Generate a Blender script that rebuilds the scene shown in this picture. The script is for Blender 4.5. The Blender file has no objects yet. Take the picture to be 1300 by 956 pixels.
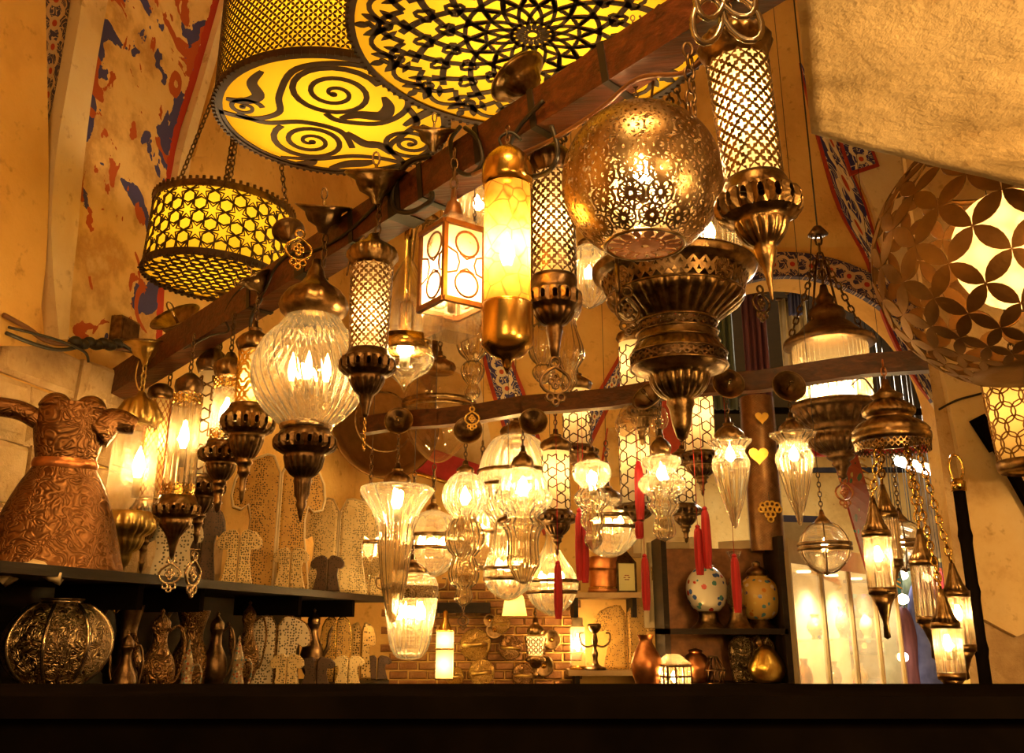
import bpy, math, random
from mathutils import Vector, Matrix

random.seed(7)
PI = math.pi
SC = bpy.context.scene
COL = SC.collection

# ------------------------------------------------------------------ camera, world, exposure
FPX, PITCH, CAMZ = 1200.0, math.radians(17.0), 1.5
cam_data = bpy.data.cameras.new('camera')
cam = bpy.data.objects.new('camera', cam_data)
COL.objects.link(cam)
cam.location = (0, 0, CAMZ)
cam.rotation_euler = (PI / 2 + PITCH, 0, 0)
cam_data.sensor_fit = 'HORIZONTAL'
cam_data.sensor_width = 36.0
cam_data.lens = 36.0 * FPX / 1300.0
cam_data.shift_y = -45.0 / 1300.0
cam_data.clip_start = 0.02
SC.camera = cam

world = bpy.data.worlds.new('world')
SC.world = world
world.use_nodes = True
world.node_tree.nodes['Background'].inputs[0].default_value = (1.0, 0.50, 0.14, 1)
world.node_tree.nodes['Background'].inputs[1].default_value = 0.10

SC.view_settings.view_transform = 'Standard'
SC.view_settings.look = 'None'
SC.view_settings.gamma = 1.0
SC.view_settings.use_curve_mapping = False
SC.view_settings.exposure = 0.72
SC.cycles.use_denoising = True
SC.cycles.max_bounces = 14
SC.cycles.diffuse_bounces = 3
SC.cycles.glossy_bounces = 3
SC.cycles.transmission_bounces = 12
SC.cycles.transparent_max_bounces = 40
SC.cycles.sample_clamp_indirect = 4.0
SC.cycles.caustics_reflective = False
SC.cycles.caustics_refractive = False

WARM = (1.0, 0.52, 0.15)


def area_light(name, loc, target, size, power, color):
    d = bpy.data.lights.new(name, 'AREA')
    d.shape = 'DISK'
    d.size = size
    d.energy = power
    d.color = color
    o = bpy.data.objects.new(name, d)
    COL.objects.link(o)
    o.location = loc
    o.rotation_euler = (Vector(target) - Vector(loc)).to_track_quat('-Z', 'Y').to_euler()


# unseen fill lights added to brighten the vault, walls, pier and soffit
area_light('fill_high', (0.1, 0.7, 4.7), (-0.6, 5.6, 3.3), 1.0, 150, WARM)
area_light('fill_right', (1.9, 1.0, 4.6), (2.2, 5.0, 3.2), 0.8, 190, WARM)
area_light('fill_arch', (2.3, 3.5, 5.0), (1.7, 6.1, 3.7), 0.5, 85, WARM)
area_light('fill_corner', (1.5, -0.9, 2.3), (2.1, 3.3, 2.1), 0.6, 30, WARM)
area_light('fill_behind', (-0.5, -1.6, 2.6), (-0.3, 4.0, 2.8), 1.2, 26, WARM)
area_light('fill_side', (1.7, 0.75, 1.8), (0.7, 1.4, 2.45), 0.15, 16, WARM)


# ------------------------------------------------------------------ where a picture point lies at a chosen distance
CP, SP = math.cos(PITCH), math.sin(PITCH)


def slopes(py):
    yn = (433.0 - py) / FPX
    return CP - yn * SP, SP + yn * CP


def Zat(py, Y):
    dy, dz = slopes(py)
    return CAMZ + Y * dz / dy


def mpp(py, Y):
    return Y / slopes(py)[0] / FPX


def pt(px, py, Y):
    dy, dz = slopes(py)
    return Vector(((px - 650.0) / FPX / dy * Y, Y, CAMZ + Y * dz / dy))


def ray(px, py):
    dy, dz = slopes(py)
    return Vector(((px - 650.0) / FPX, dy, dz))


# ------------------------------------------------------------------ materials
M = {}


def nodes_of(name):
    m = bpy.data.materials.new(name)
    m.use_nodes = True
    nt = m.node_tree
    M[name] = m
    return m, nt, nt.nodes, nt.links


def N(nt, typ, **kw):
    n = nt.nodes.new(typ)
    for k, v in kw.items():
        if k.startswith('i_'):
            n.inputs[k[2:].replace('_', ' ')].default_value = v
        else:
            setattr(n, k, v)
    return n


def ramp(nt, src, stops, interp='LINEAR'):
    r = nt.nodes.new('ShaderNodeValToRGB')
    r.color_ramp.interpolation = interp
    els = r.color_ramp.elements
    while len(els) < len(stops):
        els.new(0.5)
    for e, (p, c) in zip(els, stops):
        e.position = p
        e.color = (*c, 1) if len(c) == 3 else c
    nt.links.new(src, r.inputs[0])
    return r.outputs[0]


def coords(nt, kind='Object', scale=(1, 1, 1)):
    tc = nt.nodes.new('ShaderNodeTexCoord')
    mp = nt.nodes.new('ShaderNodeMapping')
    mp.inputs['Scale'].default_value = scale
    nt.links.new(tc.outputs[kind], mp.inputs[0])
    return mp.outputs[0]


def noise(nt, vec, scale, detail=4, rough=0.55, dist=0.0):
    n = nt.nodes.new('ShaderNodeTexNoise')
    n.inputs['Scale'].default_value = scale
    n.inputs['Detail'].default_value = detail
    n.inputs['Roughness'].default_value = rough
    n.inputs['Distortion'].default_value = dist
    nt.links.new(vec, n.inputs['Vector'])
    return n.outputs['Fac']


def voronoi(nt, vec, scale, feature='F1', out='Distance'):
    n = nt.nodes.new('ShaderNodeTexVoronoi')
    n.feature = feature
    n.inputs['Scale'].default_value = scale
    nt.links.new(vec, n.inputs['Vector'])
    return n.outputs[out]


def math_n(nt, op, a, b=None):
    n = nt.nodes.new('ShaderNodeMath')
    n.operation = op
    for i, x in enumerate((a, b)):
        if x is None:
            continue
        if isinstance(x, (int, float)):
            n.inputs[i].default_value = x
        else:
            nt.links.new(x, n.inputs[i])
    return n.outputs[0]


def mixc(nt, fac, a, b):
    n = nt.nodes.new('ShaderNodeMix')
    n.data_type = 'RGBA'
    for s, x in ((n.inputs[0], fac), (n.inputs[6], a), (n.inputs[7], b)):
        if isinstance(x, (int, float)):
            s.default_value = x
        elif isinstance(x, tuple):
            s.default_value = (*x, 1)
        else:
            nt.links.new(x, s)
    return n.outputs[2]


def bump(nt, h, strength, dist=0.01):
    b = nt.nodes.new('ShaderNodeBump')
    b.inputs['Strength'].default_value = strength
    b.inputs['Distance'].default_value = dist
    nt.links.new(h, b.inputs['Height'])
    return b.outputs[0]


def simple(name, c1, c2=None, rough=0.5, metal=0.0, scale=12, bmp=0.0, bscale=60, kind='Object', stretch=(1, 1, 1), spec=None, coat=0.0):
    m, nt, nd, lk = nodes_of(name)
    b = nd['Principled BSDF']
    b.inputs['Roughness'].default_value = rough
    b.inputs['Metallic'].default_value = metal
    if spec is not None:
        b.inputs['Specular IOR Level'].default_value = spec
    if coat:
        b.inputs['Coat Weight'].default_value = coat
        b.inputs['Coat Roughness'].default_value = 0.15
    v = coords(nt, kind, stretch)
    c2 = c2 or tuple(x * 0.6 for x in c1)
    lk.new(ramp(nt, noise(nt, v, scale), [(0.35, c1), (0.68, c2)]), b.inputs['Base Color'])
    if bmp:
        lk.new(bump(nt, noise(nt, v, bscale, 6), bmp), b.inputs['Normal'])
    return m


simple('bronze', (0.35, 0.23, 0.105), (0.11, 0.065, 0.028), 0.29, 1.0, 30, 0.15, 90)
simple('filigree_metal', (0.56, 0.42, 0.24), (0.30, 0.19, 0.09), 0.30, 1.0, 30, 0.1, 90)
simple('bronze_dark', (0.19, 0.118, 0.058), (0.07, 0.04, 0.02), 0.34, 1.0, 30, 0.15, 90)
simple('bronze_matte', (0.25, 0.135, 0.045), (0.19, 0.10, 0.032), 0.5, 1.0, 20, 0.1, 120)
simple('brass', (0.78, 0.50, 0.13), (0.56, 0.33, 0.07), 0.22, 1.0, 14, 0.05, 60)
simple('brass_pale', (0.80, 0.60, 0.22), (0.58, 0.40, 0.12), 0.33, 1.0, 30, 0.15, 80)
simple('gold', (0.90, 0.62, 0.14), (0.75, 0.46, 0.08), 0.28, 1.0, 20, 0.05, 60)
simple('copper', (0.62, 0.27, 0.10), (0.38, 0.14, 0.05), 0.34, 1.0, 18, 0.1, 60)
simple('nickel', (0.62, 0.50, 0.34), (0.36, 0.26, 0.15), 0.26, 1.0, 16, 0.1, 60)
simple('steel', (0.55, 0.5, 0.45), (0.4, 0.36, 0.32), 0.25, 1.0, 16)
simple('pattern_metal', (0.055, 0.022, 0.006), (0.035, 0.014, 0.004), 0.5, 0.3, 20)
simple('cable', (0.012, 0.009, 0.007), (0.02, 0.014, 0.01), 0.45, 0.0, 20)
simple('cable_brown', (0.20, 0.08, 0.025), (0.12, 0.05, 0.015), 0.5, 0.0, 20)
simple('dark_wood', (0.018, 0.010, 0.006), (0.008, 0.005, 0.003), 0.6, 0.0, 6, 0.1, 30, stretch=(1, 1, 8), spec=0.15)
simple('black_paint', (0.004, 0.003, 0.003), (0.007, 0.005, 0.004), 0.8, 0.0, 8, spec=0.0)
simple('stone_cream', (0.84, 0.70, 0.46), (0.66, 0.50, 0.28), 0.5, 0.0, 25, 0.2, 70)
simple('ivory', (0.80, 0.66, 0.42), (0.60, 0.45, 0.24), 0.5, 0.0, 12, 0.1, 40)
simple('red_silk', (0.50, 0.002, 0.006), (0.26, 0.001, 0.003), 0.6, 0.0, 60, 0.5, 300, stretch=(1, 1, 0.05))
simple('red_cloth', (0.42, 0.02, 0.02), (0.25, 0.01, 0.01), 0.8, 0.0, 10, 0.2, 40)
simple('green_cloth', (0.14, 0.17, 0.10), (0.05, 0.07, 0.05), 0.8, 0.0, 6, 0.2, 40, stretch=(4, 4, 0.3))
simple('purple_cloth', (0.16, 0.06, 0.09), (0.07, 0.02, 0.045), 0.8, 0.0, 6, 0.2, 40, stretch=(4, 4, 0.3))
simple('white_cloth', (0.72, 0.66, 0.50), (0.5, 0.45, 0.32), 0.8, 0.0, 6, 0.2, 40)
simple('blue_cloth', (0.10, 0.12, 0.34), (0.04, 0.05, 0.18), 0.8, 0.0, 6, 0.2, 40)
simple('teal_cloth', (0.05, 0.22, 0.18), (0.03, 0.12, 0.10), 0.8, 0.0, 6, 0.2, 40)
simple('frame_wood', (0.46, 0.30, 0.13), (0.32, 0.19, 0.07), 0.5, 0.0, 6, 0.1, 30)
simple('cream_paint', (0.72, 0.60, 0.36), (0.6, 0.47, 0.26), 0.6, 0.0, 6)
simple('lantern_wood', (0.26, 0.11, 0.035), (0.14, 0.055, 0.018), 0.4, 0.4, 20, 0.1, 80)


def wood_beam():
    m, nt, nd, lk = nodes_of('beam_wood')
    b = nd['Principled BSDF']
    v = coords(nt, 'Object', (1.0, 14, 14))
    lk.new(ramp(nt, noise(nt, v, 3.0, 6, 0.6, 0.6), [(0.30, (0.15, 0.042, 0.012)), (0.5, (0.085, 0.022, 0.007)), (0.72, (0.03, 0.009, 0.003))]), b.inputs['Base Color'])
    b.inputs['Roughness'].default_value = 0.36
    lk.new(bump(nt, noise(nt, v, 6.0, 6), 0.3, 0.01), b.inputs['Normal'])


wood_beam()


def engraved(name, c1, c2, scale, metal=1.0, rough=0.33, strength=0.9):
    """scroll-like chasing: wandering raised lines with dark ground"""
    m, nt, nd, lk = nodes_of(name)
    b = nd['Principled BSDF']
    v = coords(nt)
    n = noise(nt, v, scale, 1.5, 0.5, 1.6)
    s = math_n(nt, 'SINE', math_n(nt, 'MULTIPLY', n, 46.0))
    h = math_n(nt, 'MULTIPLY', math_n(nt, 'ADD', s, 1.0), 0.5)
    lk.new(ramp(nt, h, [(0.05, c2), (0.6, c1)]), b.inputs['Base Color'])
    b.inputs['Metallic'].default_value = metal
    b.inputs['Roughness'].default_value = rough
    lk.new(bump(nt, h, strength, 0.006), b.inputs['Normal'])


engraved('chased_copper', (0.24, 0.12, 0.05), (0.13, 0.058, 0.022), 15, 1.0, 0.38, 0.35)
engraved('chased_brass', (0.62, 0.40, 0.12), (0.26, 0.14, 0.04), 30, 1.0, 0.34, 0.6)
engraved('chased_silver', (0.56, 0.42, 0.24), (0.10, 0.06, 0.03), 26, 1.0, 0.30, 0.7)
engraved('chased_bronze', (0.30, 0.17, 0.07), (0.09, 0.045, 0.02), 22, 1.0, 0.36, 0.6)


def pierced(name, c1, c2, scale, hole=0.21, rough=0.55, metal=0.0):
    """carved openwork too fine to cut: small dark perforations"""
    m, nt, nd, lk = nodes_of(name)
    b = nd['Principled BSDF']
    v = coords(nt)
    vo = nt.nodes.new('ShaderNodeTexVoronoi')
    vo.inputs['Scale'].default_value = scale * 0.85
    vo.inputs['Randomness'].default_value = 0.55
    lk.new(v, vo.inputs['Vector'])
    holes = math_n(nt, 'LESS_THAN', vo.outputs['Distance'], hole)
    base = ramp(nt, noise(nt, v, 14), [(0.3, c1), (0.7, c2)])
    lk.new(mixc(nt, holes, base, tuple(x * 0.16 for x in c2)), b.inputs['Base Color'])
    b.inputs['Roughness'].default_value = rough
    b.inputs['Metallic'].default_value = metal
    lk.new(bump(nt, math_n(nt, 'SUBTRACT', 1.0, holes), 0.5, 0.004), b.inputs['Normal'])


pierced('pierced_cream', (0.90, 0.70, 0.36), (0.76, 0.55, 0.24), 130, 0.36)
pierced('pierced_tan', (0.66, 0.38, 0.085), (0.50, 0.27, 0.055), 115, 0.36)
pierced('pierced_white', (0.84, 0.74, 0.55), (0.68, 0.56, 0.37), 105, 0.36)
pierced('pierced_brown', (0.10, 0.05, 0.028), (0.06, 0.03, 0.016), 120, 0.36)
pierced('pierced_gold', (0.60, 0.42, 0.16), (0.36, 0.22, 0.07), 90, 0.36, 0.4, 0.7)


# glass: clear where seen face on, glossy towards the rims, a little milky so that the flame inside lights it
def glass(name, tint, milk, milk_col, gloss=0.65, rough=0.04, base=0.06, bmp=0.0, bsc=40, bend=0.0, ior=1.16):
    m, nt, nd, lk = nodes_of(name)
    nd.remove(nd['Principled BSDF'])
    out = nd['Material Output']
    lw = N(nt, 'ShaderNodeLayerWeight')
    lw.inputs[0].default_value = 0.5
    tr = N(nt, 'ShaderNodeBsdfTransparent')
    tr.inputs[0].default_value = (*tint, 1)
    gl = N(nt, 'ShaderNodeBsdfGlossy')
    gl.inputs['Roughness'].default_value = rough
    gl.inputs['Color'].default_value = (1, 0.97, 0.9, 1)
    tl = N(nt, 'ShaderNodeBsdfTranslucent')
    tl.inputs[0].default_value = (*milk_col, 1)
    df = N(nt, 'ShaderNodeBsdfDiffuse')
    df.inputs[0].default_value = (*milk_col, 1)
    mm = N(nt, 'ShaderNodeMixShader')
    mm.inputs[0].default_value = 0.3
    lk.new(tl.outputs[0], mm.inputs[1])
    lk.new(df.outputs[0], mm.inputs[2])
    m1 = N(nt, 'ShaderNodeMixShader')
    f2 = math_n(nt, 'POWER', lw.outputs['Facing'], 1.6)
    lk.new(math_n(nt, 'ADD', math_n(nt, 'MULTIPLY', f2, milk), milk * 0.35), m1.inputs[0])
    if bend:
        rf = N(nt, 'ShaderNodeBsdfRefraction')
        rf.inputs['Color'].default_value = (*tint, 1)
        rf.inputs['Roughness'].default_value = 0.02
        rf.inputs['IOR'].default_value = ior
        mb = N(nt, 'ShaderNodeMixShader')
        mb.inputs[0].default_value = bend
        lk.new(tr.outputs[0], mb.inputs[1])
        lk.new(rf.outputs[0], mb.inputs[2])
        lk.new(mb.outputs[0], m1.inputs[1])
    else:
        lk.new(tr.outputs[0], m1.inputs[1])
    lk.new(mm.outputs[0], m1.inputs[2])
    m2 = N(nt, 'ShaderNodeMixShader')
    f3 = math_n(nt, 'POWER', lw.outputs['Facing'], 3.0)
    lk.new(math_n(nt, 'ADD', math_n(nt, 'MULTIPLY', f3, gloss), base), m2.inputs[0])
    lk.new(m1.outputs[0], m2.inputs[1])
    lk.new(gl.outputs[0], m2.inputs[2])
    if bmp:
        nb = bump(nt, noise(nt, coords(nt), bsc, 3), bmp, 0.01)
        for x in (gl, tl, df):
            lk.new(nb, x.inputs['Normal'])
    lk.new(m2.outputs[0], out.inputs[0])
    return m


glass('glass_clear', (0.96, 0.90, 0.78), 0.06, (0.9, 0.75, 0.5), 0.7, 0.03, 0.07, bend=0.5, ior=1.12)
glass('glass_ribbed', (0.93, 0.85, 0.68), 0.17, (0.95, 0.80, 0.52), 0.85, 0.06, 0.09, bend=0.72, ior=1.25)
glass('glass_rods', (0.95, 0.86, 0.68), 0.20, (0.95, 0.78, 0.48), 0.7, 0.08, bend=0.65, ior=1.25)
glass('glass_dim', (0.93, 0.84, 0.68), 0.16, (0.9, 0.75, 0.5), 0.7, 0.06)
glass('glass_etched', (0.94, 0.84, 0.64), 0.20, (0.92, 0.78, 0.5), 0.4, 0.2, 0.05, 0.6, 50)
glass('glass_window', (0.96, 0.93, 0.86), 0.10, (0.85, 0.8, 0.6), 0.6, 0.03)


def translucent(name, col, milk=1.0, crackle=0, diff=0.35):
    m, nt, nd, lk = nodes_of(name)
    nd.remove(nd['Principled BSDF'])
    tl = N(nt, 'ShaderNodeBsdfTranslucent')
    df = N(nt, 'ShaderNodeBsdfDiffuse')
    mm = N(nt, 'ShaderNodeMixShader')
    mm.inputs[0].default_value = diff
    if crackle:
        v = coords(nt)
        e = voronoi(nt, v, crackle, 'DISTANCE_TO_EDGE')
        c = ramp(nt, e, [(0.0, tuple(x * 0.35 for x in col)), (0.05, col)])
        n2 = ramp(nt, noise(nt, v, 14, 3), [(0.35, (1, 1, 1)), (0.7, (0.62, 0.5, 0.3))])
        x = N(nt, 'ShaderNodeMix', data_type='RGBA', blend_type='MULTIPLY')
        x.inputs[0].default_value = 1.0
        lk.new(c, x.inputs[6])
        lk.new(n2, x.inputs[7])
        lk.new(x.outputs[2], tl.inputs[0])
        lk.new(x.outputs[2], df.inputs[0])
    else:
        tl.inputs[0].default_value = (*col, 1)
        df.inputs[0].default_value = (*col, 1)
    lk.new(tl.outputs[0], mm.inputs[1])
    lk.new(df.outputs[0], mm.inputs[2])
    out = nd['Material Output']
    if milk < 1:
        tr = N(nt, 'ShaderNodeBsdfTransparent')
        tr.inputs[0].default_value = (*col, 1)
        m2 = N(nt, 'ShaderNodeMixShader')
        m2.inputs[0].default_value = milk
        lk.new(tr.outputs[0], m2.inputs[1])
        lk.new(mm.outputs[0], m2.inputs[2])
        lk.new(m2.outputs[0], out.inputs[0])
    else:
        lk.new(mm.outputs[0], out.inputs[0])


translucent('frosted', (0.92, 0.84, 0.66))
translucent('drum_shade', (0.95, 0.62, 0.035))
translucent('amber_crackle', (1.0, 0.66, 0.14), 0.72, 22)
translucent('paper_lit', (0.95, 0.80, 0.42))


def emit(name, col, strength):
    m, nt, nd, lk = nodes_of(name)
    nd.remove(nd['Principled BSDF'])
    e = N(nt, 'ShaderNodeEmission')
    e.inputs[0].default_value = (*col, 1)
    e.inputs[1].default_value = strength
    lk.new(e.outputs[0], nd['Material Output'].inputs[0])


emit('flame', (1.0, 0.66, 0.27), 240.0)
emit('flame_dim', (1.0, 0.66, 0.27), 80.0)
emit('street_lamp_warm', (1.0, 0.80, 0.45), 14.0)
emit('tube_light', (0.95, 1.0, 0.95), 9.0)


def plaster(name, c1, c2, c3, bstr=0.35, bsc=9, rough=0.85, scale=2.2):
    m, nt, nd, lk = nodes_of(name)
    b = nd['Principled BSDF']
    v = coords(nt)
    base = ramp(nt, noise(nt, v, scale, 8, 0.62), [(0.32, c1), (0.5, c2), (0.70, c3)])
    spots = ramp(nt, noise(nt, v, scale * 9, 4, 0.6), [(0.28, (0.55, 0.42, 0.30)), (0.40, (1, 1, 1))])
    x = N(nt, 'ShaderNodeMix', data_type='RGBA', blend_type='MULTIPLY')
    x.inputs[0].default_value = 0.6
    lk.new(base, x.inputs[6])
    lk.new(spots, x.inputs[7])
    lk.new(x.outputs[2], b.inputs['Base Color'])
    b.inputs['Roughness'].default_value = rough
    b.inputs['Specular IOR Level'].default_value = 0.2
    h = noise(nt, v, bsc, 8, 0.65)
    lk.new(bump(nt, h, bstr, 0.03), b.inputs['Normal'])


plaster('plaster_yellow', (0.88, 0.60, 0.21), (0.82, 0.52, 0.16), (0.62, 0.34, 0.09), scale=1.8)
plaster('plaster_cream', (0.88, 0.74, 0.48), (0.84, 0.66, 0.38), (0.62, 0.42, 0.18), 0.3)
plaster('plaster_rough', (0.88, 0.74, 0.48), (0.84, 0.68, 0.40), (0.70, 0.52, 0.26), 0.55, 16, scale=1.4)
plaster('plaster_pillar', (0.86, 0.70, 0.42), (0.80, 0.60, 0.30), (0.46, 0.20, 0.055), 0.4, 14, scale=2.6)
plaster('stone_wall', (0.70, 0.54, 0.34), (0.54, 0.38, 0.20), (0.26, 0.15, 0.07), 0.8, 7, scale=3.2)
plaster('brick_face', (0.46, 0.24, 0.10), (0.34, 0.16, 0.06), (0.20, 0.09, 0.04), 0.6, 20, scale=6)
plaster('floor_stone', (0.22, 0.15, 0.09), (0.16, 0.10, 0.06), (0.09, 0.06, 0.03), 0.4, 12)


def painted_panel():
    """old fresco: plaster with red border, blue and red remains towards the edges"""
    m, nt, nd, lk = nodes_of('fresco')
    b = nd['Principled BSDF']
    v = coords(nt)
    tc = nt.nodes.new('ShaderNodeTexCoord')
    sx = N(nt, 'ShaderNodeSeparateXYZ')
    lk.new(tc.outputs['UV'], sx.inputs[0])
    u = sx.outputs[0]
    base = ramp(nt, noise(nt, v, 5.0, 8, 0.62), [(0.28, (0.84, 0.60, 0.25)), (0.48, (0.80, 0.54, 0.20)), (0.60, (0.56, 0.32, 0.10)), (0.72, (0.76, 0.56, 0.26))])
    edge = math_n(nt, 'ABSOLUTE', math_n(nt, 'SUBTRACT', u, 0.5))          # 0 middle .. .5 edge
    n1 = noise(nt, v, 3.4, 3, 0.5, 1.0)
    n2 = noise(nt, v, 4.6, 3, 0.5, 1.6)
    n3 = noise(nt, v, 15.0, 5, 0.65)
    blue_m = math_n(nt, 'GREATER_THAN', math_n(nt, 'ADD', math_n(nt, 'ADD', n1, math_n(nt, 'MULTIPLY', edge, 0.34)), math_n(nt, 'MULTIPLY', n3, 0.16)), 0.735)
    red_m = math_n(nt, 'GREATER_THAN', math_n(nt, 'ADD', math_n(nt, 'ADD', n2, math_n(nt, 'MULTIPLY', edge, 0.20)), math_n(nt, 'MULTIPLY', n3, 0.16)), 0.715)
    c = mixc(nt, blue_m, base, (0.06, 0.055, 0.20))
    c = mixc(nt, red_m, c, (0.46, 0.09, 0.018))
    bord = math_n(nt, 'GREATER_THAN', math_n(nt, 'ADD', edge, math_n(nt, 'MULTIPLY', n3, 0.07)), 0.475)
    c = mixc(nt, bord, c, (0.44, 0.035, 0.012))
    lk.new(c, b.inputs['Base Color'])
    b.inputs['Roughness'].default_value = 0.85
    lk.new(bump(nt, noise(nt, v, 12, 8, 0.65), 0.4, 0.02), b.inputs['Normal'])


painted_panel()


def scroll_tiles(name, ground, line, dot, scale=2.6):
    """glazed painted band: pale scrolls and red flowers on cobalt"""
    m, nt, nd, lk = nodes_of(name)
    b = nd['Principled BSDF']
    v = coords(nt, 'UV')
    sx = N(nt, 'ShaderNodeSeparateXYZ')
    lk.new(v, sx.inputs[0])
    u, w = sx.outputs[0], sx.outputs[1]                                     # u 0..1 across, w runs along in band widths
    ph = math_n(nt, 'MULTIPLY', w, 4.4)
    s1 = math_n(nt, 'MULTIPLY', math_n(nt, 'SINE', ph), 0.30)
    d1 = math_n(nt, 'ABSOLUTE', math_n(nt, 'SUBTRACT', math_n(nt, 'SUBTRACT', u, 0.5), s1))
    d2 = math_n(nt, 'ABSOLUTE', math_n(nt, 'ADD', math_n(nt, 'SUBTRACT', u, 0.5), s1))
    n = noise(nt, v, scale, 1.0, 0.4, 0.8)
    curl = math_n(nt, 'ABSOLUTE', math_n(nt, 'SINE', math_n(nt, 'MULTIPLY', n, 22.0)))
    vine = math_n(nt, 'LESS_THAN', math_n(nt, 'MINIMUM', d1, d2), 0.075)
    leaf = math_n(nt, 'LESS_THAN', curl, 0.36)
    c = mixc(nt, leaf, ground, line)
    c = mixc(nt, vine, c, tuple(min(1, x * 1.05) for x in line))
    cell = math_n(nt, 'SUBTRACT', math_n(nt, 'FRACT', math_n(nt, 'DIVIDE', math_n(nt, 'ADD', ph, PI / 2), PI)), 0.5)
    du = math_n(nt, 'SUBTRACT', u, 0.5)
    rr = math_n(nt, 'SQRT', math_n(nt, 'ADD', math_n(nt, 'MULTIPLY', du, du), math_n(nt, 'MULTIPLY', math_n(nt, 'MULTIPLY', cell, cell), 0.5)))
    c = mixc(nt, math_n(nt, 'LESS_THAN', rr, 0.22), c, line)
    c = mixc(nt, math_n(nt, 'LESS_THAN', rr, 0.10), c, dot)
    lk.new(c, b.inputs['Base Color'])
    b.inputs['Roughness'].default_value = 0.4


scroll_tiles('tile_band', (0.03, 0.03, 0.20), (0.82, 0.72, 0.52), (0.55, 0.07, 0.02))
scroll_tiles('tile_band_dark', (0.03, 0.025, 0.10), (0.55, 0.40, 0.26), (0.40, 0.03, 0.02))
simple('tile_border', (0.46, 0.05, 0.014), (0.36, 0.03, 0.01), 0.6, 0, 20)


def ceramic(name, ground, cols, scale):
    m, nt, nd, lk = nodes_of(name)
    b = nd['Principled BSDF']
    v = coords(nt)
    vo = nt.nodes.new('ShaderNodeTexVoronoi')
    vo.inputs['Scale'].default_value = scale
    lk.new(v, vo.inputs['Vector'])
    sel = N(nt, 'ShaderNodeSeparateColor')
    lk.new(vo.outputs['Color'], sel.inputs[0])
    stops = [(i / len(cols), c) for i, c in enumerate(cols)]
    pal = ramp(nt, sel.outputs[0], stops, 'CONSTANT')
    blob = math_n(nt, 'LESS_THAN', math_n(nt, 'ADD', vo.outputs['Distance'], math_n(nt, 'MULTIPLY', noise(nt, v, scale * 3, 3), 0.3)), 0.52)
    lk.new(mixc(nt, blob, ground, pal), b.inputs['Base Color'])
    b.inputs['Roughness'].default_value = 0.18


ceramic('ceramic_white', (0.80, 0.74, 0.60), [(0.50, 0.05, 0.03), (0.06, 0.12, 0.40), (0.10, 0.32, 0.30), (0.80, 0.74, 0.60), (0.06, 0.12, 0.40)], 26)
ceramic('ceramic_mosaic', (0.62, 0.40, 0.10), [(0.55, 0.20, 0.02), (0.05, 0.07, 0.25), (0.66, 0.50, 0.14), (0.75, 0.65, 0.45), (0.10, 0.25, 0.28)], 30)
ceramic('ceramic_pot', (0.30, 0.22, 0.13), [(0.60, 0.50, 0.34), (0.30, 0.05, 0.02), (0.08, 0.16, 0.18)], 90)
ceramic('kilim', (0.40, 0.05, 0.03), [(0.60, 0.45, 0.15), (0.05, 0.18, 0.12), (0.45, 0.05, 0.03), (0.05, 0.05, 0.02)], 14)
ceramic('stall_goods', (0.10, 0.08, 0.06), [(0.05, 0.28, 0.24), (0.34, 0.08, 0.30), (0.60, 0.10, 0.05), (0.75, 0.60, 0.20), (0.10, 0.14, 0.40)], 9)


# ------------------------------------------------------------------ mesh helpers
def tag(o, label=None, cat=None, group=None, kind=None):
    for k, v in (('label', label), ('category', cat), ('group', group), ('kind', kind)):
        if v:
            o[k] = v
    return o


def mk(name, verts, faces, mat, parent=None, smooth=True, solid=0.0, uv=None):
    me = bpy.data.meshes.new(name)
    me.from_pydata([tuple(v) for v in verts], [], faces)
    me.update()
    if smooth:
        me.polygons.foreach_set('use_smooth', [True] * len(me.polygons))
    if uv is not None:
        lay = me.uv_layers.new(name='UVMap')
        for l in me.loops:
            lay.data[l.index].uv = uv[l.vertex_index]
    me.materials.append(M[mat])
    o = bpy.data.objects.new(name, me)
    COL.objects.link(o)
    if parent is not None:
        o.parent = parent
    if solid:
        md = o.modifiers.new('solidify', 'SOLIDIFY')
        md.thickness = solid
        md.offset = 0.0
    return o


def empty(name, loc, rz=0.0, label=None, cat=None, group=None):
    o = bpy.data.objects.new(name, None)
    o.empty_display_size = 0.05
    COL.objects.link(o)
    o.location = loc
    o.rotation_euler = (0, 0, rz)
    return tag(o, label, cat, group)


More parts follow.
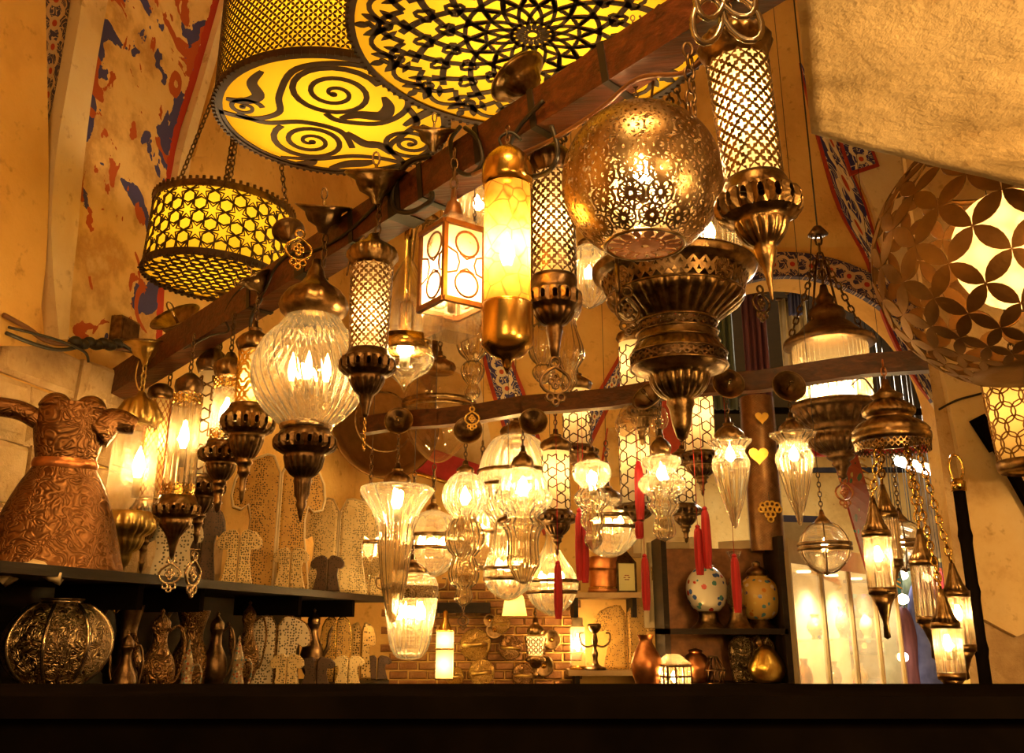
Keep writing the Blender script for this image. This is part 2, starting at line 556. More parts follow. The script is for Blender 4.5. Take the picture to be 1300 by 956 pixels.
class Geo:
    """collects shapes that end up as ONE mesh object"""

    def __init__(s):
        s.v, s.f = [], []

    def add(s, v, f):
        b = len(s.v)
        s.v += [tuple(x) for x in v]
        s.f += [tuple(i + b for i in q) for q in f]
        return s

    def box(s, lo, hi):
        x0, y0, z0 = lo
        x1, y1, z1 = hi
        return s.add([(x0, y0, z0), (x1, y0, z0), (x1, y1, z0), (x0, y1, z0), (x0, y0, z1), (x1, y0, z1), (x1, y1, z1), (x0, y1, z1)],
                     [(3, 2, 1, 0), (4, 5, 6, 7), (0, 1, 5, 4), (1, 2, 6, 5), (2, 3, 7, 6), (3, 0, 4, 7)])

    def bar(s, a, b, w, h=None, up=(0, 0, 1)):
        a, b = Vector(a), Vector(b)
        h = h or w
        d = (b - a).normalized()
        u = Vector(up)
        if abs(d.dot(u)) > 0.98:
            u = Vector((1, 0, 0))
        x = d.cross(u).normalized() * (w / 2)
        y = x.cross(d).normalized() * (h / 2)
        v = [p + sx * x + sy * y for p in (a, b) for sx, sy in ((-1, -1), (1, -1), (1, 1), (-1, 1))]
        return s.add(v, [(0, 1, 2, 3), (7, 6, 5, 4), (0, 4, 5, 1), (1, 5, 6, 2), (2, 6, 7, 3), (3, 7, 4, 0)])

    def tube(s, pts, r, n=6, closed=False):
        pts = [Vector(p) for p in pts]
        m = len(pts)
        rs = r if isinstance(r, (list, tuple)) else [r] * m
        v, f = [], []
        prev = None
        for i, p in enumerate(pts):
            a = pts[i - 1] if (i > 0 or closed) else p
            b = pts[(i + 1) % m] if (i < m - 1 or closed) else p
            d = (b - a)
            d = d.normalized() if d.length > 1e-9 else Vector((0, 0, 1))
            if prev is None:
                u = d.cross(Vector((0, 0, 1)))
                if u.length < 0.1:
                    u = d.cross(Vector((0, 1, 0)))
            else:
                u = prev - d * prev.dot(d)
                if u.length < 1e-6:
                    u = d.orthogonal()
            u.normalize()
            prev = u
            w = d.cross(u)
            for k in range(n):
                t = 2 * PI * k / n
                v.append(p + rs[i] * (math.cos(t) * u + math.sin(t) * w))
        for i in range(m if closed else m - 1):
            j = (i + 1) % m
            for k in range(n):
                l = (k + 1) % n
                f.append((i * n + k, i * n + l, j * n + l, j * n + k))
        if not closed:
            f.append(tuple(range(n - 1, -1, -1)))
            f.append(tuple((m - 1) * n + k for k in range(n)))
        return s.add(v, f)

    def lathe(s, prof, segs=24, n=0, twist=0.0, at=(0, 0, 0), cap=False):
        """prof rows (r, z[, amp]); n flutes of relative depth amp"""
        v, f = [], []
        m = len(prof)
        z0, z1 = prof[0][1], prof[-1][1]
        rows = []
        for row in prof:
            r, z = row[0], row[1]
            amp = row[2] if len(row) > 2 else 0.0
            if r < 1e-5:
                rows.append([len(v)])
                v.append((at[0], at[1], at[2] + z))
                continue
            base = len(v)
            t0 = twist * (z - z0) / (z1 - z0) if twist else 0.0
            for k in range(segs):
                t = 2 * PI * k / segs
                rr = r * (1 + amp * math.cos(n * t)) if amp > 0 else (r * (1 - amp * (2 * abs(math.sin(n * t / 2)) ** 0.7 - 1)) if amp < 0 else r)
                v.append((at[0] + rr * math.cos(t + t0), at[1] + rr * math.sin(t + t0), at[2] + z))
            rows.append(list(range(base, base + segs)))
        for a, b in zip(rows, rows[1:]):
            if len(a) == 1 and len(b) == 1:
                continue
            for k in range(segs):
                l = (k + 1) % segs
                if len(a) == 1:
                    f.append((a[0], b[l], b[k]))
                elif len(b) == 1:
                    f.append((a[k], a[l], b[0]))
                else:
                    f.append((a[k], a[l], b[l], b[k]))
        if cap:
            for r in (rows[0], rows[-1]):
                if len(r) > 1:
                    f.append(tuple(r))
        return s.add(v, f)

    def link(s, c, d, side, L, W, r, n=8, k=5):
        c, d, side = Vector(c), Vector(d).normalized(), Vector(side).normalized()
        pts = [c + d * (math.sin(2 * PI * i / n) * L / 2) + side * (math.cos(2 * PI * i / n) * W / 2) for i in range(n)]
        return s.tube(pts, r, k, True)

    def chain(s, a, b, L, W=None, r=None):
        a, b = Vector(a), Vector(b)
        d = b - a
        W = W or L * 0.6
        r = r or L * 0.11
        cnt = max(1, int(d.length / (L * 0.78)))
        s1 = d.cross(Vector((0.3, 1, 0.1))).normalized()
        s2 = d.cross(s1).normalized()
        for i in range(cnt):
            s.link(a + d * ((i + 0.5) / cnt), d, s1 if i % 2 else s2, d.length / cnt * 1.28, W, r)
        return s

    def build(s, name, mat, parent=None, smooth=True, solid=0.0):
        return mk(name, s.v, s.f, mat, parent, smooth, solid)


def sm(pts, k=4):
    """smooth profile / path: Catmull-Rom through the rows"""
    out = []
    n = len(pts)
    dim = max(len(p) for p in pts)
    P = [tuple(p) + (0.0,) * (dim - len(p)) for p in pts]
    for i in range(n - 1):
        a, b, c, d = P[max(i - 1, 0)], P[i], P[i + 1], P[min(i + 2, n - 1)]
        for j in range(k):
            t = j / k
            out.append(tuple(0.5 * (2 * b[q] + (c[q] - a[q]) * t + (2 * a[q] - 5 * b[q] + 4 * c[q] - d[q]) * t * t + (3 * b[q] - a[q] - 3 * c[q] + d[q]) * t ** 3) for q in range(dim)))
    out.append(P[-1])
    return out


# ------------------------------------------------------------------ openwork: cells with holes, and ribbons, laid on a surface S(u, v, off)
def quatre(t):
    return 0.265 * (1 + 0.40 * math.cos(4 * t))


def dot_hole(t):
    return 0.26


def drop_hole(t):
    return 0.20 + 0.13 * max(0, math.sin(t)) ** 2


def openwork(S, nu, nv, hole=quatre, mm=24, diamond=True):
    """sheet of nu x nv cells, each with a hole; S takes u in 0..1 and v in 0..1"""
    v, f = [], []
    rows = nv * 2 if diamond else nv
    for j in range(rows):
        for i in range(nu):
            cx = i + 0.5 + (0.5 * (j & 1) if diamond else 0)
            cy = (j + 1) * 0.5 if diamond else j + 0.5
            b = len(v)
            for k in range(mm):
                t = 2 * PI * k / mm
                c, s = math.cos(t), math.sin(t)
                R = 0.5 / (abs(c) + abs(s)) if diamond else 0.5 / max(abs(c), abs(s))
                h = min(hole(t), R * 0.94)
                for r in (R, h):
                    v.append(S((cx + r * c) / nu, min(1, max(0, (cy + r * s) / (nv + (0.5 if diamond else 0)))), 0))
            for k in range(mm):
                l = (k + 1) % mm
                f.append((b + 2 * k, b + 2 * l, b + 2 * l + 1, b + 2 * k + 1))
    return v, f


class Ribbons:
    def __init__(s, S):
        s.S, s.v, s.f = S, [], []

    def line(s, pts, w, closed=False):
        m = len(pts)
        ws = w if isinstance(w, (list, tuple)) else [w] * m
        b = len(s.v)
        for i in range(m):
            a = pts[i - 1] if (i or closed) else pts[i]
            c = pts[(i + 1) % m] if (i < m - 1 or closed) else pts[i]
            dx, dy = c[0] - a[0], c[1] - a[1]
            l = math.hypot(dx, dy) or 1
            nx, ny = -dy / l * ws[i] / 2, dx / l * ws[i] / 2
            s.v.append(s.S(pts[i][0] + nx, pts[i][1] + ny, 0))
            s.v.append(s.S(pts[i][0] - nx, pts[i][1] - ny, 0))
        for i in range(m if closed else m - 1):
            j = (i + 1) % m
            s.f.append((b + 2 * i, b + 2 * i + 1, b + 2 * j + 1, b + 2 * j))

    def blob(s, pts):
        """filled convex-ish outline as a fan"""
        b = len(s.v)
        cx = sum(p[0] for p in pts) / len(pts)
        cy = sum(p[1] for p in pts) / len(pts)
        s.v.append(s.S(cx, cy, 0))
        for p in pts:
            s.v.append(s.S(p[0], p[1], 0))
        n = len(pts)
        for i in range(n):
            s.f.append((b, b + 1 + i, b + 1 + (i + 1) % n))

    def leaf(s, a, c, w, n=4):
        """pointed oval from a to c"""
        dx, dy = c[0] - a[0], c[1] - a[1]
        l = math.hypot(dx, dy) or 1
        nx, ny = -dy / l, dx / l
        L, R = [], []
        for i in range(1, n):
            t = i / n
            h = w / 2 * math.sin(PI * t)
            x, y = a[0] + dx * t, a[1] + dy * t
            L.append((x + nx * h, y + ny * h))
            R.append((x - nx * h, y - ny * h))
        s.blob([a] + R + [c] + L[::-1])

    def star_net(s, x0, x1, y0, y1, hexw, w, inner=0.56, edges=False, inside=None):
        """six-pointed star network on a hexagon grid (flat-to-flat hexw)"""
        a = hexw / 2
        ry = hexw * math.sqrt(3) / 2
        R = hexw / math.sqrt(3)
        j = 0
        y = y0
        while y <= y1 + 1e-6:
            x = x0 + (hexw / 2 if j & 1 else 0)
            while x < x1 - 1e-6:
                if inside is None or inside(x, y):
                    for k in range(6):
                        t = k * PI / 3
                        m0 = (x + a * math.cos(t), y + a * math.sin(t))
                        m1 = (x + a * math.cos(t + PI / 3), y + a * math.sin(t + PI / 3))
                        q = (x + a * inner * math.cos(t + PI / 6), y + a * inner * math.sin(t + PI / 6))
                        s.line([m0, q, m1], w)
                        if edges and k < 3:
                            s.line([(x + R * math.cos(t + PI / 6), y + R * math.sin(t + PI / 6)), (x + R * math.cos(t + PI / 2), y + R * math.sin(t + PI / 2))], w)
                x += hexw
            y += ry
            j += 1

    def build(s, name, mat, parent, solid):
        return mk(name, s.v, s.f, mat, parent, False, solid)


def cyl_S(z0, r0, z1, r1):
    """v 0 bottom .. 1 top"""
    def S(u, v, off):
        r = r0 + (r1 - r0) * v + off
        t = 2 * PI * u
        return (r * math.cos(t), r * math.sin(t), z0 + (z1 - z0) * v)
    return S


def cyl_metric(z0, r0, z1, r1):
    rm = (r0 + r1) / 2

    def S(x, y, off):
        v = min(1, max(0, y / (z1 - z0)))
        r = r0 + (r1 - r0) * v + off
        t = x / rm
        return (r * math.cos(t), r * math.sin(t), z0 + min(z1 - z0, max(0, y)))
    return S


def sph_S(R, lat0, lat1, zc=0.0):
    def S(u, v, off):
        la = lat0 + (lat1 - lat0) * v
        t = 2 * PI * u
        return ((R + off) * math.cos(la) * math.cos(t), (R + off) * math.cos(la) * math.sin(t), zc + (R + off) * math.sin(la))
    return S


SPOTS = []


# ------------------------------------------------------------------ lamps, built from profiles (rows: picture height, half width) on an upright axis
class Lamp:
    def __init__(s, name, label, px, py, Y, base_py, cat='lamp', group=None, lean=0.0):
        s.Y = Y
        s.zb = Zat(base_py, Y)
        s.root = empty(name, (pt(px, py, Y).x, Y, s.zb), 0, label, cat, group)
        s.root.rotation_euler = (0, lean, 0)

    def z(s, py):
        return Zat(py, s.Y) - s.zb

    def r(s, hw, py):
        return hw * mpp(py, s.Y)

    def x(s, px, py):
        return pt(px, py, s.Y).x - s.root.location.x

    def prof(s, rows):
        return [(s.r(q[1], q[0]), s.z(q[0])) + tuple(q[2:]) for q in rows]

    def lathe(s, name, mat, rows, n=0, segs=24, twist=0.0, smooth=0, solid=0.0, at=(0, 0, 0)):
        p = s.prof(rows)
        if smooth:
            p = sm(p, smooth)
            p = [(max(0, q[0]),) + tuple(q[1:]) for q in p]
        return Geo().lathe(p, segs, n, twist, at).build(name, mat, s.root, True, solid)

    def quat(s, name, mat, rows, n, nv, hole=quatre, mm=24, solid=0.0025):
        (pa, ha), (pb, hb) = rows
        S = cyl_S(s.z(pb), s.r(hb, pb), s.z(pa), s.r(ha, pa))
        v, f = openwork(S, n, nv, hole, mm)
        return mk(name, v, f, mat, s.root, False, solid)

    def stars(s, name, mat, rows, n, w_px, edges=False, solid=0.003, inner=0.56):
        (pa, ha), (pb, hb) = rows
        z0, z1, r0, r1 = s.z(pb), s.z(pa), s.r(hb, pb), s.r(ha, pa)
        S = cyl_metric(z0, r0, z1, r1)
        rb = Ribbons(S)
        c = 2 * PI * (r0 + r1) / 2
        rb.star_net(0, c - 1e-4, 0, z1 - z0, c / n, s.r(w_px, pa), inner, edges)
        return rb.build(name, mat, s.root, solid)

    def inner(s, rows, mat='frosted', name='inner_glass', segs=20):
        return s.lathe(name, mat, rows, 0, segs)

    def light(s, py, power, dx=0.0, dy=0.0, size=0.015):
        d = bpy.data.lights.new('bulb_light', 'POINT')
        d.energy = power
        d.color = WARM
        d.shadow_soft_size = size
        o = bpy.data.objects.new('bulb_light', d)
        COL.objects.link(o)
        o.parent = s.root
        o.location = (dx, dy, s.z(py))

    def bulb(s, py, hw, hh, dx=0.0, dy=0.0, mat='flame'):
        """candle-shaped lamp bulb"""
        z, r, h = s.z(py), s.r(hw, py), s.r(hh, py)
        p = [(0, -h), (r * 0.55, -h * 0.8), (r, -h * 0.25), (r * 0.8, h * 0.25), (r * 0.35, h * 0.7), (0, h)]
        Geo().lathe([(a, b + z) for a, b in p], 8, at=(dx, dy, 0)).build('bulb', mat, s.root)
        Geo().lathe([(0, z - h * 2.0), (r * 0.6, z - h * 2.0), (r * 0.62, z - h * 0.85), (0, z - h * 0.85)], 8, at=(dx, dy, 0)).build('bulb_holder', 'ivory', s.root)

    def chain(s, pa, pb, link=9, dx=0.0, dy=0.0, mat='bronze_dark', name='chain'):
        L = s.r(link, (pa + pb) / 2)
        return Geo().chain((dx, dy, s.z(pb)), (dx, dy, s.z(pa)), L).build(name, mat, s.root)

    def wire(s, pts, w=1.2, mat='cable', name='wire'):
        """pts rows (px, py, dY)"""
        q = []
        for p in pts:
            dY = p[2] if len(p) > 2 else 0.0
            a = pt(p[0], p[1], s.Y + dY) - s.root.location
            q.append(a)
        return Geo().tube(sm([tuple(a) for a in q], 5), s.r(w, pts[0][1]), 5).build(name, mat, s.root)

    def ring(s, name, mat, py, hw, w=2.0, segs=24):
        z, r = s.z(py), s.r(hw, py)
        t = s.r(w, py)
        return Geo().tube([(r * math.cos(2 * PI * k / segs), r * math.sin(2 * PI * k / segs), z) for k in range(segs)], t, 6, True).build(name, mat, s.root)

    def canopy(s, px, py, hw, tx=0.45, ty=0.0, mat='bronze', dY=-0.03, hook=True):
        """ceiling cup hanging slack on its chain: bell with the hollow side up"""
        p = pt(px, py, s.Y + dY)
        R = hw * mpp(py, s.Y)
        c = [(0, -0.98), (0.16, -0.95), (0.24, -0.72), (0.50, -0.56, 0.05), (0.60, -0.34, 0.05), (0.66, -0.22), (0.86, -0.10), (1.0, 0), (0.97, 0.035), (0.84, -0.05), (0.58, -0.2), (0.46, -0.4), (0.2, -0.5), (0, -0.5)]
        o = Geo().lathe([tuple([a[0] * R, a[1] * R] + list(a[2:])) for a in c], 48, 16).build('canopy', mat, s.root)
        o.location = p - s.root.location
        o.rotation_euler = (tx, ty - s.root.rotation_euler.y, 0)
        Geo().tube([(0.98 * R * math.cos(2 * PI * k / 32), 0.98 * R * math.sin(2 * PI * k / 32), 0.01 * R) for k in range(32)], 0.035 * R, 5, True).build('rim', 'bronze', o)
        if hook:
            g = Geo().tube([(0, 0, -0.5 * R), (0, 0, 0.28 * R)], 0.06 * R, 6)
            g.tube([(0.11 * R * math.sin(2 * PI * k / 10), 0, (0.46 - 0.2 * math.cos(2 * PI * k / 10)) * R) for k in range(10)], 0.035 * R, 5, True)
            g.build('hook', 'nickel', o)
        return o

    def charm(s, pa, pb, mat='bronze_dark', dx=0.0, dy=0.0, rz=0.0, name='pendant', wide=0.62):
        """flat pierced pendant: ring, ogee frame with a four-lobed heart, three small rings below"""
        H = s.r(pb - pa, pa)
        g = Geo()
        t = H * 0.035

        def loop(cx, cz, rx, rz_, n=12, ogee=0.0):
            pts = []
            for k in range(n):
                a = 2 * PI * k / n
                x, z = math.cos(a) * rx, math.sin(a) * rz_
                if ogee and z > 0:
                    x *= 1 - ogee * (z / rz_) ** 2
                pts.append((cx + x, 0, cz + z))
            g.tube(pts, t, 5, True)
        w = wide
        loop(0, 0.90 * H, 0.10 * H, 0.10 * H)
        loop(0, 0.52 * H, w / 2 * H, 0.28 * H, 16, 0.7)
        for a in range(4):
            loop(0.07 * H * w / 0.62 * math.cos(a * PI / 2), 0.5 * H + 0.09 * H * math.sin(a * PI / 2), 0.055 * H, 0.06 * H, 8)
        loop(-0.11 * H * w / 0.62, 0.17 * H, 0.08 * H, 0.08 * H, 8)
        loop(0.11 * H * w / 0.62, 0.17 * H, 0.08 * H, 0.08 * H, 8)
        loop(0, 0.07 * H, 0.07 * H, 0.07 * H, 8)
        o = g.build(name, mat, s.root)
        o.location = (dx, dy, s.z(pb))
        o.rotation_euler = (0, 0, rz)
        return o


def bronze_bowl(L, rows, mat='bronze', n=16, name='bowl', belt=True):
    """turned metal bowl under a lamp: gadrooned, with a belt of drop-shaped piercings where it is widest"""
    p = L.prof(rows)
    wide = [i for i, q in enumerate(rows) if len(q) > 2 and q[2] < -0.04 and q[1] > 0.9 * max(x[1] for x in rows)]
    if belt and len(wide) >= 3:
        i0, i1 = wide[0], wide[-1]
        Geo().lathe(p[:i0 + 1], n * 6, n).build(name, mat, L.root)
        Geo().lathe(p[i1:], n * 6, n).build(name + '_foot', mat, L.root)
        seg = p[i0:i1 + 1]

        def S(u, v, off):
            x = (1 - v) * (len(seg) - 1)
            k = min(int(x), len(seg) - 2)
            a, b = seg[k], seg[k + 1]
            t = x - k
            r = a[0] + (b[0] - a[0]) * t
            amp = -(a[2] + (b[2] - a[2]) * t)
            th = 2 * PI * u
            r *= 1 + amp * (2 * abs(math.sin(n * th / 2)) ** 0.7 - 1)
            return (r * math.cos(th), r * math.sin(th), a[1] + (b[1] - a[1]) * t)
        v, f = openwork(S, n, 1, lambda t: 0.17 + 0.12 * abs(math.sin(t)), 20, False)
        return mk('pierced_belt', v, f, mat, L.root, False, 0.002)
    return Geo().lathe(p, n * 6, n).build(name, mat, L.root)


def tassel(px, pa, pb, Y, hw, label, lean=0.0):
    bp = on_line(B2A, B2D, px)
    Y = bp.y + Y
    cord_z = bp.z
    H = (pb - pa) * mpp(pa, Y)
    r = hw * mpp(pa, Y)
    root = empty('tassel', tuple(pt(px, pb, Y)), 0, label, 'tassel', 'red silk tassels among the glass lamps')
    g = Geo().lathe(sm([(r * 0.75, 0, 0.10), (r * 1.02, H * 0.25, 0.12), (r, H * 0.6, 0.12), (r * 0.85, H * 0.86, 0.1), (r * 0.5, H * 0.94), (0, H * 0.96)], 2), 28, 9, cap=True)
    g.build('fringe', 'red_silk', root)
    Geo().lathe(sm([(0, H * 0.93), (r * 0.5, H * 0.94), (r * 0.62, H * 0.97), (r * 0.3, H), (0, H * 1.005)], 2), 10).build('knot', 'red_silk', root)
    Geo().tube([(0, 0, H), (0, 0, cord_z - root.location.z)], 0.0012, 5).build('cord', 'red_silk', root)
    root.rotation_euler = (0, lean, 0)
    return root


# ------------------------------------------------------------------ the setting
LX0, LSL = -2.45, 0.236            # left wall: x = LX0 + LSL * y
BY, VZ, VR = 6.1, 4.05, 2.5        # back wall plane, springing height and radius of the barrel vault


def hit_left(px, py):
    d = ray(px, py)
    t = LX0 / (d.x - LSL * d.y)
    return Vector((0, 0, CAMZ)) + d * t


def hit_back(px, py):
    d = ray(px, py)
    t = BY / d.y
    p = Vector((0, 0, CAMZ)) + d * t
    if p.z > VZ:
        oy, oz = -(BY - VR), CAMZ - VZ
        a, b, c = d.y ** 2 + d.z ** 2, oy * d.y + oz * d.z, oy * oy + oz * oz - VR * VR
        t = (-b + math.sqrt(b * b - a * c)) / a
        p = Vector((0, 0, CAMZ)) + d * t
    return p


def resample(pts, n):
    pts = sm([tuple(map(float, p)) for p in pts], 8)
    L = [0]
    for a, b in zip(pts, pts[1:]):
        L.append(L[-1] + math.hypot(b[0] - a[0], b[1] - a[1]))
    out = []
    for i in range(n):
        t = L[-1] * i / (n - 1)
        k = 0
        while k < len(L) - 2 and L[k + 1] < t:
            k += 1
        s = (t - L[k]) / ((L[k + 1] - L[k]) or 1)
        out.append(tuple(a + (b - a) * s for a, b in zip(pts[k], pts[k + 1])))
    return out


def strip(name, mat, left, right, hit, raise_, n=14, across=2, kind='structure', parent=None):
    """a flat rib, border or painted panel lying on a wall or vault, with its own thickness; outline given by its two long edges"""
    A, B = resample(left, n), resample(right, n)
    eye = Vector((0, 0, CAMZ))
    fr, uv = [], []
    run = 0.0
    prev = None
    wid = (hit(*A[n // 2]) - hit(*B[n // 2])).length or 1
    for i in range(n):
        pa, pb = hit(*A[i]), hit(*B[i])
        mid = (pa + pb) / 2
        if prev is not None:
            run += (mid - prev).length
        prev = mid
        for k in range(across + 1):
            t = k / across
            q = (A[i][0] + (B[i][0] - A[i][0]) * t, A[i][1] + (B[i][1] - A[i][1]) * t)
            fr.append(hit(*q))
            uv.append((t, run / wid))
    m = across + 1
    f = []
    for i in range(n - 1):
        for k in range(across):
            f.append((i * m + k, i * m + k + 1, (i + 1) * m + k + 1, (i + 1) * m + k))
    # normals of the ground, turned towards the room
    nb = len(fr)
    out = []
    for i in range(n):
        for k in range(m):
            p = fr[i * m + k]
            a = fr[min(i + 1, n - 1) * m + k] - fr[max(i - 1, 0) * m + k]
            b = fr[i * m + min(k + 1, m - 1)] - fr[i * m + max(k - 1, 0)]
            nn = a.cross(b).normalized()
            if nn.dot(eye - p) < 0:
                nn = -nn
            out.append(p + nn * raise_)
    verts = out + [p - (q - p).normalized() * 0.01 for p, q in zip(fr, out)]
    faces = list(f)
    rim = [i * m for i in range(n)] + [(n - 1) * m + k for k in range(1, m)] + [i * m + m - 1 for i in range(n - 2, -1, -1)] + [k for k in range(m - 2, 0, -1)]
    for i in range(len(rim)):
        a, b = rim[i], rim[(i + 1) % len(rim)]
        faces.append((a, b, b + nb, a + nb))
    o = mk(name, verts, faces, mat, parent, False, 0, uv + uv)
    if kind:
        o['kind'] = kind
    return o


def struct(o):
    o['kind'] = 'structure'
    return o


struct(Geo().box((-4, -1.5, -0.1), (7, 15, 0)).build('floor', 'floor_stone', smooth=False))

# left wall, from beside the viewer to the back corner
yl0, yl1 = -0.5, 6.4
xa, xb = LX0 + LSL * yl0, LX0 + LSL * yl1
wl = mk('wall_left', [(xa, yl0, 0), (xb, yl1, 0), (xb, yl1, 6.6), (xa, yl0, 6.6), (xa - 0.3, yl0 + 0.07, 0), (xb - 0.3, yl1 + 0.07, 0), (xb - 0.3, yl1 + 0.07, 6.6), (xa - 0.3, yl0 + 0.07, 6.6)],
        [(0, 1, 2, 3), (7, 6, 5, 4), (0, 4, 5, 1), (3, 2, 6, 7), (0, 3, 7, 4), (1, 5, 6, 2)], 'plaster_yellow', smooth=False)
struct(wl)
# stone courses of the left wall below the vault
rs = random.Random(3)
dirL = Vector((LSL, 1, 0)).normalized()
norL = Vector((1, -LSL, 0)).normalized()
z = 1.72
for row in range(4):
    h = rs.uniform(0.16, 0.24)
    y = 2.2 + rs.uniform(-0.2, 0)
    while y < 4.3:
        w = rs.uniform(0.22, 0.46)
        o = Vector((LX0 + LSL * y, y, z))
        g = Geo()
        dep = rs.uniform(0.02, 0.05)
        j = lambda: rs.uniform(-0.012, 0.012)
        ring0, ring1 = [], []
        for cx, cz in ((0.006, 0.006), (w - 0.006, 0.006), (w - 0.006, h - 0.006), (0.006, h - 0.006)):
            p = o + dirL * (cx + j()) + Vector((0, 0, cz + j()))
            ring0.append(p - norL * 0.02)
            q = o + dirL * (cx + (0.02 if cx < w / 2 else -0.02)) + Vector((0, 0, cz + (0.02 if cz < h / 2 else -0.02))) + norL * (dep + j())
            ring1.append(q)
        ringm = [a + norL * (0.02 + dep * 0.6) for a in ring0]
        g.add(ring0 + ringm + ring1, [(0, 1, 5, 4), (1, 2, 6, 5), (2, 3, 7, 6), (3, 0, 4, 7), (4, 5, 9, 8), (5, 6, 10, 9), (6, 7, 11, 10), (7, 4, 8, 11), (8, 9, 10, 11)])
        g.build('stone', 'stone_wall', wl, False)
        y += w * dirL.y
    z += h

strip('trim_1', 'plaster_yellow', [(-160, -160), (-120, 120), (-90, 440)], [(40, -160), (43, 0), (46, 285), (30, 440)], hit_left, 0.05)
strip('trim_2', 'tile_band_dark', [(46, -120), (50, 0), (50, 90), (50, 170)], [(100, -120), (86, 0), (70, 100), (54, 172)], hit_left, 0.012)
strip('trim_3', 'plaster_cream', [(108, -140), (88, 0), (70, 100), (53, 200), (47, 290), (50, 360), (57, 432)], [(146, -140), (121, 0), (103, 100), (90, 200), (81, 300), (74, 360), (69, 432)], hit_left, 0.06)
strip('trim_4', 'fresco', [(146, -140), (120, 0), (101, 110), (88, 220), (68, 428)], [(312, -140), (276, 0), (246, 105), (216, 215), (202, 445)], hit_left, 0.012, 20, 6)
strip('trim_5', 'plaster_cream', [(312, -140), (276, 0), (246, 105), (216, 212), (206, 300)], [(330, -140), (287, 0), (264, 80), (232, 200), (222, 300)], hit_left, 0.045)
strip('trim_6', 'plaster_yellow', [(336, -140), (296, 0), (272, 80), (240, 200)], [(362, -140), (322, 0), (298, 80), (262, 200)], hit_left, 0.03)

# back wall with the arched opening to the street
AX, AZ, AR = 1.89, 2.88, 0.95
wv, wf = [], []


def quad(x0, z0, x1, z1):
    b = len(wv)
    wv.extend([(x0, BY, z0), (x1, BY, z0), (x1, BY, z1), (x0, BY, z1)])
    wf.append((b, b + 1, b + 2, b + 3))


quad(-1.5, 0, AX - AR, VZ + 0.05)
quad(AX + AR, 0, 4.2, VZ + 0.05)
for k in range(24):
    a0, a1 = PI - PI * k / 24, PI - PI * (k + 1) / 24
    b = len(wv)
    wv.extend([(AX + AR * math.cos(a0), BY, AZ + AR * math.sin(a0)), (AX + AR * math.cos(a1), BY, AZ + AR * math.sin(a1)), (AX + AR * math.cos(a1), BY, VZ + 0.05), (AX + AR * math.cos(a0), BY, VZ + 0.05)])
    wf.append((b, b + 1, b + 2, b + 3))
wb = mk('wall_back', wv, wf, 'plaster_yellow', None, False)
md = wb.modifiers.new('solidify', 'SOLIDIFY')
md.thickness, md.offset = 0.3, -1.0
for p in wb.data.polygons:
    pass
struct(wb)
# painted band round the opening
av, af, auv = [], [], []
for k in range(33):
    a = PI * k / 32
    for q, r in enumerate((AR - 0.01, AR + 0.17)):
        for yy in (BY - 0.035, BY + 0.02):
            av.append((AX + r * math.cos(a), yy, AZ + min(r * math.sin(a), VZ - AZ + 0.08)))
            auv.append((q, k * 0.55))
for k in range(32):
    b, c = k * 4, k * 4 + 4
    af += [(b, c, c + 2, b + 2), (b + 1, b, c, c + 1), (b + 2, b + 3, c + 3, c + 2)]
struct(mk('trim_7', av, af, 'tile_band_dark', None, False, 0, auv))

# barrel vault over the shop, running across
cv, cf = [], []
NS, NX = 40, 12
for i in range(NS + 1):
    a = PI * i / NS
    for k in range(NX + 1):
        cv.append((-3.4 + 7.8 * k / NX, BY - VR + (VR + 0.05) * math.cos(a), VZ + (VR + 0.05) * math.sin(a)))
for i in range(NS):
    for k in range(NX):
        cf.append((i * (NX + 1) + k, i * (NX + 1) + k + 1, (i + 1) * (NX + 1) + k + 1, (i + 1) * (NX + 1) + k))
struct(mk('ceiling', cv, cf, 'plaster_yellow', None, True, 0.1))

# painted bands on the vault and the wall behind the lamps
strip('trim_8', 'tile_border', [(1014, 80), (1022, 120), (1041, 194), (1062, 263), (1098, 332), (1119, 400), (1142, 452), (1165, 490)], [(1054, 160), (1080, 218), (1099, 263), (1119, 328), (1154, 398), (1184, 450), (1206, 522), (1220, 560)], hit_back, 0.02, 24)
strip('trim_9', 'tile_band', [(1016, 80), (1025, 120), (1046, 196), (1067, 265), (1103, 334), (1124, 402), (1148, 455), (1170, 494)], [(1050, 160), (1075, 218), (1095, 265), (1114, 330), (1149, 400), (1179, 452), (1200, 524), (1214, 562)], hit_back, 0.032, 24)
strip('trim_10', 'plaster_cream', [(1058, 150), (1084, 216), (1104, 262), (1124, 330), (1150, 380)], [(1150, 130), (1160, 216), (1170, 262), (1180, 330), (1190, 400)], hit_back, 0.05, 16)
strip('trim_11', 'tile_border', [(1062, 178), (1076, 226)], [(1102, 186), (1112, 214)], hit_back, 0.07, 5)
strip('trim_12', 'tile_band', [(1064, 180), (1077, 220)], [(1098, 188), (1106, 211)], hit_back, 0.08, 5)
strip('trim_13', 'tile_border', [(600, 390), (613, 458), (630, 519), (658, 600), (690, 680)], [(637, 390), (649, 451), (672, 514), (696, 590), (722, 660)], hit_back, 0.02)
strip('trim_14', 'tile_band', [(604, 390), (618, 458), (635, 519), (662, 600), (694, 680)], [(632, 390), (644, 451), (667, 514), (691, 590), (717, 660)], hit_back, 0.032)
strip('trim_15', 'tile_border', [(830, 370), (785, 452), (752, 509), (724, 562)], [(848, 400), (802, 470), (768, 530), (742, 585)], hit_back, 0.02)
strip('trim_16', 'tile_band', [(833, 376), (788, 456), (756, 512), (728, 566)], [(844, 396), (798, 466), (764, 526), (738, 580)], hit_back, 0.032)
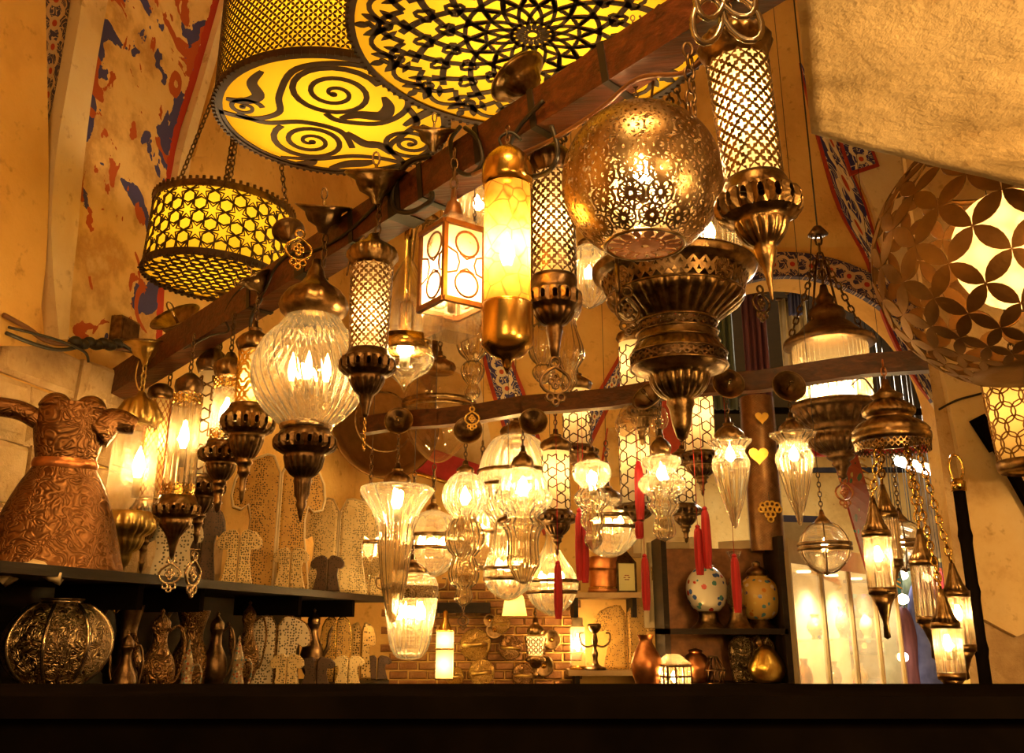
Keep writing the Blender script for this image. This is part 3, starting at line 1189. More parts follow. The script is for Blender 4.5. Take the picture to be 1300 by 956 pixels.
strip('trim_17', 'tile_border', [(846, 400), (842, 480), (838, 560), (836, 640)], [(886, 400), (880, 480), (866, 560), (860, 640)], hit_back, 0.018)
strip('trim_18', 'fresco', [(770, 545), (760, 605)], [(800, 540), (800, 605)], hit_back, 0.03, 6)
strip('trim_19', 'plaster_cream', [(540, 420), (556, 520), (580, 640)], [(598, 410), (612, 500), (640, 640)], hit_back, 0.012)

# brick face low on the back wall
rb_ = random.Random(5)
bw, bh = 0.118, 0.052
brick_me = None
p0, p1 = hit_back(505, 880), hit_back(728, 742)
zz, row = p0.z, 0
while zz < p1.z:
    xx = p0.x - (bw / 2 if row & 1 else 0)
    while xx < p1.x:
        if brick_me is None:
            g = Geo()
            w2, h2, e = bw / 2 - 0.004, bh / 2 - 0.004, 0.006
            g.add([(-w2, 0, -h2), (w2, 0, -h2), (w2, 0, h2), (-w2, 0, h2), (-w2 + e, -0.02, -h2 + e), (w2 - e, -0.02, -h2 + e), (w2 - e, -0.02, h2 - e), (-w2 + e, -0.02, h2 - e)],
                  [(4, 5, 6, 7), (0, 1, 5, 4), (1, 2, 6, 5), (2, 3, 7, 6), (3, 0, 4, 7)])
            b = g.build('brick', 'brick_face', wb, False)
            brick_me = b.data
        else:
            b = bpy.data.objects.new('brick', brick_me)
            COL.objects.link(b)
            b.parent = wb
        b.location = (xx + rb_.uniform(-0.003, 0.003), BY + 0.002 - rb_.uniform(0, 0.008), zz)
        b.rotation_euler = (0, rb_.uniform(-0.02, 0.02), 0)
        xx += bw
    zz += bh
    row += 1

# right pier with its scarred plaster
px0 = 1.508
gp = Geo()
fp = [(px0, 3.3), (4.4, 3.3), (4.4, 4.4), (2.12, 4.4)]
gp.add([(x, y, 0) for x, y in fp] + [(x, y, 6.4) for x, y in fp], [(3, 2, 1, 0), (4, 5, 6, 7), (0, 1, 5, 4), (1, 2, 6, 5), (2, 3, 7, 6), (3, 0, 4, 7)])
wr = struct(gp.build('wall_right', 'stone_wall', smooth=False))
# coat of plaster broken away low down, leaving the rough face
gv = [(px0 + 0.015, 3.284), (px0 + 0.5, 3.284)]
out = [pt(1186, 440, 3.3), pt(1210, 560, 3.3), pt(1232, 700, 3.3), pt(1244, 786, 3.3), pt(1270, 800, 3.3), pt(1286, 808, 3.3), pt(1310, 798, 3.3), pt(1420, 790, 3.3), Vector((3.6, 3.3, 4.6)), Vector((px0 + 0.006, 3.3, 4.6)), Vector((px0 + 0.006, 3.3, pt(1186, 420, 3.3).z))]
cvv = [(p.x, 3.3 - 0.028, p.z) for p in out] + [(p.x, 3.302, p.z) for p in out]
nn = len(out)
mk('plaster_coat', cvv, [tuple(range(nn))] + [(i, (i + 1) % nn, nn + (i + 1) % nn, nn + i) for i in range(nn)], 'plaster_pillar', wr, False)

# near arch whose rough soffit fills the upper right corner
sv, sf = [], []
NI, NJ = 56, 44
far = [(0.568, 1.60), (0.80, 1.705), (1.09, 1.83), (1.7, 2.08), (2.4, 2.36)]
near = [(0.12, 0.35), (0.4, 0.3), (0.8, 0.3), (1.6, 0.3), (2.4, 0.3)]
fa, ne = resample(far, NI + 1), resample(near, NI + 1)
from mathutils import noise as mnoise
for i in range(NI + 1):
    for j in range(NJ + 1):
        t = j / NJ
        x, y = fa[i][0] + (ne[i][0] - fa[i][0]) * t, fa[i][1] + (ne[i][1] - fa[i][1]) * t
        h = 0.016 * mnoise.fractal(Vector((x * 5.0, y * 9.0, 0.3)), 0.9, 2.1, 5)
        sv.append((x, y, 2.40 + 0.03 * math.sin(PI * t) + h * min(1.0, t * 8 + 0.25)))
nb = len(sv)
for i in range(NI + 1):
    for j in range(NJ + 1):
        x, y, z_ = sv[i * (NJ + 1) + j]
        sv.append((x, y, 3.4))
for base, flip in ((0, False), (nb, True)):
    for i in range(NI):
        for j in range(NJ):
            q = [base + i * (NJ + 1) + j, base + (i + 1) * (NJ + 1) + j, base + (i + 1) * (NJ + 1) + j + 1, base + i * (NJ + 1) + j + 1]
            sf.append(tuple(q[::-1] if flip else q))
rim = [i * (NJ + 1) for i in range(NI + 1)] + [NI * (NJ + 1) + j for j in range(1, NJ + 1)] + [i * (NJ + 1) + NJ for i in range(NI - 1, -1, -1)] + [j for j in range(NJ - 1, 0, -1)]
for i in range(len(rim)):
    a, b = rim[i], rim[(i + 1) % len(rim)]
    sf.append((b, a, a + nb, b + nb))
struct(mk('wall_arch', sv, sf, 'plaster_rough', None, True))

# ------------------------------------------------------------------ beams
BA, BB = pt(870, 32, 1.8), pt(146, 492, 3.67)
BD = BB - BA


def proj(p):
    q = Vector(p) - Vector((0, 0, CAMZ))
    F = q.y * CP + q.z * SP
    U = -q.y * SP + q.z * CP
    return 650 + FPX * q.x / F, 433 - FPX * U / F


def on_line(A, D, px):
    lo, hi = -0.4, 1.4
    s = 1 if proj(A + D)[0] > proj(A)[0] else -1
    for _ in range(50):
        m = (lo + hi) / 2
        if (proj(A + D * m)[0] - px) * s > 0:
            hi = m
        else:
            lo = m
    return A + D * ((lo + hi) / 2)


def beamY(px, off=-0.06):
    return on_line(BA, BD, px).y + off


g = Geo()
bdir = BD.normalized()
g.bar(BA - bdir * 0.55, BB + bdir * 0.02, 0.085, 0.105)
beam = tag(g.build('wooden_beam', 'beam_wood', None, False), 'thick reddish brown wooden beam running diagonally under the vault, hung with lanterns', 'beam')
for k, px in enumerate((330, 395, 460, 515, 548, 620, 690, 780)):
    c = on_line(BA, BD, px)
    wgt = 0.05 if px in (515, 395) else 0.018
    Geo().bar(c - bdir * wgt / 2, c + bdir * wgt / 2, 0.093, 0.113).build('strap', 'cable', beam, False)
B2A, B2B = pt(462, 541, 4.35), pt(1180, 457, 3.34)
B2D = B2B - B2A
g = Geo()
pts = [B2A + B2D * (i / 12) + Vector((0, 0, 0.008 * math.sin(i * 1.9))) for i in range(13)]
for a, b in zip(pts, pts[1:]):
    g.bar(a - B2D * 0.002, b + B2D * 0.002, 0.06, 0.078)
beam2 = tag(g.build('wooden_beam', 'beam_wood', None, False), 'thin reddish wooden pole beam running level across the middle of the shop', 'beam')


def beam2Y(px, off=-0.05):
    return on_line(B2A, B2D, px).y + off


def vault_wire(L, py, dx=0.0):
    """thin wire from the top of a chain up to the vault"""
    zt = VZ + math.sqrt(VR * VR - (L.Y - (BY - VR)) ** 2) - 0.003
    Geo().tube([(dx, 0, L.z(py)), (dx, 0, zt - L.zb)], 0.0016, 5).build('wire', 'cable', L.root)



# ------------------------------------------------------------------ drum shades
def drum(name, label, cx, cy, Y, hw, height, chains, tilt=(0, 0), conv=0.94):
    zb = Zat(cy, Y)
    R = hw * mpp(cy, Y)
    root = empty(name, (pt(cx, cy, Y).x, Y, zb), 0, label, 'lampshade')
    root.rotation_euler = (tilt[0], tilt[1], 0)
    n = 64
    Geo().lathe([(R * 0.985, 0), (R * 0.985, height)], n).build('shade', 'drum_shade', root)
    Geo().lathe([(0, 0.004), (R * 0.5, 0.004), (R * 0.985, 0.004)], n).build('diffuser', 'drum_shade', root)
    for zz, nm in ((0.0, 'bottom_rim'), (height, 'top_rim')):
        g = Geo().lathe([(R * 0.965, zz - 0.012), (R * 1.012, zz - 0.012), (R * 1.012, zz + 0.014), (R * 0.99, zz + 0.014)], n)
        k = int(2 * PI * R / 0.026)
        for i in range(k):
            a = 2 * PI * i / k
            g.box((R * 1.005 * math.cos(a) - 0.005, R * 1.005 * math.sin(a) - 0.005, zz + (0.012 if nm == 'top_rim' else -0.016)), (R * 1.005 * math.cos(a) + 0.005, R * 1.005 * math.sin(a) + 0.005, zz + (0.026 if nm == 'top_rim' else 0.0)))
        g.build(nm, 'bronze_dark' if nm == 'top_rim' else 'pattern_metal', root, False)
    for k in range(3):
        d = bpy.data.lights.new('bulb_light', 'POINT')
        d.energy, d.color, d.shadow_soft_size = DRUM_W * (R / 0.5) ** 2, (1.0, 0.72, 0.36), 0.08
        o = bpy.data.objects.new('bulb_light', d)
        COL.objects.link(o)
        o.parent = root
        a = 2 * PI * k / 3 + 0.4
        o.location = (R * 0.42 * math.cos(a), R * 0.42 * math.sin(a), height * 0.62)
    for a in chains:
        x, y = R * math.cos(a), R * math.sin(a)
        Geo().chain((x, y, height), (x * conv, y * conv, height + 0.75), 0.03).build('chain', 'bronze_dark', root)
    return root, R, height


DRUM_W = 4.0
PL = lambda u, v, off: (u, v, -0.006 + off)

# big drum with the interlaced rosette underneath
root, R, H = drum('drum_lamp', 'largest yellow drum lampshade, its round base cut with a dense rosette of leaves and lattice', 676, 42, 2.3, 231, 0.42, (0.3, 2.4, 4.5))
rb = Ribbons(PL)
K = 16
for s in (1, -1):
    for k in range(K):
        a0 = 2 * PI * k / K + 0.1
        pts, ws = [], []
        for i in range(15):
            t = i / 14
            r = R * (0.10 + 0.62 * t)
            a = a0 + s * (1.25 * t ** 0.8)
            pts.append((r * math.cos(a), r * math.sin(a)))
            ws.append(R * (0.017 + 0.026 * t))
        rb.line(pts, ws)
for ring, cnt, w in ((0.035, 16, 0.016), (0.115, 24, 0.02), (0.37, 40, 0.026)):
    rb.line([(R * ring * math.cos(2 * PI * i / cnt), R * ring * math.sin(2 * PI * i / cnt)) for i in range(cnt)], R * w, True)
for k in range(K):                       # pointed cells with three-lobed eyes between the bars
    for rr, off, sz in ((0.28, 0.5, 0.030), (0.47, 0.0, 0.042), (0.60, 0.5, 0.045)):
        a = 2 * PI * (k + off) / K + 0.1
        cx, cy = R * rr * math.cos(a), R * rr * math.sin(a)
        loop = []
        for i in range(14):
            t = 2 * PI * i / 14
            q = sz * R * (1 + 0.28 * math.cos(3 * t))
            loop.append((cx + q * math.cos(t + a), cy + q * math.sin(t + a)))
        rb.line(loop, R * 0.023, True)
for k in range(K):                       # outer stems ending in paired leaves and buds
    a = 2 * PI * k / K + 0.1
    rb.leaf((R * 0.04 * math.cos(a), R * 0.04 * math.sin(a)), (R * 0.115 * math.cos(a), R * 0.115 * math.sin(a)), R * 0.03, 4)

    def P(r, da):
        return (R * r * math.cos(a + da), R * r * math.sin(a + da))
    rb.line([P(0.70 + 0.02 * i, 0.05 * math.sin(i * 0.7)) for i in range(11)], R * 0.03)
    rb.line([P(0.72 + 0.12 * math.sin(PI * i / 8), -0.19 + 0.38 * i / 8) for i in range(9)], R * 0.034)
    rb.line([P(0.80 + 0.10 * math.sin(PI * i / 8), 0.02 + 0.36 * i / 8) for i in range(9)], R * 0.028)
    for da, r0, r1, w in ((0.10, 0.80, 0.93, 0.055), (-0.10, 0.80, 0.93, 0.055), (0.16, 0.72, 0.84, 0.045), (-0.16, 0.74, 0.84, 0.04), (0.0, 0.88, 0.975, 0.05)):
        rb.leaf(P(r0, da * 0.35), P(r1, da), R * w, 5)
    loop = [(P(0.80, 0)[0] + 0.035 * R * math.cos(2 * PI * i / 10), P(0.80, 0)[1] + 0.035 * R * math.sin(2 * PI * i / 10)) for i in range(10)]
    rb.line(loop, R * 0.018, True)
rb.build('rosette', 'pattern_metal', root, 0.004)
rb = Ribbons(lambda u, v, off: (R * 1.0 * math.cos(u), R * 1.0 * math.sin(u), v))
nc = 110
for i in range(nc):
    for j in range(14):
        u0, v0 = 2 * PI * i / nc, 0.015 + j * 0.028
        rb.leaf((u0, v0), (u0 + 2 * PI / nc, v0 + 0.028), 0.012, 3)
        rb.leaf((u0 + 2 * PI / nc, v0), (u0, v0 + 0.028), 0.012, 3)
o = rb.build('shade_lattice', 'pattern_metal', root, 0.003)

# second big drum: circle lattice on the side, spiral scrolls underneath
root, R, H = drum('drum_lamp', 'big yellow drum lampshade with dark petal lattice side and spiral scrolls under it', 424, 150, 3.0, 146, 0.44, (0.3, 2.6, 4.4))
rb = Ribbons(lambda u, v, off: (R * math.cos(u), R * math.sin(u), v))
nc = 84
st = 2 * PI * R / nc
for i in range(nc):
    for j in range(int(0.42 / st)):
        u0, v0 = 2 * PI * i / nc, 0.018 + j * st
        rb_w = 0.30 * st
        for q in ((0, 0, 1, 1), (1, 0, 0, 1)):
            A = (u0 + q[0] * 2 * PI / nc, v0 + q[1] * st)
            C = (u0 + q[2] * 2 * PI / nc, v0 + q[3] * st)
            # half petals on either side of the crossing
            mid = ((A[0] + C[0]) / 2, (A[1] + C[1]) / 2)
            for e, g_ in ((A, mid), (mid, C)):
                dx, dy = (g_[0] - e[0]) * R, g_[1] - e[1]
                l = math.hypot(dx, dy)
                nx, ny = -dy / l * rb_w / 2, dx / l * rb_w / 2
                c = ((e[0] + g_[0]) / 2, (e[1] + g_[1]) / 2)
                rb.blob([e, (c[0] - nx / R, c[1] - ny), g_, (c[0] + nx / R, c[1] + ny)])
rb.build('shade_lattice', 'pattern_metal', root, 0.003)
rb = Ribbons(lambda u, v, off: (u, -v, -0.006 + off))


def spiral(cx, cy, r0, turns, a0, w, sgn=1, r1=0.02):
    n = int(turns * 22)
    pts, ws = [], []
    for i in range(n + 1):
        t = i / n
        r = R * (r0 + (r1 - r0) * t)
        a = a0 + sgn * turns * 2 * PI * t
        pts.append((R * cx + r * math.cos(a), R * cy + r * math.sin(a)))
        ws.append(R * w * (1.0 - 0.45 * t))
    rb.line(pts, ws)
    b = pts[-1]
    rb.blob([(b[0] + R * w * 0.6 * math.cos(2 * PI * i / 8), b[1] + R * w * 0.6 * math.sin(2 * PI * i / 8)) for i in range(8)])


def sweep(pts, w0, w1):
    q = sm([(R * a, R * b) for a, b in pts], 6)
    n = len(q)
    rb.line(q, [R * (w0 + (w1 - w0) * math.sin(PI * i / (n - 1))) for i in range(n)])


SW = 0.058
spiral(0.08, 0.42, 0.40, 2.6, 0.3, SW, 1)
spiral(-0.28, -0.38, 0.34, 2.5, 2.2, SW, 1)
spiral(0.62, -0.42, 0.30, 2.4, 1.0, SW, -1)
spiral(-0.72, 0.20, 0.15, 1.4, 0.0, SW * 0.8, 1)
sweep([(-0.97, 0.15), (-0.7, 0.02), (-0.45, 0.12), (-0.38, 0.4), (-0.15, 0.78), (0.3, 0.84), (0.62, 0.6), (0.66, 0.2), (0.4, -0.06), (0.05, -0.02), (-0.05, 0.1)], SW, SW)
sweep([(-0.82, 0.1), (-0.6, -0.05), (-0.28, -0.04), (0.02, -0.2), (0.08, -0.5)], SW, SW)
sweep([(-0.84, 0.34), (-0.70, 0.30), (-0.56, 0.38), (-0.56, 0.58), (-0.44, 0.74)], SW * 0.7, SW * 1.8)
sweep([(0.06, 0.02), (0.22, 0.08), (0.42, 0.06), (0.5, 0.2), (0.48, 0.36)], SW * 0.7, SW * 2.3)
sweep([(0.66, 0.2), (0.72, -0.05), (0.56, -0.28), (0.42, -0.5), (0.52, -0.78)], SW, SW)
sweep([(0.6, -0.1), (0.8, 0.1), (0.95, 0.2)], SW * 0.7, SW * 1.6)
sweep([(0.08, -0.22), (0.2, -0.42), (0.34, -0.46), (0.42, -0.62)], SW * 0.6, SW * 2.0)
sweep([(-0.62, -0.68), (-0.3, -0.72), (0.05, -0.66), (0.3, -0.7), (0.5, -0.78), (0.62, -0.72)], SW * 0.7, SW)
sweep([(-0.2, -0.9), (-0.02, -0.82), (0.14, -0.8), (0.24, -0.76)], SW * 0.6, SW * 2.2)
sweep([(-0.5, -0.8), (-0.38, -0.8), (-0.3, -0.72)], SW * 0.6, SW * 1.8)
sweep([(0.5, 0.82), (0.75, 0.62), (0.9, 0.3), (0.72, 0.3)], SW * 0.7, SW * 1.3)
sweep([(0.75, -0.1), (0.9, -0.25), (0.95, -0.1)], SW * 0.7, SW * 1.6)
rb.line([(R * 0.955 * math.cos(2 * PI * i / 64), R * 0.955 * math.sin(2 * PI * i / 64)) for i in range(64)], R * 0.05, True)
rb.build('scrollwork', 'pattern_metal', root, 0.004)

# small drum with star lattice
root, R, H = drum('drum_lamp', 'small yellow drum lampshade covered in a dark star lattice, near the fresco', 273, 352, 3.4, 88, 0.27, (0.6, 1.9, 2.9, 5.0), (0.0, 0.05), 0.30)
S = cyl_metric(0.0, R * 1.0, H, R * 1.0)
rb = Ribbons(S)
c = 2 * PI * R
rb.star_net(0, c - 1e-4, 0, H, c / 18, 0.0055, 0.62, False)
rb.star_net(0, c - 1e-4, 0, H, c / 18, 0.0045, 0.34, False)
rb.build('shade_lattice', 'pattern_metal', root, 0.004)
rb = Ribbons(PL)
rb.star_net(-R, R, -R, R, R / 3.8, 0.0055, 0.60, False, lambda x, y: math.hypot(x, y) < R * 0.93)
rb.star_net(-R, R, -R, R, R / 3.8, 0.0045, 0.34, False, lambda x, y: math.hypot(x, y) < R * 0.93)
rb.build('base_lattice', 'pattern_metal', root, 0.004)


# ------------------------------------------------------------------ lamps along the diagonal beam, from its far end
POWER = 1.5


def cap_rows(top, bot, hw, neck=3):
    h = bot - top
    return [(top, 0), (top, neck), (top + h * 0.25, neck * 1.2), (top + h * 0.24, hw * 0.36), (top + h * 0.28, hw * 0.40), (top + h * 0.32, hw * 0.34), (top + h * 0.40, hw * 0.5), (top + h * 0.5, hw * 0.74, -0.06), (top + h * 0.62, hw * 0.92, -0.07), (top + h * 0.74, hw, -0.06), (top + h * 0.86, hw * 0.97), (bot, hw * 0.86), (bot, 0)]


def bowl_rows(top, bot, hw, stem=5, flute=0.05):
    h = bot - top
    q = [(0, 0), (0, 0.70), (0.025, 0.76), (0.045, 0.76), (0.055, 0.82), (0.09, 0.90), (0.12, 0.955, -0.06), (0.155, 0.995, -0.07), (0.19, 1.0, -0.07), (0.225, 0.98, -0.07), (0.26, 0.92, -0.06), (0.285, 0.82), (0.295, 0.74), (0.31, 0.66), (0.325, 0.69), (0.335, 0.65),
         (0.36, 0.63, -0.06), (0.42, 0.57, -0.07), (0.48, 0.47, -0.07), (0.53, 0.36, -0.06), (0.555, 0.28), (0.57, 0.31), (0.585, 0.33), (0.60, 0.28), (0.62, 0.23), (0.66, 0.22), (0.69, 0.25), (0.70, 0.20)]
    return [(top + h * a[0], a[1] * hw) + tuple(a[2:]) for a in q] + [(top + h * 0.74, stem * 1.1), (top + h * 0.83, stem * 0.9), (top + h * 0.85, stem * 1.3), (top + h * 0.88, stem * 0.8), (top + h * 0.95, stem * 0.7), (bot, 0)]


def std_light(L, py, power=1.0, bulb=None, size=0.015):
    L.light(py, POWER * power, 0, 0, size)


# 1 pale brass lantern with an etched glass tube
Y = beamY(187, -0.12)
L = Lamp('lantern', 'pale brass lantern with clear etched glass tube, beside the chased copper jug', 168, 600, Y, 778)
L.canopy(187, 436, 29, 0.12, 0.0, 'brass_pale', 0, False)
L.chain(455, 508, 11, 0, 0, 'brass_pale')
L.wire([(176, 458), (172, 480), (178, 500)], 1.0, 'brass_pale')
L.lathe('crown', 'brass_pale', [(497, 0), (497, 4), (505, 8), (510, 20), (518, 22, 0.1), (523, 25, 0.1), (531, 27, 0.14), (536, 25), (540, 23), (543, 21)], 12, 48)
L.lathe('glass', 'glass_etched', [(541, 23), (548, 26), (600, 28), (652, 29)], 0, 28)
L.bulb(588, 8, 22, 0.02, 0, 'flame_dim')
L.light(588, POWER * 0.3, -0.005)
L.lathe('bowl', 'brass_pale', [(650, 0), (650, 30), (655, 31), (660, 34, -0.03), (669, 35, -0.06), (676, 30, -0.06), (681, 24), (686, 23, -0.06), (696, 19, -0.06), (702, 12), (708, 11), (716, 8), (720, 4), (726, 3), (734, 0)], 18, 108)
L.chain(728, 742, 8, 0, 0, 'brass_pale', 'ring')
L.charm(738, 778, 'brass', 0, 0, 0.2)

# 2 copper tube pierced with daisies
Y = beamY(214, 0.07)
L = Lamp('lantern', 'slim copper tube lantern pierced with daisy rosettes, second from the jug', 196, 570, Y, 765)
L.canopy(222, 402, 32, 0.75, -0.35, 'bronze')
L.chain(432, 490, 9, 0.03)
L.lathe('cap', 'bronze_dark', [(488, 0), (488, 8), (494, 15), (502, 16), (506, 12), (506, 0)], 0, 24)
S = cyl_S(L.z(634), L.r(15, 634), L.z(506), L.r(15, 506))
v, f = openwork(S, 14, 11, lambda t: 0.36, 10)
mk('tube', v, f, 'copper', L.root, False, 0.0025)
L.inner([(508, 12.5), (632, 12.5)], 'paper_lit')
L.light(560, POWER * 0.7)
bronze_bowl(L, bowl_rows(634, 728, 21, 3.5))
L.chain(726, 764, 6, 0, 0, 'bronze')

# 3 glass rods with gilt galleries
Y = beamY(236, -0.17)
L = Lamp('lantern', 'glass rod lantern with gilt galleries and a pierced charm, third from the jug', 232, 570, Y, 752)
L.chain(425, 478, 9)
L.lathe('cap', 'bronze_dark', [(474, 0), (474, 5), (478, 10), (484, 17), (492, 18), (499, 16), (501, 14), (501, 0)], 0, 24)
L.quat('gallery', 'brass', [(500, 18.5), (515, 18.5)], 14, 2, dot_hole, 10)
L.lathe('glass_rods', 'glass_rods', [(512, 17, 0.07), (620, 19, 0.07)], 18, 90)
L.bulb(552, 7, 20, 0, 0, 'flame_dim')
L.light(552, POWER * 0.6)
L.quat('gallery', 'brass', [(614, 20), (630, 20)], 14, 2, dot_hole, 10)
bronze_bowl(L, [(630, 0), (630, 22), (636, 24), (639, 26), (642, 27.5, -0.06), (646, 28.5, -0.07), (650, 28, -0.07), (654, 26, -0.06), (657, 22), (659, 19), (662, 20), (668, 18, -0.06), (674, 13, -0.06), (682, 9), (694, 5), (706, 3), (711, 0)], 'bronze')
L.charm(708, 752, 'nickel', 0, 0, 0.1)

# 4 bold star lattice tube
Y = beamY(262, 0.07)
L = Lamp('lantern', 'tube lantern with bold dark star lattice over pale glass, fourth from the jug', 263, 540, Y, 758)
L.canopy(300, 373, 28, 0.35, 0.1, 'bronze')
L.chain(402, 452, 9, 0.02)
L.lathe('cap', 'bronze_dark', cap_rows(428, 474, 20), 12, 48)
L.stars('tube', 'bronze_dark', [(474, 17), (606, 17)], 4, 2.2, False)
L.inner([(474, 15), (606, 15)])
L.light(540, POWER * 0.35)
bronze_bowl(L, bowl_rows(604, 692, 29, 4), 'bronze_dark')
L.ring('ring', 'nickel', 698, 6, 1)
L.charm(702, 758, 'nickel', 0, 0, 1.35)

# 5 bright short glass rods
Y = beamY(290, -0.14)
L = Lamp('lantern', 'short glass rod lantern, brightest of the far row, over a fluted bronze bowl', 288, 510, Y, 652)
L.chain(398, 452, 9)
L.lathe('cap', 'bronze', [(448, 0), (448, 5), (455, 9), (462, 19, 0.05), (470, 20, 0.05), (477, 18), (481, 15), (481, 0)], 14, 56)
L.quat('gallery', 'brass', [(480, 18), (496, 18)], 14, 2, dot_hole, 10)
L.lathe('glass_rods', 'glass_rods', [(494, 16, 0.07), (550, 17, 0.07)], 18, 90)
L.bulb(525, 9, 22, 0, 0, 'flame_dim')
L.light(522, POWER * 0.9)
L.quat('gallery', 'brass', [(545, 18), (560, 18)], 14, 2, dot_hole, 10)
bronze_bowl(L, bowl_rows(560, 652, 28, 5))

# 6 arabesque gilt tube
Y = beamY(322, -0.12)
L = Lamp('lantern', 'gilt arabesque tube lantern with wide bronze bowl, left of the big ribbed globe', 320, 470, Y, 640)
L.canopy(322, 352, 22, 0.3, -0.5, 'bronze')
L.chain(366, 420, 9, 0.0)
L.canopy(366, 293, 21, -0.5, -0.3, 'bronze_dark', 0.10)
L.lathe('cap', 'bronze', cap_rows(408, 446, 22), 12, 48)
S = cyl_metric(L.z(516), L.r(18, 516), L.z(446), L.r(18, 446))
rb = Ribbons(S)
c = 2 * PI * L.r(18, 480)
hh = L.z(446) - L.z(516)
for k in range(5):
    for j in range(3):
        cx, cy = c * (k + 0.5 * (j & 1)) / 5, hh * (j + 0.5) / 3
        for q in range(2):
            rr = (0.5, 0.28)[q] * hh / 3
            rb.line([(cx + rr * (1.1 + 0.25 * math.cos(4 * a)) * math.cos(a), cy + rr * (1.1 + 0.25 * math.cos(4 * a)) * math.sin(a)) for a in [2 * PI * i / 14 for i in range(14)]], L.r(2.6, 480), True)
rb.build('tube', 'gold', L.root, 0.004)
L.inner([(446, 15.5), (516, 15.5)])
L.light(490, POWER * 0.4)
bronze_bowl(L, bowl_rows(514, 640, 33, 4))

# 7 the big ribbed globe
Y = beamY(400, -0.16)
L = Lamp('globe_lantern', 'large clear ribbed glass globe lantern with three glowing bulbs', 393, 475, Y, 664)
L.canopy(411, 262, 35, 0.42, 0.08, 'bronze_dark')
L.chain(298, 338, 12, 0.02)
L.charm(292, 345, 'brass', -0.05, -0.02, 0.4)
L.lathe('cap', 'bronze', [(330, 0), (330, 5), (338, 6), (344, 10), (352, 12), (356, 15), (359, 17), (364, 22), (367, 28), (372, 34, -0.03), (380, 40, -0.04), (389, 43, -0.03), (396, 42), (401, 37), (406, 33), (406, 0)], 14, 56)
pr = [(404, 34, 0.0)]
for i in range(1, 16):
    t = PI * (0.16 + 0.68 * i / 16)
    pr.append((475 - 71 * math.cos(t), 71.5 * math.sin(t), 0.022))
pr.append((541, 33, 0.0))
L.lathe('globe', 'glass_ribbed', pr, 34, 170, 0.55)
for dx, dy in ((-0.05, 0.0), (0.0, -0.02), (0.046, 0.01)):
    L.bulb(467, 5.5, 21, dx, dy, 'flame_dim')
L.light(470, POWER * 1.2, 0, 0.01)
L.lathe('collar', 'nickel', [(538, 0), (538, 33), (541, 34), (545, 33), (549, 30), (549, 0)], 0, 32)
bronze_bowl(L, [(548, 0), (548, 32), (552, 34), (555, 36, -0.05), (560, 38.5, -0.06), (566, 38.5, -0.06), (571, 36, -0.05), (575, 31), (578, 25), (580, 26), (583, 24.5, -0.05), (594, 22, -0.06), (603, 16, -0.05), (607, 11), (611, 12), (616, 10, 0.05), (628, 9, 0.05), (636, 6), (641, 7), (648, 4), (654, 3), (664, 0)], 'bronze_dark', 18)

# 8 quatrefoil tube
Y = beamY(468, -0.14)
L = Lamp('lantern', 'tube lantern pierced with small quatrefoils, between the big globe and the brass pendant', 470, 390, Y, 570)
L.canopy(478, 220, 40, 0.36, 0.0, 'bronze')
L.chain(252, 306, 11, 0.012)
L.wire([(462, 300), (446, 322), (440, 350)], 1.4, 'bronze')
L.lathe('cap', 'bronze', [(298, 0), (298, 6), (304, 9), (309, 16), (313, 23), (317, 28, -0.05), (323, 31, -0.07), (329, 31, -0.06), (334, 28), (340, 27), (340, 0)], 14, 56)
L.quat('tube', 'bronze', [(339, 27), (446, 24)], 14, 9)
L.inner([(340, 24.5), (446, 22)])
L.light(405, POWER * 0.9)
bronze_bowl(L, [(445, 0), (445, 25), (450, 27), (454, 31), (457, 33, -0.05), (463, 34.5, -0.06), (469, 34, -0.06), (473, 31.5, -0.05), (477, 27), (479, 22), (481, 23), (484, 21.5, -0.06), (490, 19, -0.06), (498, 14, -0.06), (503, 9), (510, 8), (518, 5), (526, 4), (534, 0)], 'bronze_dark')
L.chain(530, 572, 6, 0, 0, 'brass')

# 9 brass rod pendant with a turned glass drop under a glass bell
Y = beamY(517, 0.14)
L = Lamp('pendant_lamp', 'brass rod pendant lamp with a pointed glass drop under a clear bell', 515, 430, Y, 500)
L.lathe('rod', 'brass', [(262, 0), (262, 6), (306, 6), (306, 4.6), (386, 4.6), (386, 0)], 0, 16)
L.lathe('socket', 'brass', [(384, 0), (384, 10), (388, 11), (418, 11), (424, 8), (424, 0)], 0, 24)
L.lathe('bell', 'glass_clear', [(330, 6), (340, 12), (365, 24), (395, 31), (420, 33), (436, 33)], 0, 36, smooth=2)
L.lathe('band', 'brass', [(430, 31), (429, 34), (446, 34), (448, 32), (446, 31)], 0, 36)
L.lathe('glass', 'glass_clear', [(444, 33), (450, 36), (457, 37), (465, 34), (472, 27), (477, 19), (482, 12), (488, 6), (494, 2.5), (499, 0)], 0, 36, smooth=3)
L.bulb(440, 11, 15, 0, 0)
L.light(446, POWER * 0.8)

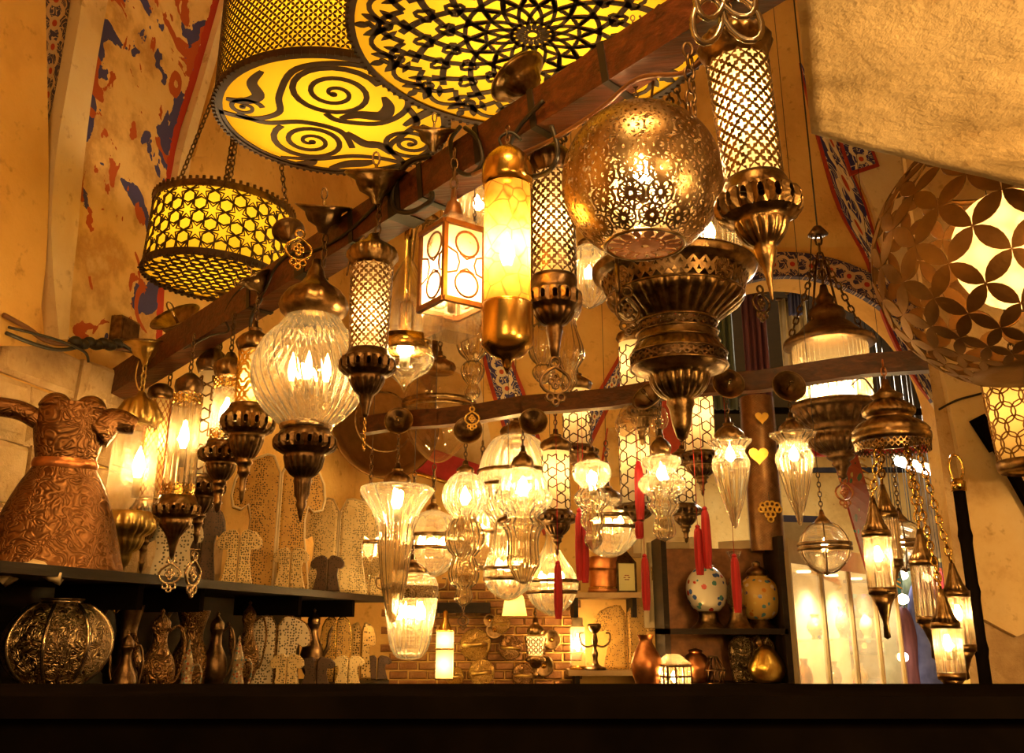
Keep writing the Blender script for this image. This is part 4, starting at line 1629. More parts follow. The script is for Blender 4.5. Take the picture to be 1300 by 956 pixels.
# 10 square wooden lantern with round leaded panes
Y = beamY(575, -0.14)
zb = Zat(428, Y)
L = Lamp('square_lantern', 'square copper-framed lantern with bullseye glass panes and a flared glass foot', 574, 350, Y, 428)
L.root.rotation_euler = (0, 0, 0.62)
k = L.r(1, 350)
a = 29 * k                               # half side
z0, z1 = L.z(392), L.z(296)
L.canopy(551, 163, 30, 0.45, -0.25, 'bronze', -0.02)
L.root.children[-1].location = L.root.rotation_euler.to_matrix().inverted() @ (pt(551, 163, Y) - Vector(L.root.location))
g = Geo().chain((0, 0, L.z(252)), (0, 0, L.z(190)), 16 * k)
g.build('chain', 'bronze_dark', L.root)
g = Geo()
g.add([(s * 1.06 * a, t * 1.06 * a, z1) for s, t in ((-1, -1), (1, -1), (1, 1), (-1, 1))] + [(s * 0.36 * a, t * 0.36 * a, L.z(272)) for s, t in ((-1, -1), (1, -1), (1, 1), (-1, 1))],
      [(0, 1, 5, 4), (1, 2, 6, 5), (2, 3, 7, 6), (3, 0, 4, 7)])
g.build('roof_glass', 'glass_dim', L.root, False)
Geo().lathe([(0, L.z(240)), (0.12 * a, L.z(241)), (0.16 * a, L.z(255)), (0.3 * a, L.z(258)), (0.36 * a, L.z(266)), (0.46 * a, L.z(274)), (0.46 * a, L.z(278)), (0, L.z(278))], 16).build('finial', 'lantern_wood', L.root)
for sx, sy in ((-1, -1), (1, -1), (1, 1), (-1, 1)):
    Geo().bar((sx * a, sy * a, z0), (sx * a, sy * a, z1), 0.20 * a).build('post', 'lantern_wood', L.root, False)
for zz, hgt in ((z0, 0.22 * a), (z1, 0.20 * a)):
    g = Geo()
    for q in range(4):
        c, s_ = [(-1, -1), (1, -1), (1, 1), (-1, 1)][q], [(1, -1), (1, 1), (-1, 1), (-1, -1)][q]
        g.bar((c[0] * a * 1.05, c[1] * a * 1.05, zz), (s_[0] * a * 1.05, s_[1] * a * 1.05, zz), 0.22 * a, hgt)
    g.build('rail', 'lantern_wood', L.root, False)
for q in range(4):
    ang = q * PI / 2
    rot = Matrix.Rotation(ang, 3, 'Z')
    hz = (z1 - z0) / 2
    gp_ = Geo()
    gp_.add([rot @ Vector(p) for p in ((-a, -a * 0.99, z0), (a, -a * 0.99, z0), (a, -a * 0.99, z1), (-a, -a * 0.99, z1))], [(0, 1, 2, 3)])
    pane = gp_.build('pane', 'frosted', L.root, False)
    gl = Geo()
    for sz in (-1, 1):
        cz = (z0 + z1) / 2 + sz * hz * 0.52
        rr = min(a * 0.58, hz * 0.42)
        gl.tube([rot @ Vector((rr * math.cos(t) + a * 0.12, -a * 1.0, cz + rr * math.sin(t))) for t in [2 * PI * i / 18 for i in range(18)]], a * 0.055, 5, True)
        Geo().lathe([(rr * 0.95, 0), (rr * 0.7, 0.008), (rr * 0.2, 0.004), (0, 0.016)], 16).build('bullseye', 'glass_dim', pane)
        pane.children[-1].rotation_euler = (Matrix.Rotation(ang, 3, 'Z') @ Matrix.Rotation(PI / 2, 3, 'X')).to_euler()
        pane.children[-1].location = rot @ Vector((a * 0.12, -a * 1.01, cz))
    for pts in ([(-a, 0.18), (-a * 0.4, 0.12), (-a * 0.25, 0), (-a * 0.4, -0.12), (-a, -0.18)], [(a, 0.14), (a * 0.6, 0.1), (a * 0.5, 0), (a * 0.6, -0.1), (a, -0.14)], [(-0.25 * a, 0.12), (0.1 * a, 0.06), (0.5 * a, 0.12)], [(-0.25 * a, -0.12), (0.1 * a, -0.06), (0.5 * a, -0.12)]):
        gl.tube([rot @ Vector((x, -a * 1.0, (z0 + z1) / 2 + zz * hz * 2)) for x, zz in pts], a * 0.05, 5)
    gl.build('leading', 'lantern_wood', pane)
g = Geo()
zt, zf = z0 - 0.1 * a, L.z(428)
q4 = ((-1, -1), (1, -1), (1, 1), (-1, 1))
g.add([(s * a, t * a, zt) for s, t in q4] + [(s * a * 0.82, t * a * 0.82, zf) for s, t in q4], [(0, 1, 5, 4), (1, 2, 6, 5), (2, 3, 7, 6), (3, 0, 4, 7), (4, 5, 6, 7)])
g.build('foot_glass', 'glass_clear', L.root, False)
L.bulb(362, 9, 18)
L.light(362, POWER * 1.1)

# 11 amber cylinder
Y = beamY(645, -0.14)
L = Lamp('pendant_lamp', 'tall amber crackle glass cylinder lamp with brass caps', 644, 320, Y, 470)
L.lathe('cap', 'brass', [(186, 0), (186, 8), (193, 18), (202, 27), (214, 32), (228, 33), (238, 31), (238, 0)], 0, 36)
L.lathe('shade', 'amber_crackle', [(236, 29), (300, 29.5), (392, 29.5)], 0, 32)
L.bulb(318, 10, 26)
L.light(318, POWER * 0.9, 0, 0, 0.03)
L.lathe('collar', 'brass', [(386, 0), (386, 31), (390, 33), (430, 34), (440, 33), (452, 20), (456, 8), (466, 5), (476, 0)], 0, 36)
L.wire([(640, 190), (634, 176), (648, 168), (662, 178)], 2.2, 'cable')
L.chain(160, 188, 10)

# 12 dark quatrefoil tube with a pierced charm
Y = beamY(690, 0.10)
L = Lamp('lantern', 'dark tube lantern pierced with quatrefoils, beside the big pierced sphere', 702, 290, Y, 516)
L.canopy(657, 98, 40, -0.1, -0.62, 'bronze', -0.02)
L.chain(128, 196, 13, -0.008)
L.charm(140, 190, 'bronze_dark', 0.02, -0.03, 0.5)
L.charm(150, 205, 'bronze_dark', -0.03, -0.02, 1.0)
L.lathe('cap', 'bronze_dark', [(184, 0), (184, 7), (188, 12), (192, 20), (200, 27, -0.06), (210, 28, -0.06), (218, 24), (224, 24), (224, 0)], 14, 56)
L.quat('tube', 'bronze_dark', [(223, 27), (353, 29)], 13, 9)
L.inner([(224, 25), (352, 26.5)])
L.light(288, POWER * 1.0)
bronze_bowl(L, [(352, 0), (352, 28), (358, 30), (366, 29), (370, 31), (373, 33, -0.05), (379, 34.5, -0.06), (386, 34, -0.06), (390, 32, -0.05), (394, 28), (396, 26), (399, 25, -0.06), (405, 21, -0.06), (411, 16, -0.06), (414, 10), (420, 11), (428, 9), (440, 7), (452, 5), (456, 0)], 'bronze_dark', 14)
L.charm(454, 516, 'bronze_dark', 0, -0.01, 0.1)

# 13 pierced filigree sphere
Y = 1.93
L = Lamp('sphere_lantern', 'large pierced filigree metal sphere lamp hanging from the near end of the beam', 815, 231, Y, 338)
R = L.r(101, 231)
zc = L.z(229)
rb = Ribbons(sph_S(R, -PI / 2, PI / 2, zc))


def on_sphere(lat, lon):
    return (lon / (2 * PI), (lat + PI / 2) / PI)


rows = 9
for j in range(rows):
    lat = math.radians(-50 + 128 * j / (rows - 1))
    cl = max(0.12, math.cos(lat))
    n = max(4, int(round(18 * cl)))
    d = math.radians(9.2)
    for i in range(n):
        lon = 2 * PI * (i + 0.5 * (j & 1)) / n

        def T(x, y):
            return on_sphere(max(-1.5, min(1.5, lat + y * d)), lon + x * d / cl)
        kind = (i + j) % 2
        m = 8 if kind else 6
        for q in range(m):
            a = 2 * PI * q / m
            ca, sa = math.cos(a), math.sin(a)
            loop = []
            for t in range(8):
                th = 2 * PI * t / 8
                rr, ww = 0.60 + 0.34 * math.cos(th), (0.20 if kind else 0.27) * math.sin(th)
                loop.append((rr * ca - ww * sa, rr * sa + ww * ca))
            pts = [T(*p) for p in loop]
            rb.line(pts, 0.0062, True)
            rb.blob([T(0.42 * ca - 0.13 * sa, 0.42 * sa + 0.13 * ca), T(0.3 * ca, 0.3 * sa), T(0.42 * ca + 0.13 * sa, 0.42 * sa - 0.13 * ca), T(0.66 * ca, 0.66 * sa)])
        rb.line([T(0.95 * math.cos(2 * PI * t / 14), 0.95 * math.sin(2 * PI * t / 14)) for t in range(14)], 0.0062, True)
        rb.line([T(0.24 * math.cos(2 * PI * t / 8), 0.24 * math.sin(2 * PI * t / 8)) for t in range(8)], 0.006, True)
        for q in range(6):
            a = 2 * PI * (q + 0.5) / 6
            rb.line([T(0.92 * math.cos(a), 0.92 * math.sin(a)), T(1.3 * math.cos(a + 0.1), 1.3 * math.sin(a + 0.1))], 0.006)
L.filigree = rb.build('filigree', 'filigree_metal', L.root, 0.0022)
rbo = math.radians(-61)
g = Geo().tube([(R * math.cos(rbo) * math.cos(2 * PI * i / 40), R * math.cos(rbo) * math.sin(2 * PI * i / 40), zc + R * math.sin(rbo)) for i in range(40)], 0.004, 6, True)
g.build('bottom_ring', 'bronze', L.root)
rr = R * math.cos(rbo)
rb = Ribbons(lambda u, v, off: (u, v, zc + R * math.sin(rbo) - 0.003 * (1 - (u * u + v * v) / rr ** 2)))
for k in range(8):
    a = 2 * PI * k / 8
    for r0, r1, w in ((0.12, 0.5, 0.26), (0.5, 0.98, 0.34)):
        A, C = (rr * r0 * math.cos(a), rr * r0 * math.sin(a)), (rr * r1 * math.cos(a), rr * r1 * math.sin(a))
        rb.leaf(A, C, rr * w * 0.8, 4)
        a2 = a + PI / 8
        rb.leaf((rr * r0 * math.cos(a2), rr * r0 * math.sin(a2)), (rr * r1 * math.cos(a2), rr * r1 * math.sin(a2)), rr * w * 0.55, 4)
for q in (0.15, 0.52, 0.96):
    rb.line([(rr * q * math.cos(2 * PI * i / 28), rr * q * math.sin(2 * PI * i / 28)) for i in range(28)], rr * 0.07, True)
rb.build('bottom_plate', 'copper', L.root, 0.002)
L.bulb(215, 13, 22)
L.light(215, POWER * 2.2, 0.0, -0.0, 0.02)
L.chain(20, 131, 9, -0.005, 0, 'bronze')
L.wire([(826, 132), (830, 90), (824, 50), (812, 20)], 1.8, 'cable_brown')

# 14 big tiered bowl chandelier
Y = 2.95
L = Lamp('tiered_chandelier', 'wide tiered bronze bowl chandelier below the pierced sphere', 857, 380, Y, 526)
L.lathe('rim', 'bronze', [(336, 0), (336, 84), (339, 98), (342, 103), (345, 104), (347, 101), (350, 102), (352, 99), (355, 96), (357, 94), (357, 0)], 0, 64)
for py_, hw_ in ((379, 86), (412, 51.5), (425, 51), (436, 52.5), (452, 61), (467, 61.5)):
    L.ring('moulding', 'bronze', py_, hw_, 1.6, 48)
L.quat('upper_tier', 'bronze', [(356, 92), (378, 85)], 38, 1, lambda t: 0.15 + 0.07 * math.cos(3 * t + PI / 2), 12)
L.lathe('upper_bowl', 'bronze', [(377, 85.5), (382, 84, -0.03), (388, 79, -0.04), (394, 71, -0.04), (400, 63, -0.04), (406, 55, -0.03), (412, 50)], 30, 180)
L.quat('middle_tier', 'bronze_dark', [(411, 50), (424, 50)], 34, 1, lambda t: 0.15, 8)
L.lathe('middle_band', 'bronze', [(423, 50), (427, 50), (431, 50), (436, 51), (441, 53.5, -0.02), (446, 57, -0.03), (450, 59, -0.03), (454, 60)], 30, 180)
L.quat('lower_tier', 'bronze_dark', [(453, 60.5), (466, 60.5)], 34, 1, lambda t: 0.2, 8)
L.lathe('lower_bowl', 'bronze', [(465, 60.5), (470, 57), (474, 46), (476, 39), (481, 37, -0.04), (487, 35, -0.06), (495, 31, -0.06), (503, 24, -0.05), (507, 17), (513, 18), (519, 15), (540, 12), (556, 7), (560, 0)], 20, 120)
L.zb_fix = True
L.lathe('glass_rods', 'glass_rods', [(262, 84, 0.03), (338, 84, 0.03)], 52, 208)
L.lathe('top_rim', 'bronze', [(252, 60), (256, 86), (264, 87), (264, 60)], 0, 56)
for dx, dy in ((-0.12, -0.05), (0.12, -0.05), (0.0, 0.12)):
    L.bulb(300, 7, 14, dx, dy, 'flame_dim')
L.light(300, POWER * 0.3, 0, 0, 0.03)
L.light(395, POWER * 0.09, 0, 0, 0.02)
L.light(455, POWER * 0.02, 0, 0, 0.02)
for a in (0.5, 2.6, 4.7):
    Geo().chain((L.r(80, 260) * math.cos(a), L.r(80, 260) * math.sin(a), L.z(254)), (0, 0, L.z(60)), 0.045).build('chain', 'bronze_dark', L.root)
vault_wire(L, 58)
L.charm(392, 450, 'bronze_dark', -L.r(72, 400), -0.22, 0.2, wide=0.5)
L.charm(388, 432, 'bronze_dark', L.r(88, 400), -0.20, 0.5, wide=0.6)
L.charm(345, 420, 'bronze', -L.r(82, 400), -0.20, 1.4, wide=0.3)
for q in range(4):
    a = 2 * PI * (q + 0.36) / 4
    o = Geo().lathe([(0, 0), (L.r(12, 370), 0.004), (L.r(15, 370), 0.001), (L.r(15, 370), -0.003)], 18).build('boss', 'chased_bronze', L.root)
    o.location = (L.r(88, 370) * math.cos(a), L.r(88, 370) * math.sin(a), L.z(369))
    o.rotation_euler = (0, PI / 2 + 0.3, 0)
    o.rotation_euler = (Matrix.Rotation(a, 3, 'Z') @ Matrix.Rotation(PI / 2 + 0.25, 3, 'Y')).to_euler()

# 15 near tube lamp, top right of the beam
Y = 1.62
L = Lamp('lantern', 'large pierced quatrefoil tube lantern with fluted bowl, nearest to the pale arch', 957, 200, Y, 378, lean=-0.06)
L.root.location.x += 0.012
L.lathe('cap', 'bronze', [(20, 0), (20, 10), (30, 14), (38, 26), (48, 40, -0.05), (58, 46, -0.05), (66, 44), (72, 40), (82, 39), (82, 0)], 16, 64)
L.quat('tube', 'bronze', [(80, 39), (230, 36)], 14, 9)
L.inner([(82, 36), (229, 33)])
L.light(148, POWER * 2.2)
bronze_bowl(L, [(228, 0), (228, 37), (234, 40), (240, 42), (245, 45), (249, 49, -0.05), (255, 52, -0.06), (264, 53, -0.06), (270, 51, -0.06), (275, 48, -0.05), (279, 41), (282, 33), (285, 34), (288, 32, -0.06), (295, 30, -0.06), (303, 25, -0.06), (310, 19, -0.05), (313, 14), (320, 15), (330, 12), (342, 7), (350, 5), (380, 1.5), (384, 0)], 'bronze', 16)
for (px, w) in ((918, 1), (962, -1)):
    for q in range(3):
        c = pt(px + 6 * q * w, 22 - 30 * q, Y - 0.16) - Vector(L.root.location)
        Geo().link(c, (0.25 * w, 0.1, 1), (1, 0.3 * w, 0), 0.105, 0.058, 0.0062, 16, 6).build('chain_link', 'steel', L.root)
L.chain(-68, 22, 12)
g = Geo()
for k in range(6):
    c = pt(893 + 2 * (k % 2), 60 + 15 * k, Y) - Vector(L.root.location)
    g.link(c, (0.1, 0.1, 1), (1, 0.2 + (k % 2), 0), 0.034, 0.02, 0.0035, 10, 5)
g.build('side_chain', 'bronze_dark', L.root)

# 16 the near petal dome
Y = 2.36
L = Lamp('petal_lantern', 'huge bronze openwork dome of overlapping four-petal flowers under the pale arch', 1287, 325, Y, 494)
R = L.r(169, 325)
zc = L.z(325)
nlon = 15
d = 2 * PI / nlon
petal_me = None
lats = []
la = math.radians(-86)
mer = lambda la_: math.log(math.tan(PI / 4 + la_ / 2))
y = mer(math.radians(-66))
nodes = []
j = 0
while True:
    la = 2 * math.atan(math.exp(y)) - PI / 2
    if la > math.radians(52):
        break
    nodes.append((j, la, [2 * PI * (i + 0.5 * (j & 1)) / nlon for i in range(nlon)]))
    y += d / 2
    j += 1


def petal(a, b, w, lift):
    """one leaf between two lattice nodes (lat, lon), following the sphere"""
    pa = Vector((math.cos(a[0]) * math.cos(a[1]), math.cos(a[0]) * math.sin(a[1]), math.sin(a[0])))
    pb = Vector((math.cos(b[0]) * math.cos(b[1]), math.cos(b[0]) * math.sin(b[1]), math.sin(b[0])))
    side = pa.cross(pb).normalized()
    ln = (pb - pa).length
    vs = []
    N_ = 7
    for i in range(N_):
        t = i / (N_ - 1)
        c = (pa + (pb - pa) * t).normalized()
        h = ln * w * math.sin(PI * t) ** 0.8 * 0.5
        for s_ in (-1, 0, 1):
            p = (c + side * h * s_).normalized() * (R + lift)
            vs.append((p.x, p.y, p.z + zc))
    fs = []
    for i in range(N_ - 1):
        for s_ in range(2):
            fs.append((i * 3 + s_, i * 3 + s_ + 1, (i + 1) * 3 + s_ + 1, (i + 1) * 3 + s_))
    return vs, fs


cnt = 0
rest = Geo()
for (j, la, lons), (j2, la2, lons2) in zip(nodes, nodes[1:]):
    for i in range(nlon):
        for s_ in (0, 1):
            i2 = (i - 1 + s_) if not (j & 1) else (i + s_)
            lo2 = 2 * PI * (i2 + 0.5 * (j2 & 1)) / nlon
            v, f = petal((la, lons[i]), (la2, lo2), 0.46, 0.0008 * ((i + s_) & 1))
            ax = Vector(v[10])
            facing = (ax - Vector((0, 0, zc))).dot(-Vector((L.root.location.x, Y, 0.6)))
            if facing > -0.02 and cnt < 290:
                mk('petal', v, f, 'bronze_matte', L.root, False, 0.003)
                cnt += 1
            else:
                rest.add(v, f)
o = rest.build('far_petals', 'bronze_matte', L.root, False, 0.003)
o['kind'] = 'stuff'
la0 = nodes[0][1]
g = Geo().lathe([(0.0, zc + R * math.sin(la0) - 0.004), (R * math.cos(la0) * 0.6, zc + R * math.sin(la0) - 0.004), (R * math.cos(la0) * 1.04, zc + R * math.sin(la0)), (R * math.cos(la0) * 1.04, zc + R * math.sin(la0) + 0.006)], 32)
g.build('base_plate', 'bronze_matte', L.root)
lat = nodes[-1][1]
g = Geo().lathe([(R * math.cos(lat) * 1.01, zc + R * math.sin(lat) - 0.006), (R * math.cos(lat) * 1.02, zc + R * math.sin(lat) + 0.006), (R * math.cos(lat) * 0.97, zc + R * math.sin(lat) + 0.008)], 40)
g.build('top_ring', 'bronze_matte', L.root)
g = Geo()
for a in (0.4, 2.5, 4.6):
    g.tube([(R * math.cos(lat) * math.cos(a), R * math.cos(lat) * math.sin(a), zc + R * math.sin(lat)), (0.01 * math.cos(a), 0.01 * math.sin(a), zc + R * 1.5)], 0.004, 5)
g.build('hanger', 'bronze_matte', L.root)
Geo().tube([(0, 0, zc + R * 1.49), (0, 0, VZ + math.sqrt(VR * VR - (Y - (BY - VR)) ** 2) - 0.003 - L.zb)], 0.005, 6).build('wire', 'cable', L.root)
L.lathe('inner_globe', 'frosted', [(318 - 72 * math.cos(t), 0.1 + 72 * math.sin(t)) for t in [PI * i / 16 for i in range(0, 17)]], 0, 32)
L.root.children[-1].location = (0.06, 0.03, 0.0)
ri, zi = L.r(73, 318), L.z(318)
rb = Ribbons(lambda x, y, off: (ri * math.cos(y) * math.cos(x), ri * math.cos(y) * math.sin(x), zi + ri * math.sin(y)))
rb.star_net(0, 2 * PI - 1e-4, -1.1, 1.1, 2 * PI / 12, 0.03, 0.56)
o = rb.build('inner_lattice', 'pattern_metal', L.root, 0.003)
o.location = (0.06, 0.03, 0.0)
L.light(318, POWER * 5, 0.06, 0.03, 0.04)

# 17 cream tube at the right edge
Y = 2.95
L = Lamp('lantern', 'cream tube lantern with overlapping bronze rings, hanging below the petal dome', 1300, 545, Y, 602)
S = cyl_metric(L.z(590), L.r(36, 590), L.z(470), L.r(42, 470))
rb = Ribbons(S)
c = 2 * PI * L.r(39, 530)
hh = L.z(470) - L.z(590)
n = 11
for j in range(7):
    for i in range(n):
        cx, cy = c * (i + 0.5 * (j & 1)) / n, hh * (j + 0.3) / 6.5
        rr = c / n * 0.62
        pts = [(cx + rr * math.cos(t), cy + rr * math.sin(t)) for t in [2 * PI * q / 14 for q in range(14)]]
        rb.line(pts, 0.0042, True)
rb.build('lattice', 'bronze_matte', L.root, 0.003)
L.lathe('inner_glass', 'paper_lit', [(470, 40), (590, 34)], 0, 32)
L.lathe('bottom_ring', 'bronze', [(584, 36), (586, 39), (596, 38), (600, 34), (596, 33)], 0, 32)
L.light(520, POWER * 0.45, 0, 0, 0.02)
L.lathe('cap', 'bronze', [(452, 0), (456, 30), (466, 44), (472, 44), (472, 0)], 0, 32)
g = Geo().chain((0, 0, L.z(455)), (0, 0, L.z(330)), 0.03)
g.build('chain', 'bronze_dark', L.root)
vault_wire(L, 332)


# cables slung along the diagonal beam
for lab, mat, w, pts in (
        ('brown cable sagging under the near half of the diagonal beam', 'cable_brown', 0.006, [(905, 60), (870, 92), (810, 100), (760, 140), (700, 178), (640, 205), (600, 222)]),
        ('black cable loop hanging beside the amber cylinder lamp', 'cable', 0.006, [(690, 128), (660, 160), (646, 190), (652, 214), (676, 224), (700, 214), (708, 190), (700, 160)]),
        ('black cable loop round the beam above the square lantern', 'cable', 0.006, [(585, 160), (572, 180), (578, 212), (596, 222), (612, 206), (606, 176), (590, 162)]),
        ('black cable looped over the beam beside the second hanging cup', 'cable', 0.008, [(545, 198), (520, 206), (502, 232), (500, 262), (520, 270), (546, 256), (548, 244)]),
        ('black cable hugging the far half of the diagonal beam', 'cable', 0.006, [(480, 258), (440, 296), (400, 318), (370, 322), (350, 340), (336, 372), (320, 400), (318, 416)]),
        ('thin black cable curling round the far end of the diagonal beam', 'cable', 0.004, [(330, 350), (300, 372), (285, 400), (290, 420), (268, 426), (240, 440), (205, 452)])):
    q = [tuple(on_line(BA, BD, p[0]) * 0 + pt(p[0], p[1], on_line(BA, BD, p[0]).y - 0.075)) for p in pts]
    tag(Geo().tube(sm(q, 6), w, 7).build('cable', mat, None), lab, 'cable')


# ------------------------------------------------------------------ glass lamps on the level pole beam
def glass_pendant(label, px, py, rows, Y, cup=None, cap=None, bulb=None, power=1.0, n=16, amp=0.05, group=None, hang=None, charm=None, name='glass_lantern', mat='glass_ribbed', twist=0.0, chain_to=None, smooth=3):
    bot = rows[-1][0]
    base = charm[1] if charm else bot
    L = Lamp(name, label, px, py, Y, base, group=group)
    rr = [(q[0], q[1], amp if q[1] > 6 else 0.0) for q in rows]
    L.lathe('glass', mat, rr, n, n * 5, twist, smooth)
    if cap:
        a, b, hw = cap
        L.lathe('cap', 'bronze', cap_rows(a, b, hw), 12, 48)
    if cup:
        L.canopy(cup[0], cup[1], cup[2], cup[3] if len(cup) > 3 else 1.0, cup[4] if len(cup) > 4 else 0.0, 'bronze_dark', -0.06)
    if chain_to:
        L.chain(chain_to, cap[0] if cap else rows[0][0], 7)
        if not cup and chain_to < 300:
            vault_wire(L, chain_to)
    if bulb:
        L.bulb(bulb[0], bulb[1], bulb[2])
        L.light(bulb[0], POWER * power)
    if charm:
        L.chain(bot - 2, charm[0] + 3, 5, 0, 0, 'bronze', 'link')
        L.charm(charm[0], charm[1], charm[2] if len(charm) > 2 else 'bronze_dark')
    return L


L = glass_pendant('trumpet-shaped ribbed glass lamp tapering to a long point, leftmost on the pole beam', 503, 650,
                  [(617, 38), (620, 44), (627, 44), (640, 35), (655, 27), (672, 22), (700, 20), (730, 17), (760, 12), (785, 6), (792, 0)], beam2Y(507), (506, 534, 18, 1.38), (588, 618, 17), (634, 7, 14), 1.2, 16, 0.05, chain_to=545)
L = glass_pendant('ribbed glass lamp of four stacked balls shrinking downward, over the lit yellow lantern', 590, 650,
                  [(599, 8), (606, 18), (618, 26), (631, 28), (645, 24), (655, 16), (659, 15), (668, 21), (682, 25), (697, 21), (706, 14), (710, 14), (720, 18), (731, 19), (742, 15), (747, 9), (752, 10), (759, 11), (765, 8), (769, 3), (771, 0)],
                  beam2Y(592), (594, 546, 18, 1.38), (585, 602, 11), (630, 6, 13), 1.1, 16, 0.05, charm=(778, 800), chain_to=552)
L = glass_pendant('ribbed glass baluster lamp, brightest in the middle of the pole beam', 664, 650,
                  [(594, 12), (602, 24), (612, 29), (620, 30), (626, 34), (634, 36), (645, 30), (654, 19), (660, 20), (668, 26), (674, 22), (684, 19), (700, 19), (716, 20), (728, 14), (738, 8), (742, 0)],
                  beam2Y(677), (677, 535, 18, 1.38), (566, 596, 14), (618, 8, 14), 1.6, 16, 0.05, chain_to=545)
L = glass_pendant('ribbed glass lamp of two flattened balls and two small ones, beside the red tassels', 752, 630,
                  [(584, 8), (590, 20), (600, 24), (610, 21), (617, 14), (621, 15), (630, 22), (640, 20), (648, 12), (653, 13), (662, 15), (671, 11), (676, 8), (684, 11), (692, 9), (698, 3), (700, 0)],
                  beam2Y(740), None, (568, 588, 11), (607, 7, 10), 1.3, 14, 0.06, chain_to=525)
L = glass_pendant('ribbed glass lamp swelling twice like an hourglass, in front of the mosaic tubes', 841, 620,
                  [(577, 8), (581, 22), (588, 24), (595, 18), (600, 17), (607, 25), (614, 29), (623, 26), (630, 17), (635, 16), (642, 20), (648, 17), (655, 11), (663, 12), (674, 14), (682, 11), (686, 4), (688, 0)],
                  beam2Y(838), (822, 503, 22, 0.7, -0.9), (545, 578, 13), (600, 7, 11), 1.5, 14, 0.06, chain_to=500)
L = glass_pendant('carrot-shaped ribbed glass lamp with flared lip, left of a matching pair', 930, 620,
                  [(559, 27), (562, 26), (568, 20), (575, 18), (584, 22), (592, 23), (605, 21), (620, 17), (640, 12), (658, 6), (668, 3), (671, 0)],
                  beam2Y(927), (925, 487, 20, 1.38), (530, 561, 18), (576, 6, 11), 1.4, 14, 0.06, chain_to=490)
L = glass_pendant('carrot-shaped ribbed glass lamp with flared lip, right of a matching pair', 1012, 620,
                  [(550, 28), (553, 27), (560, 19), (566, 17), (576, 22), (584, 23), (598, 20), (615, 16), (635, 11), (654, 5), (664, 3), (668, 0)],
                  beam2Y(1003), (1002, 490, 21, 1.38), (524, 552, 16), (576, 6, 11), 1.4, 14, 0.06, chain_to=493)
# unlit glass ball drops higher up in front
L = glass_pendant('small clear glass drop of three balls with a gilt charm, under the square lantern', 600, 470,
                  [(412, 8), (420, 18), (434, 21), (448, 17), (456, 9), (459, 8), (464, 13), (472, 15), (482, 11), (487, 7), (490, 7), (497, 10), (504, 8), (508, 3), (510, 0)],
                  3.2, None, (396, 414, 10), None, 1, 14, 0.05, charm=(516, 546, 'gold'), chain_to=250, mat='glass_ribbed')
L = glass_pendant('small clear glass drop of two balls behind the amber cylinder lamp', 690, 450,
                  [(410, 8), (420, 18), (440, 20), (455, 16), (463, 9), (468, 13), (475, 14), (484, 8), (488, 0)],
                  3.3, None, (394, 412, 10), None, 1, 14, 0.05, chain_to=250)
L = glass_pendant('small clear glass drop hanging beside the dark trefoil charm', 722, 450,
                  [(372, 8), (385, 17), (400, 14), (410, 9), (425, 13), (440, 18), (454, 19), (466, 12), (474, 8), (484, 10), (494, 5), (498, 0)],
                  3.65, None, (354, 374, 10), None, 1, 14, 0.05, chain_to=220)
L = glass_pendant('clear ribbed glass ball lamp high behind the amber cylinder and square lantern', 606, 262,
                  [(222, 10), (230, 26), (245, 38), (262, 42), (280, 38), (296, 24), (304, 8), (307, 0)], 3.5, None, (204, 224, 14), (258, 6, 13), 0.7, 20, 0.04, chain_to=150)
L = glass_pendant('clear ribbed glass ball lamp half hidden between the dark tube lantern and tiered chandelier', 748, 350,
                  [(312, 10), (322, 24), (338, 33), (352, 35), (368, 30), (382, 18), (390, 6), (392, 0)], 3.95, None, (296, 314, 13), (346, 5, 11), 0.7, 20, 0.04, chain_to=200)
L = glass_pendant('clear glass bell lamp behind the brass rod pendant', 545, 330,
                  [(282, 8), (290, 20), (304, 27), (322, 29), (346, 32), (362, 30), (374, 16), (378, 0)], 3.9, None, (266, 284, 11), None, 0.7, 18, 0.04, chain_to=200)


# ------------------------------------------------------------------ white mosaic tube lanterns behind
def mosaic(label, px, py, top, bot, hw, Y, cap_top=None, bowl=None, power=0.6, pend=None, chain_to=None):
    base = bowl or bot + 4
    L = Lamp('mosaic_lantern', label, px, py, Y, base)
    L.stars('lead_lattice', 'pattern_metal', [(top, hw), (bot, hw)], 5, 1.5, False, 0.003, 0.60)
    L.inner([(top, hw - 0.8), (bot, hw - 0.8)])
    ct = cap_top or top - 24
    L.lathe('cap', 'bronze', cap_rows(ct, top, hw * 1.1), 12, 48)
    if bowl:
        bronze_bowl(L, bowl_rows(bot, bowl, hw * 1.45, 3), 'bronze_dark')
    else:
        L.lathe('base_ring', 'bronze', [(bot, 0), (bot, hw * 1.05), (bot + 4, hw * 1.05), (bot + 4, 0)], 0, 24)
    L.light((top + bot) / 2 - (bot - top) * 0.15, POWER * power, 0, 0, 0.02)
    if chain_to:
        L.chain(chain_to, ct, 7)
        vault_wire(L, chain_to)
    return L


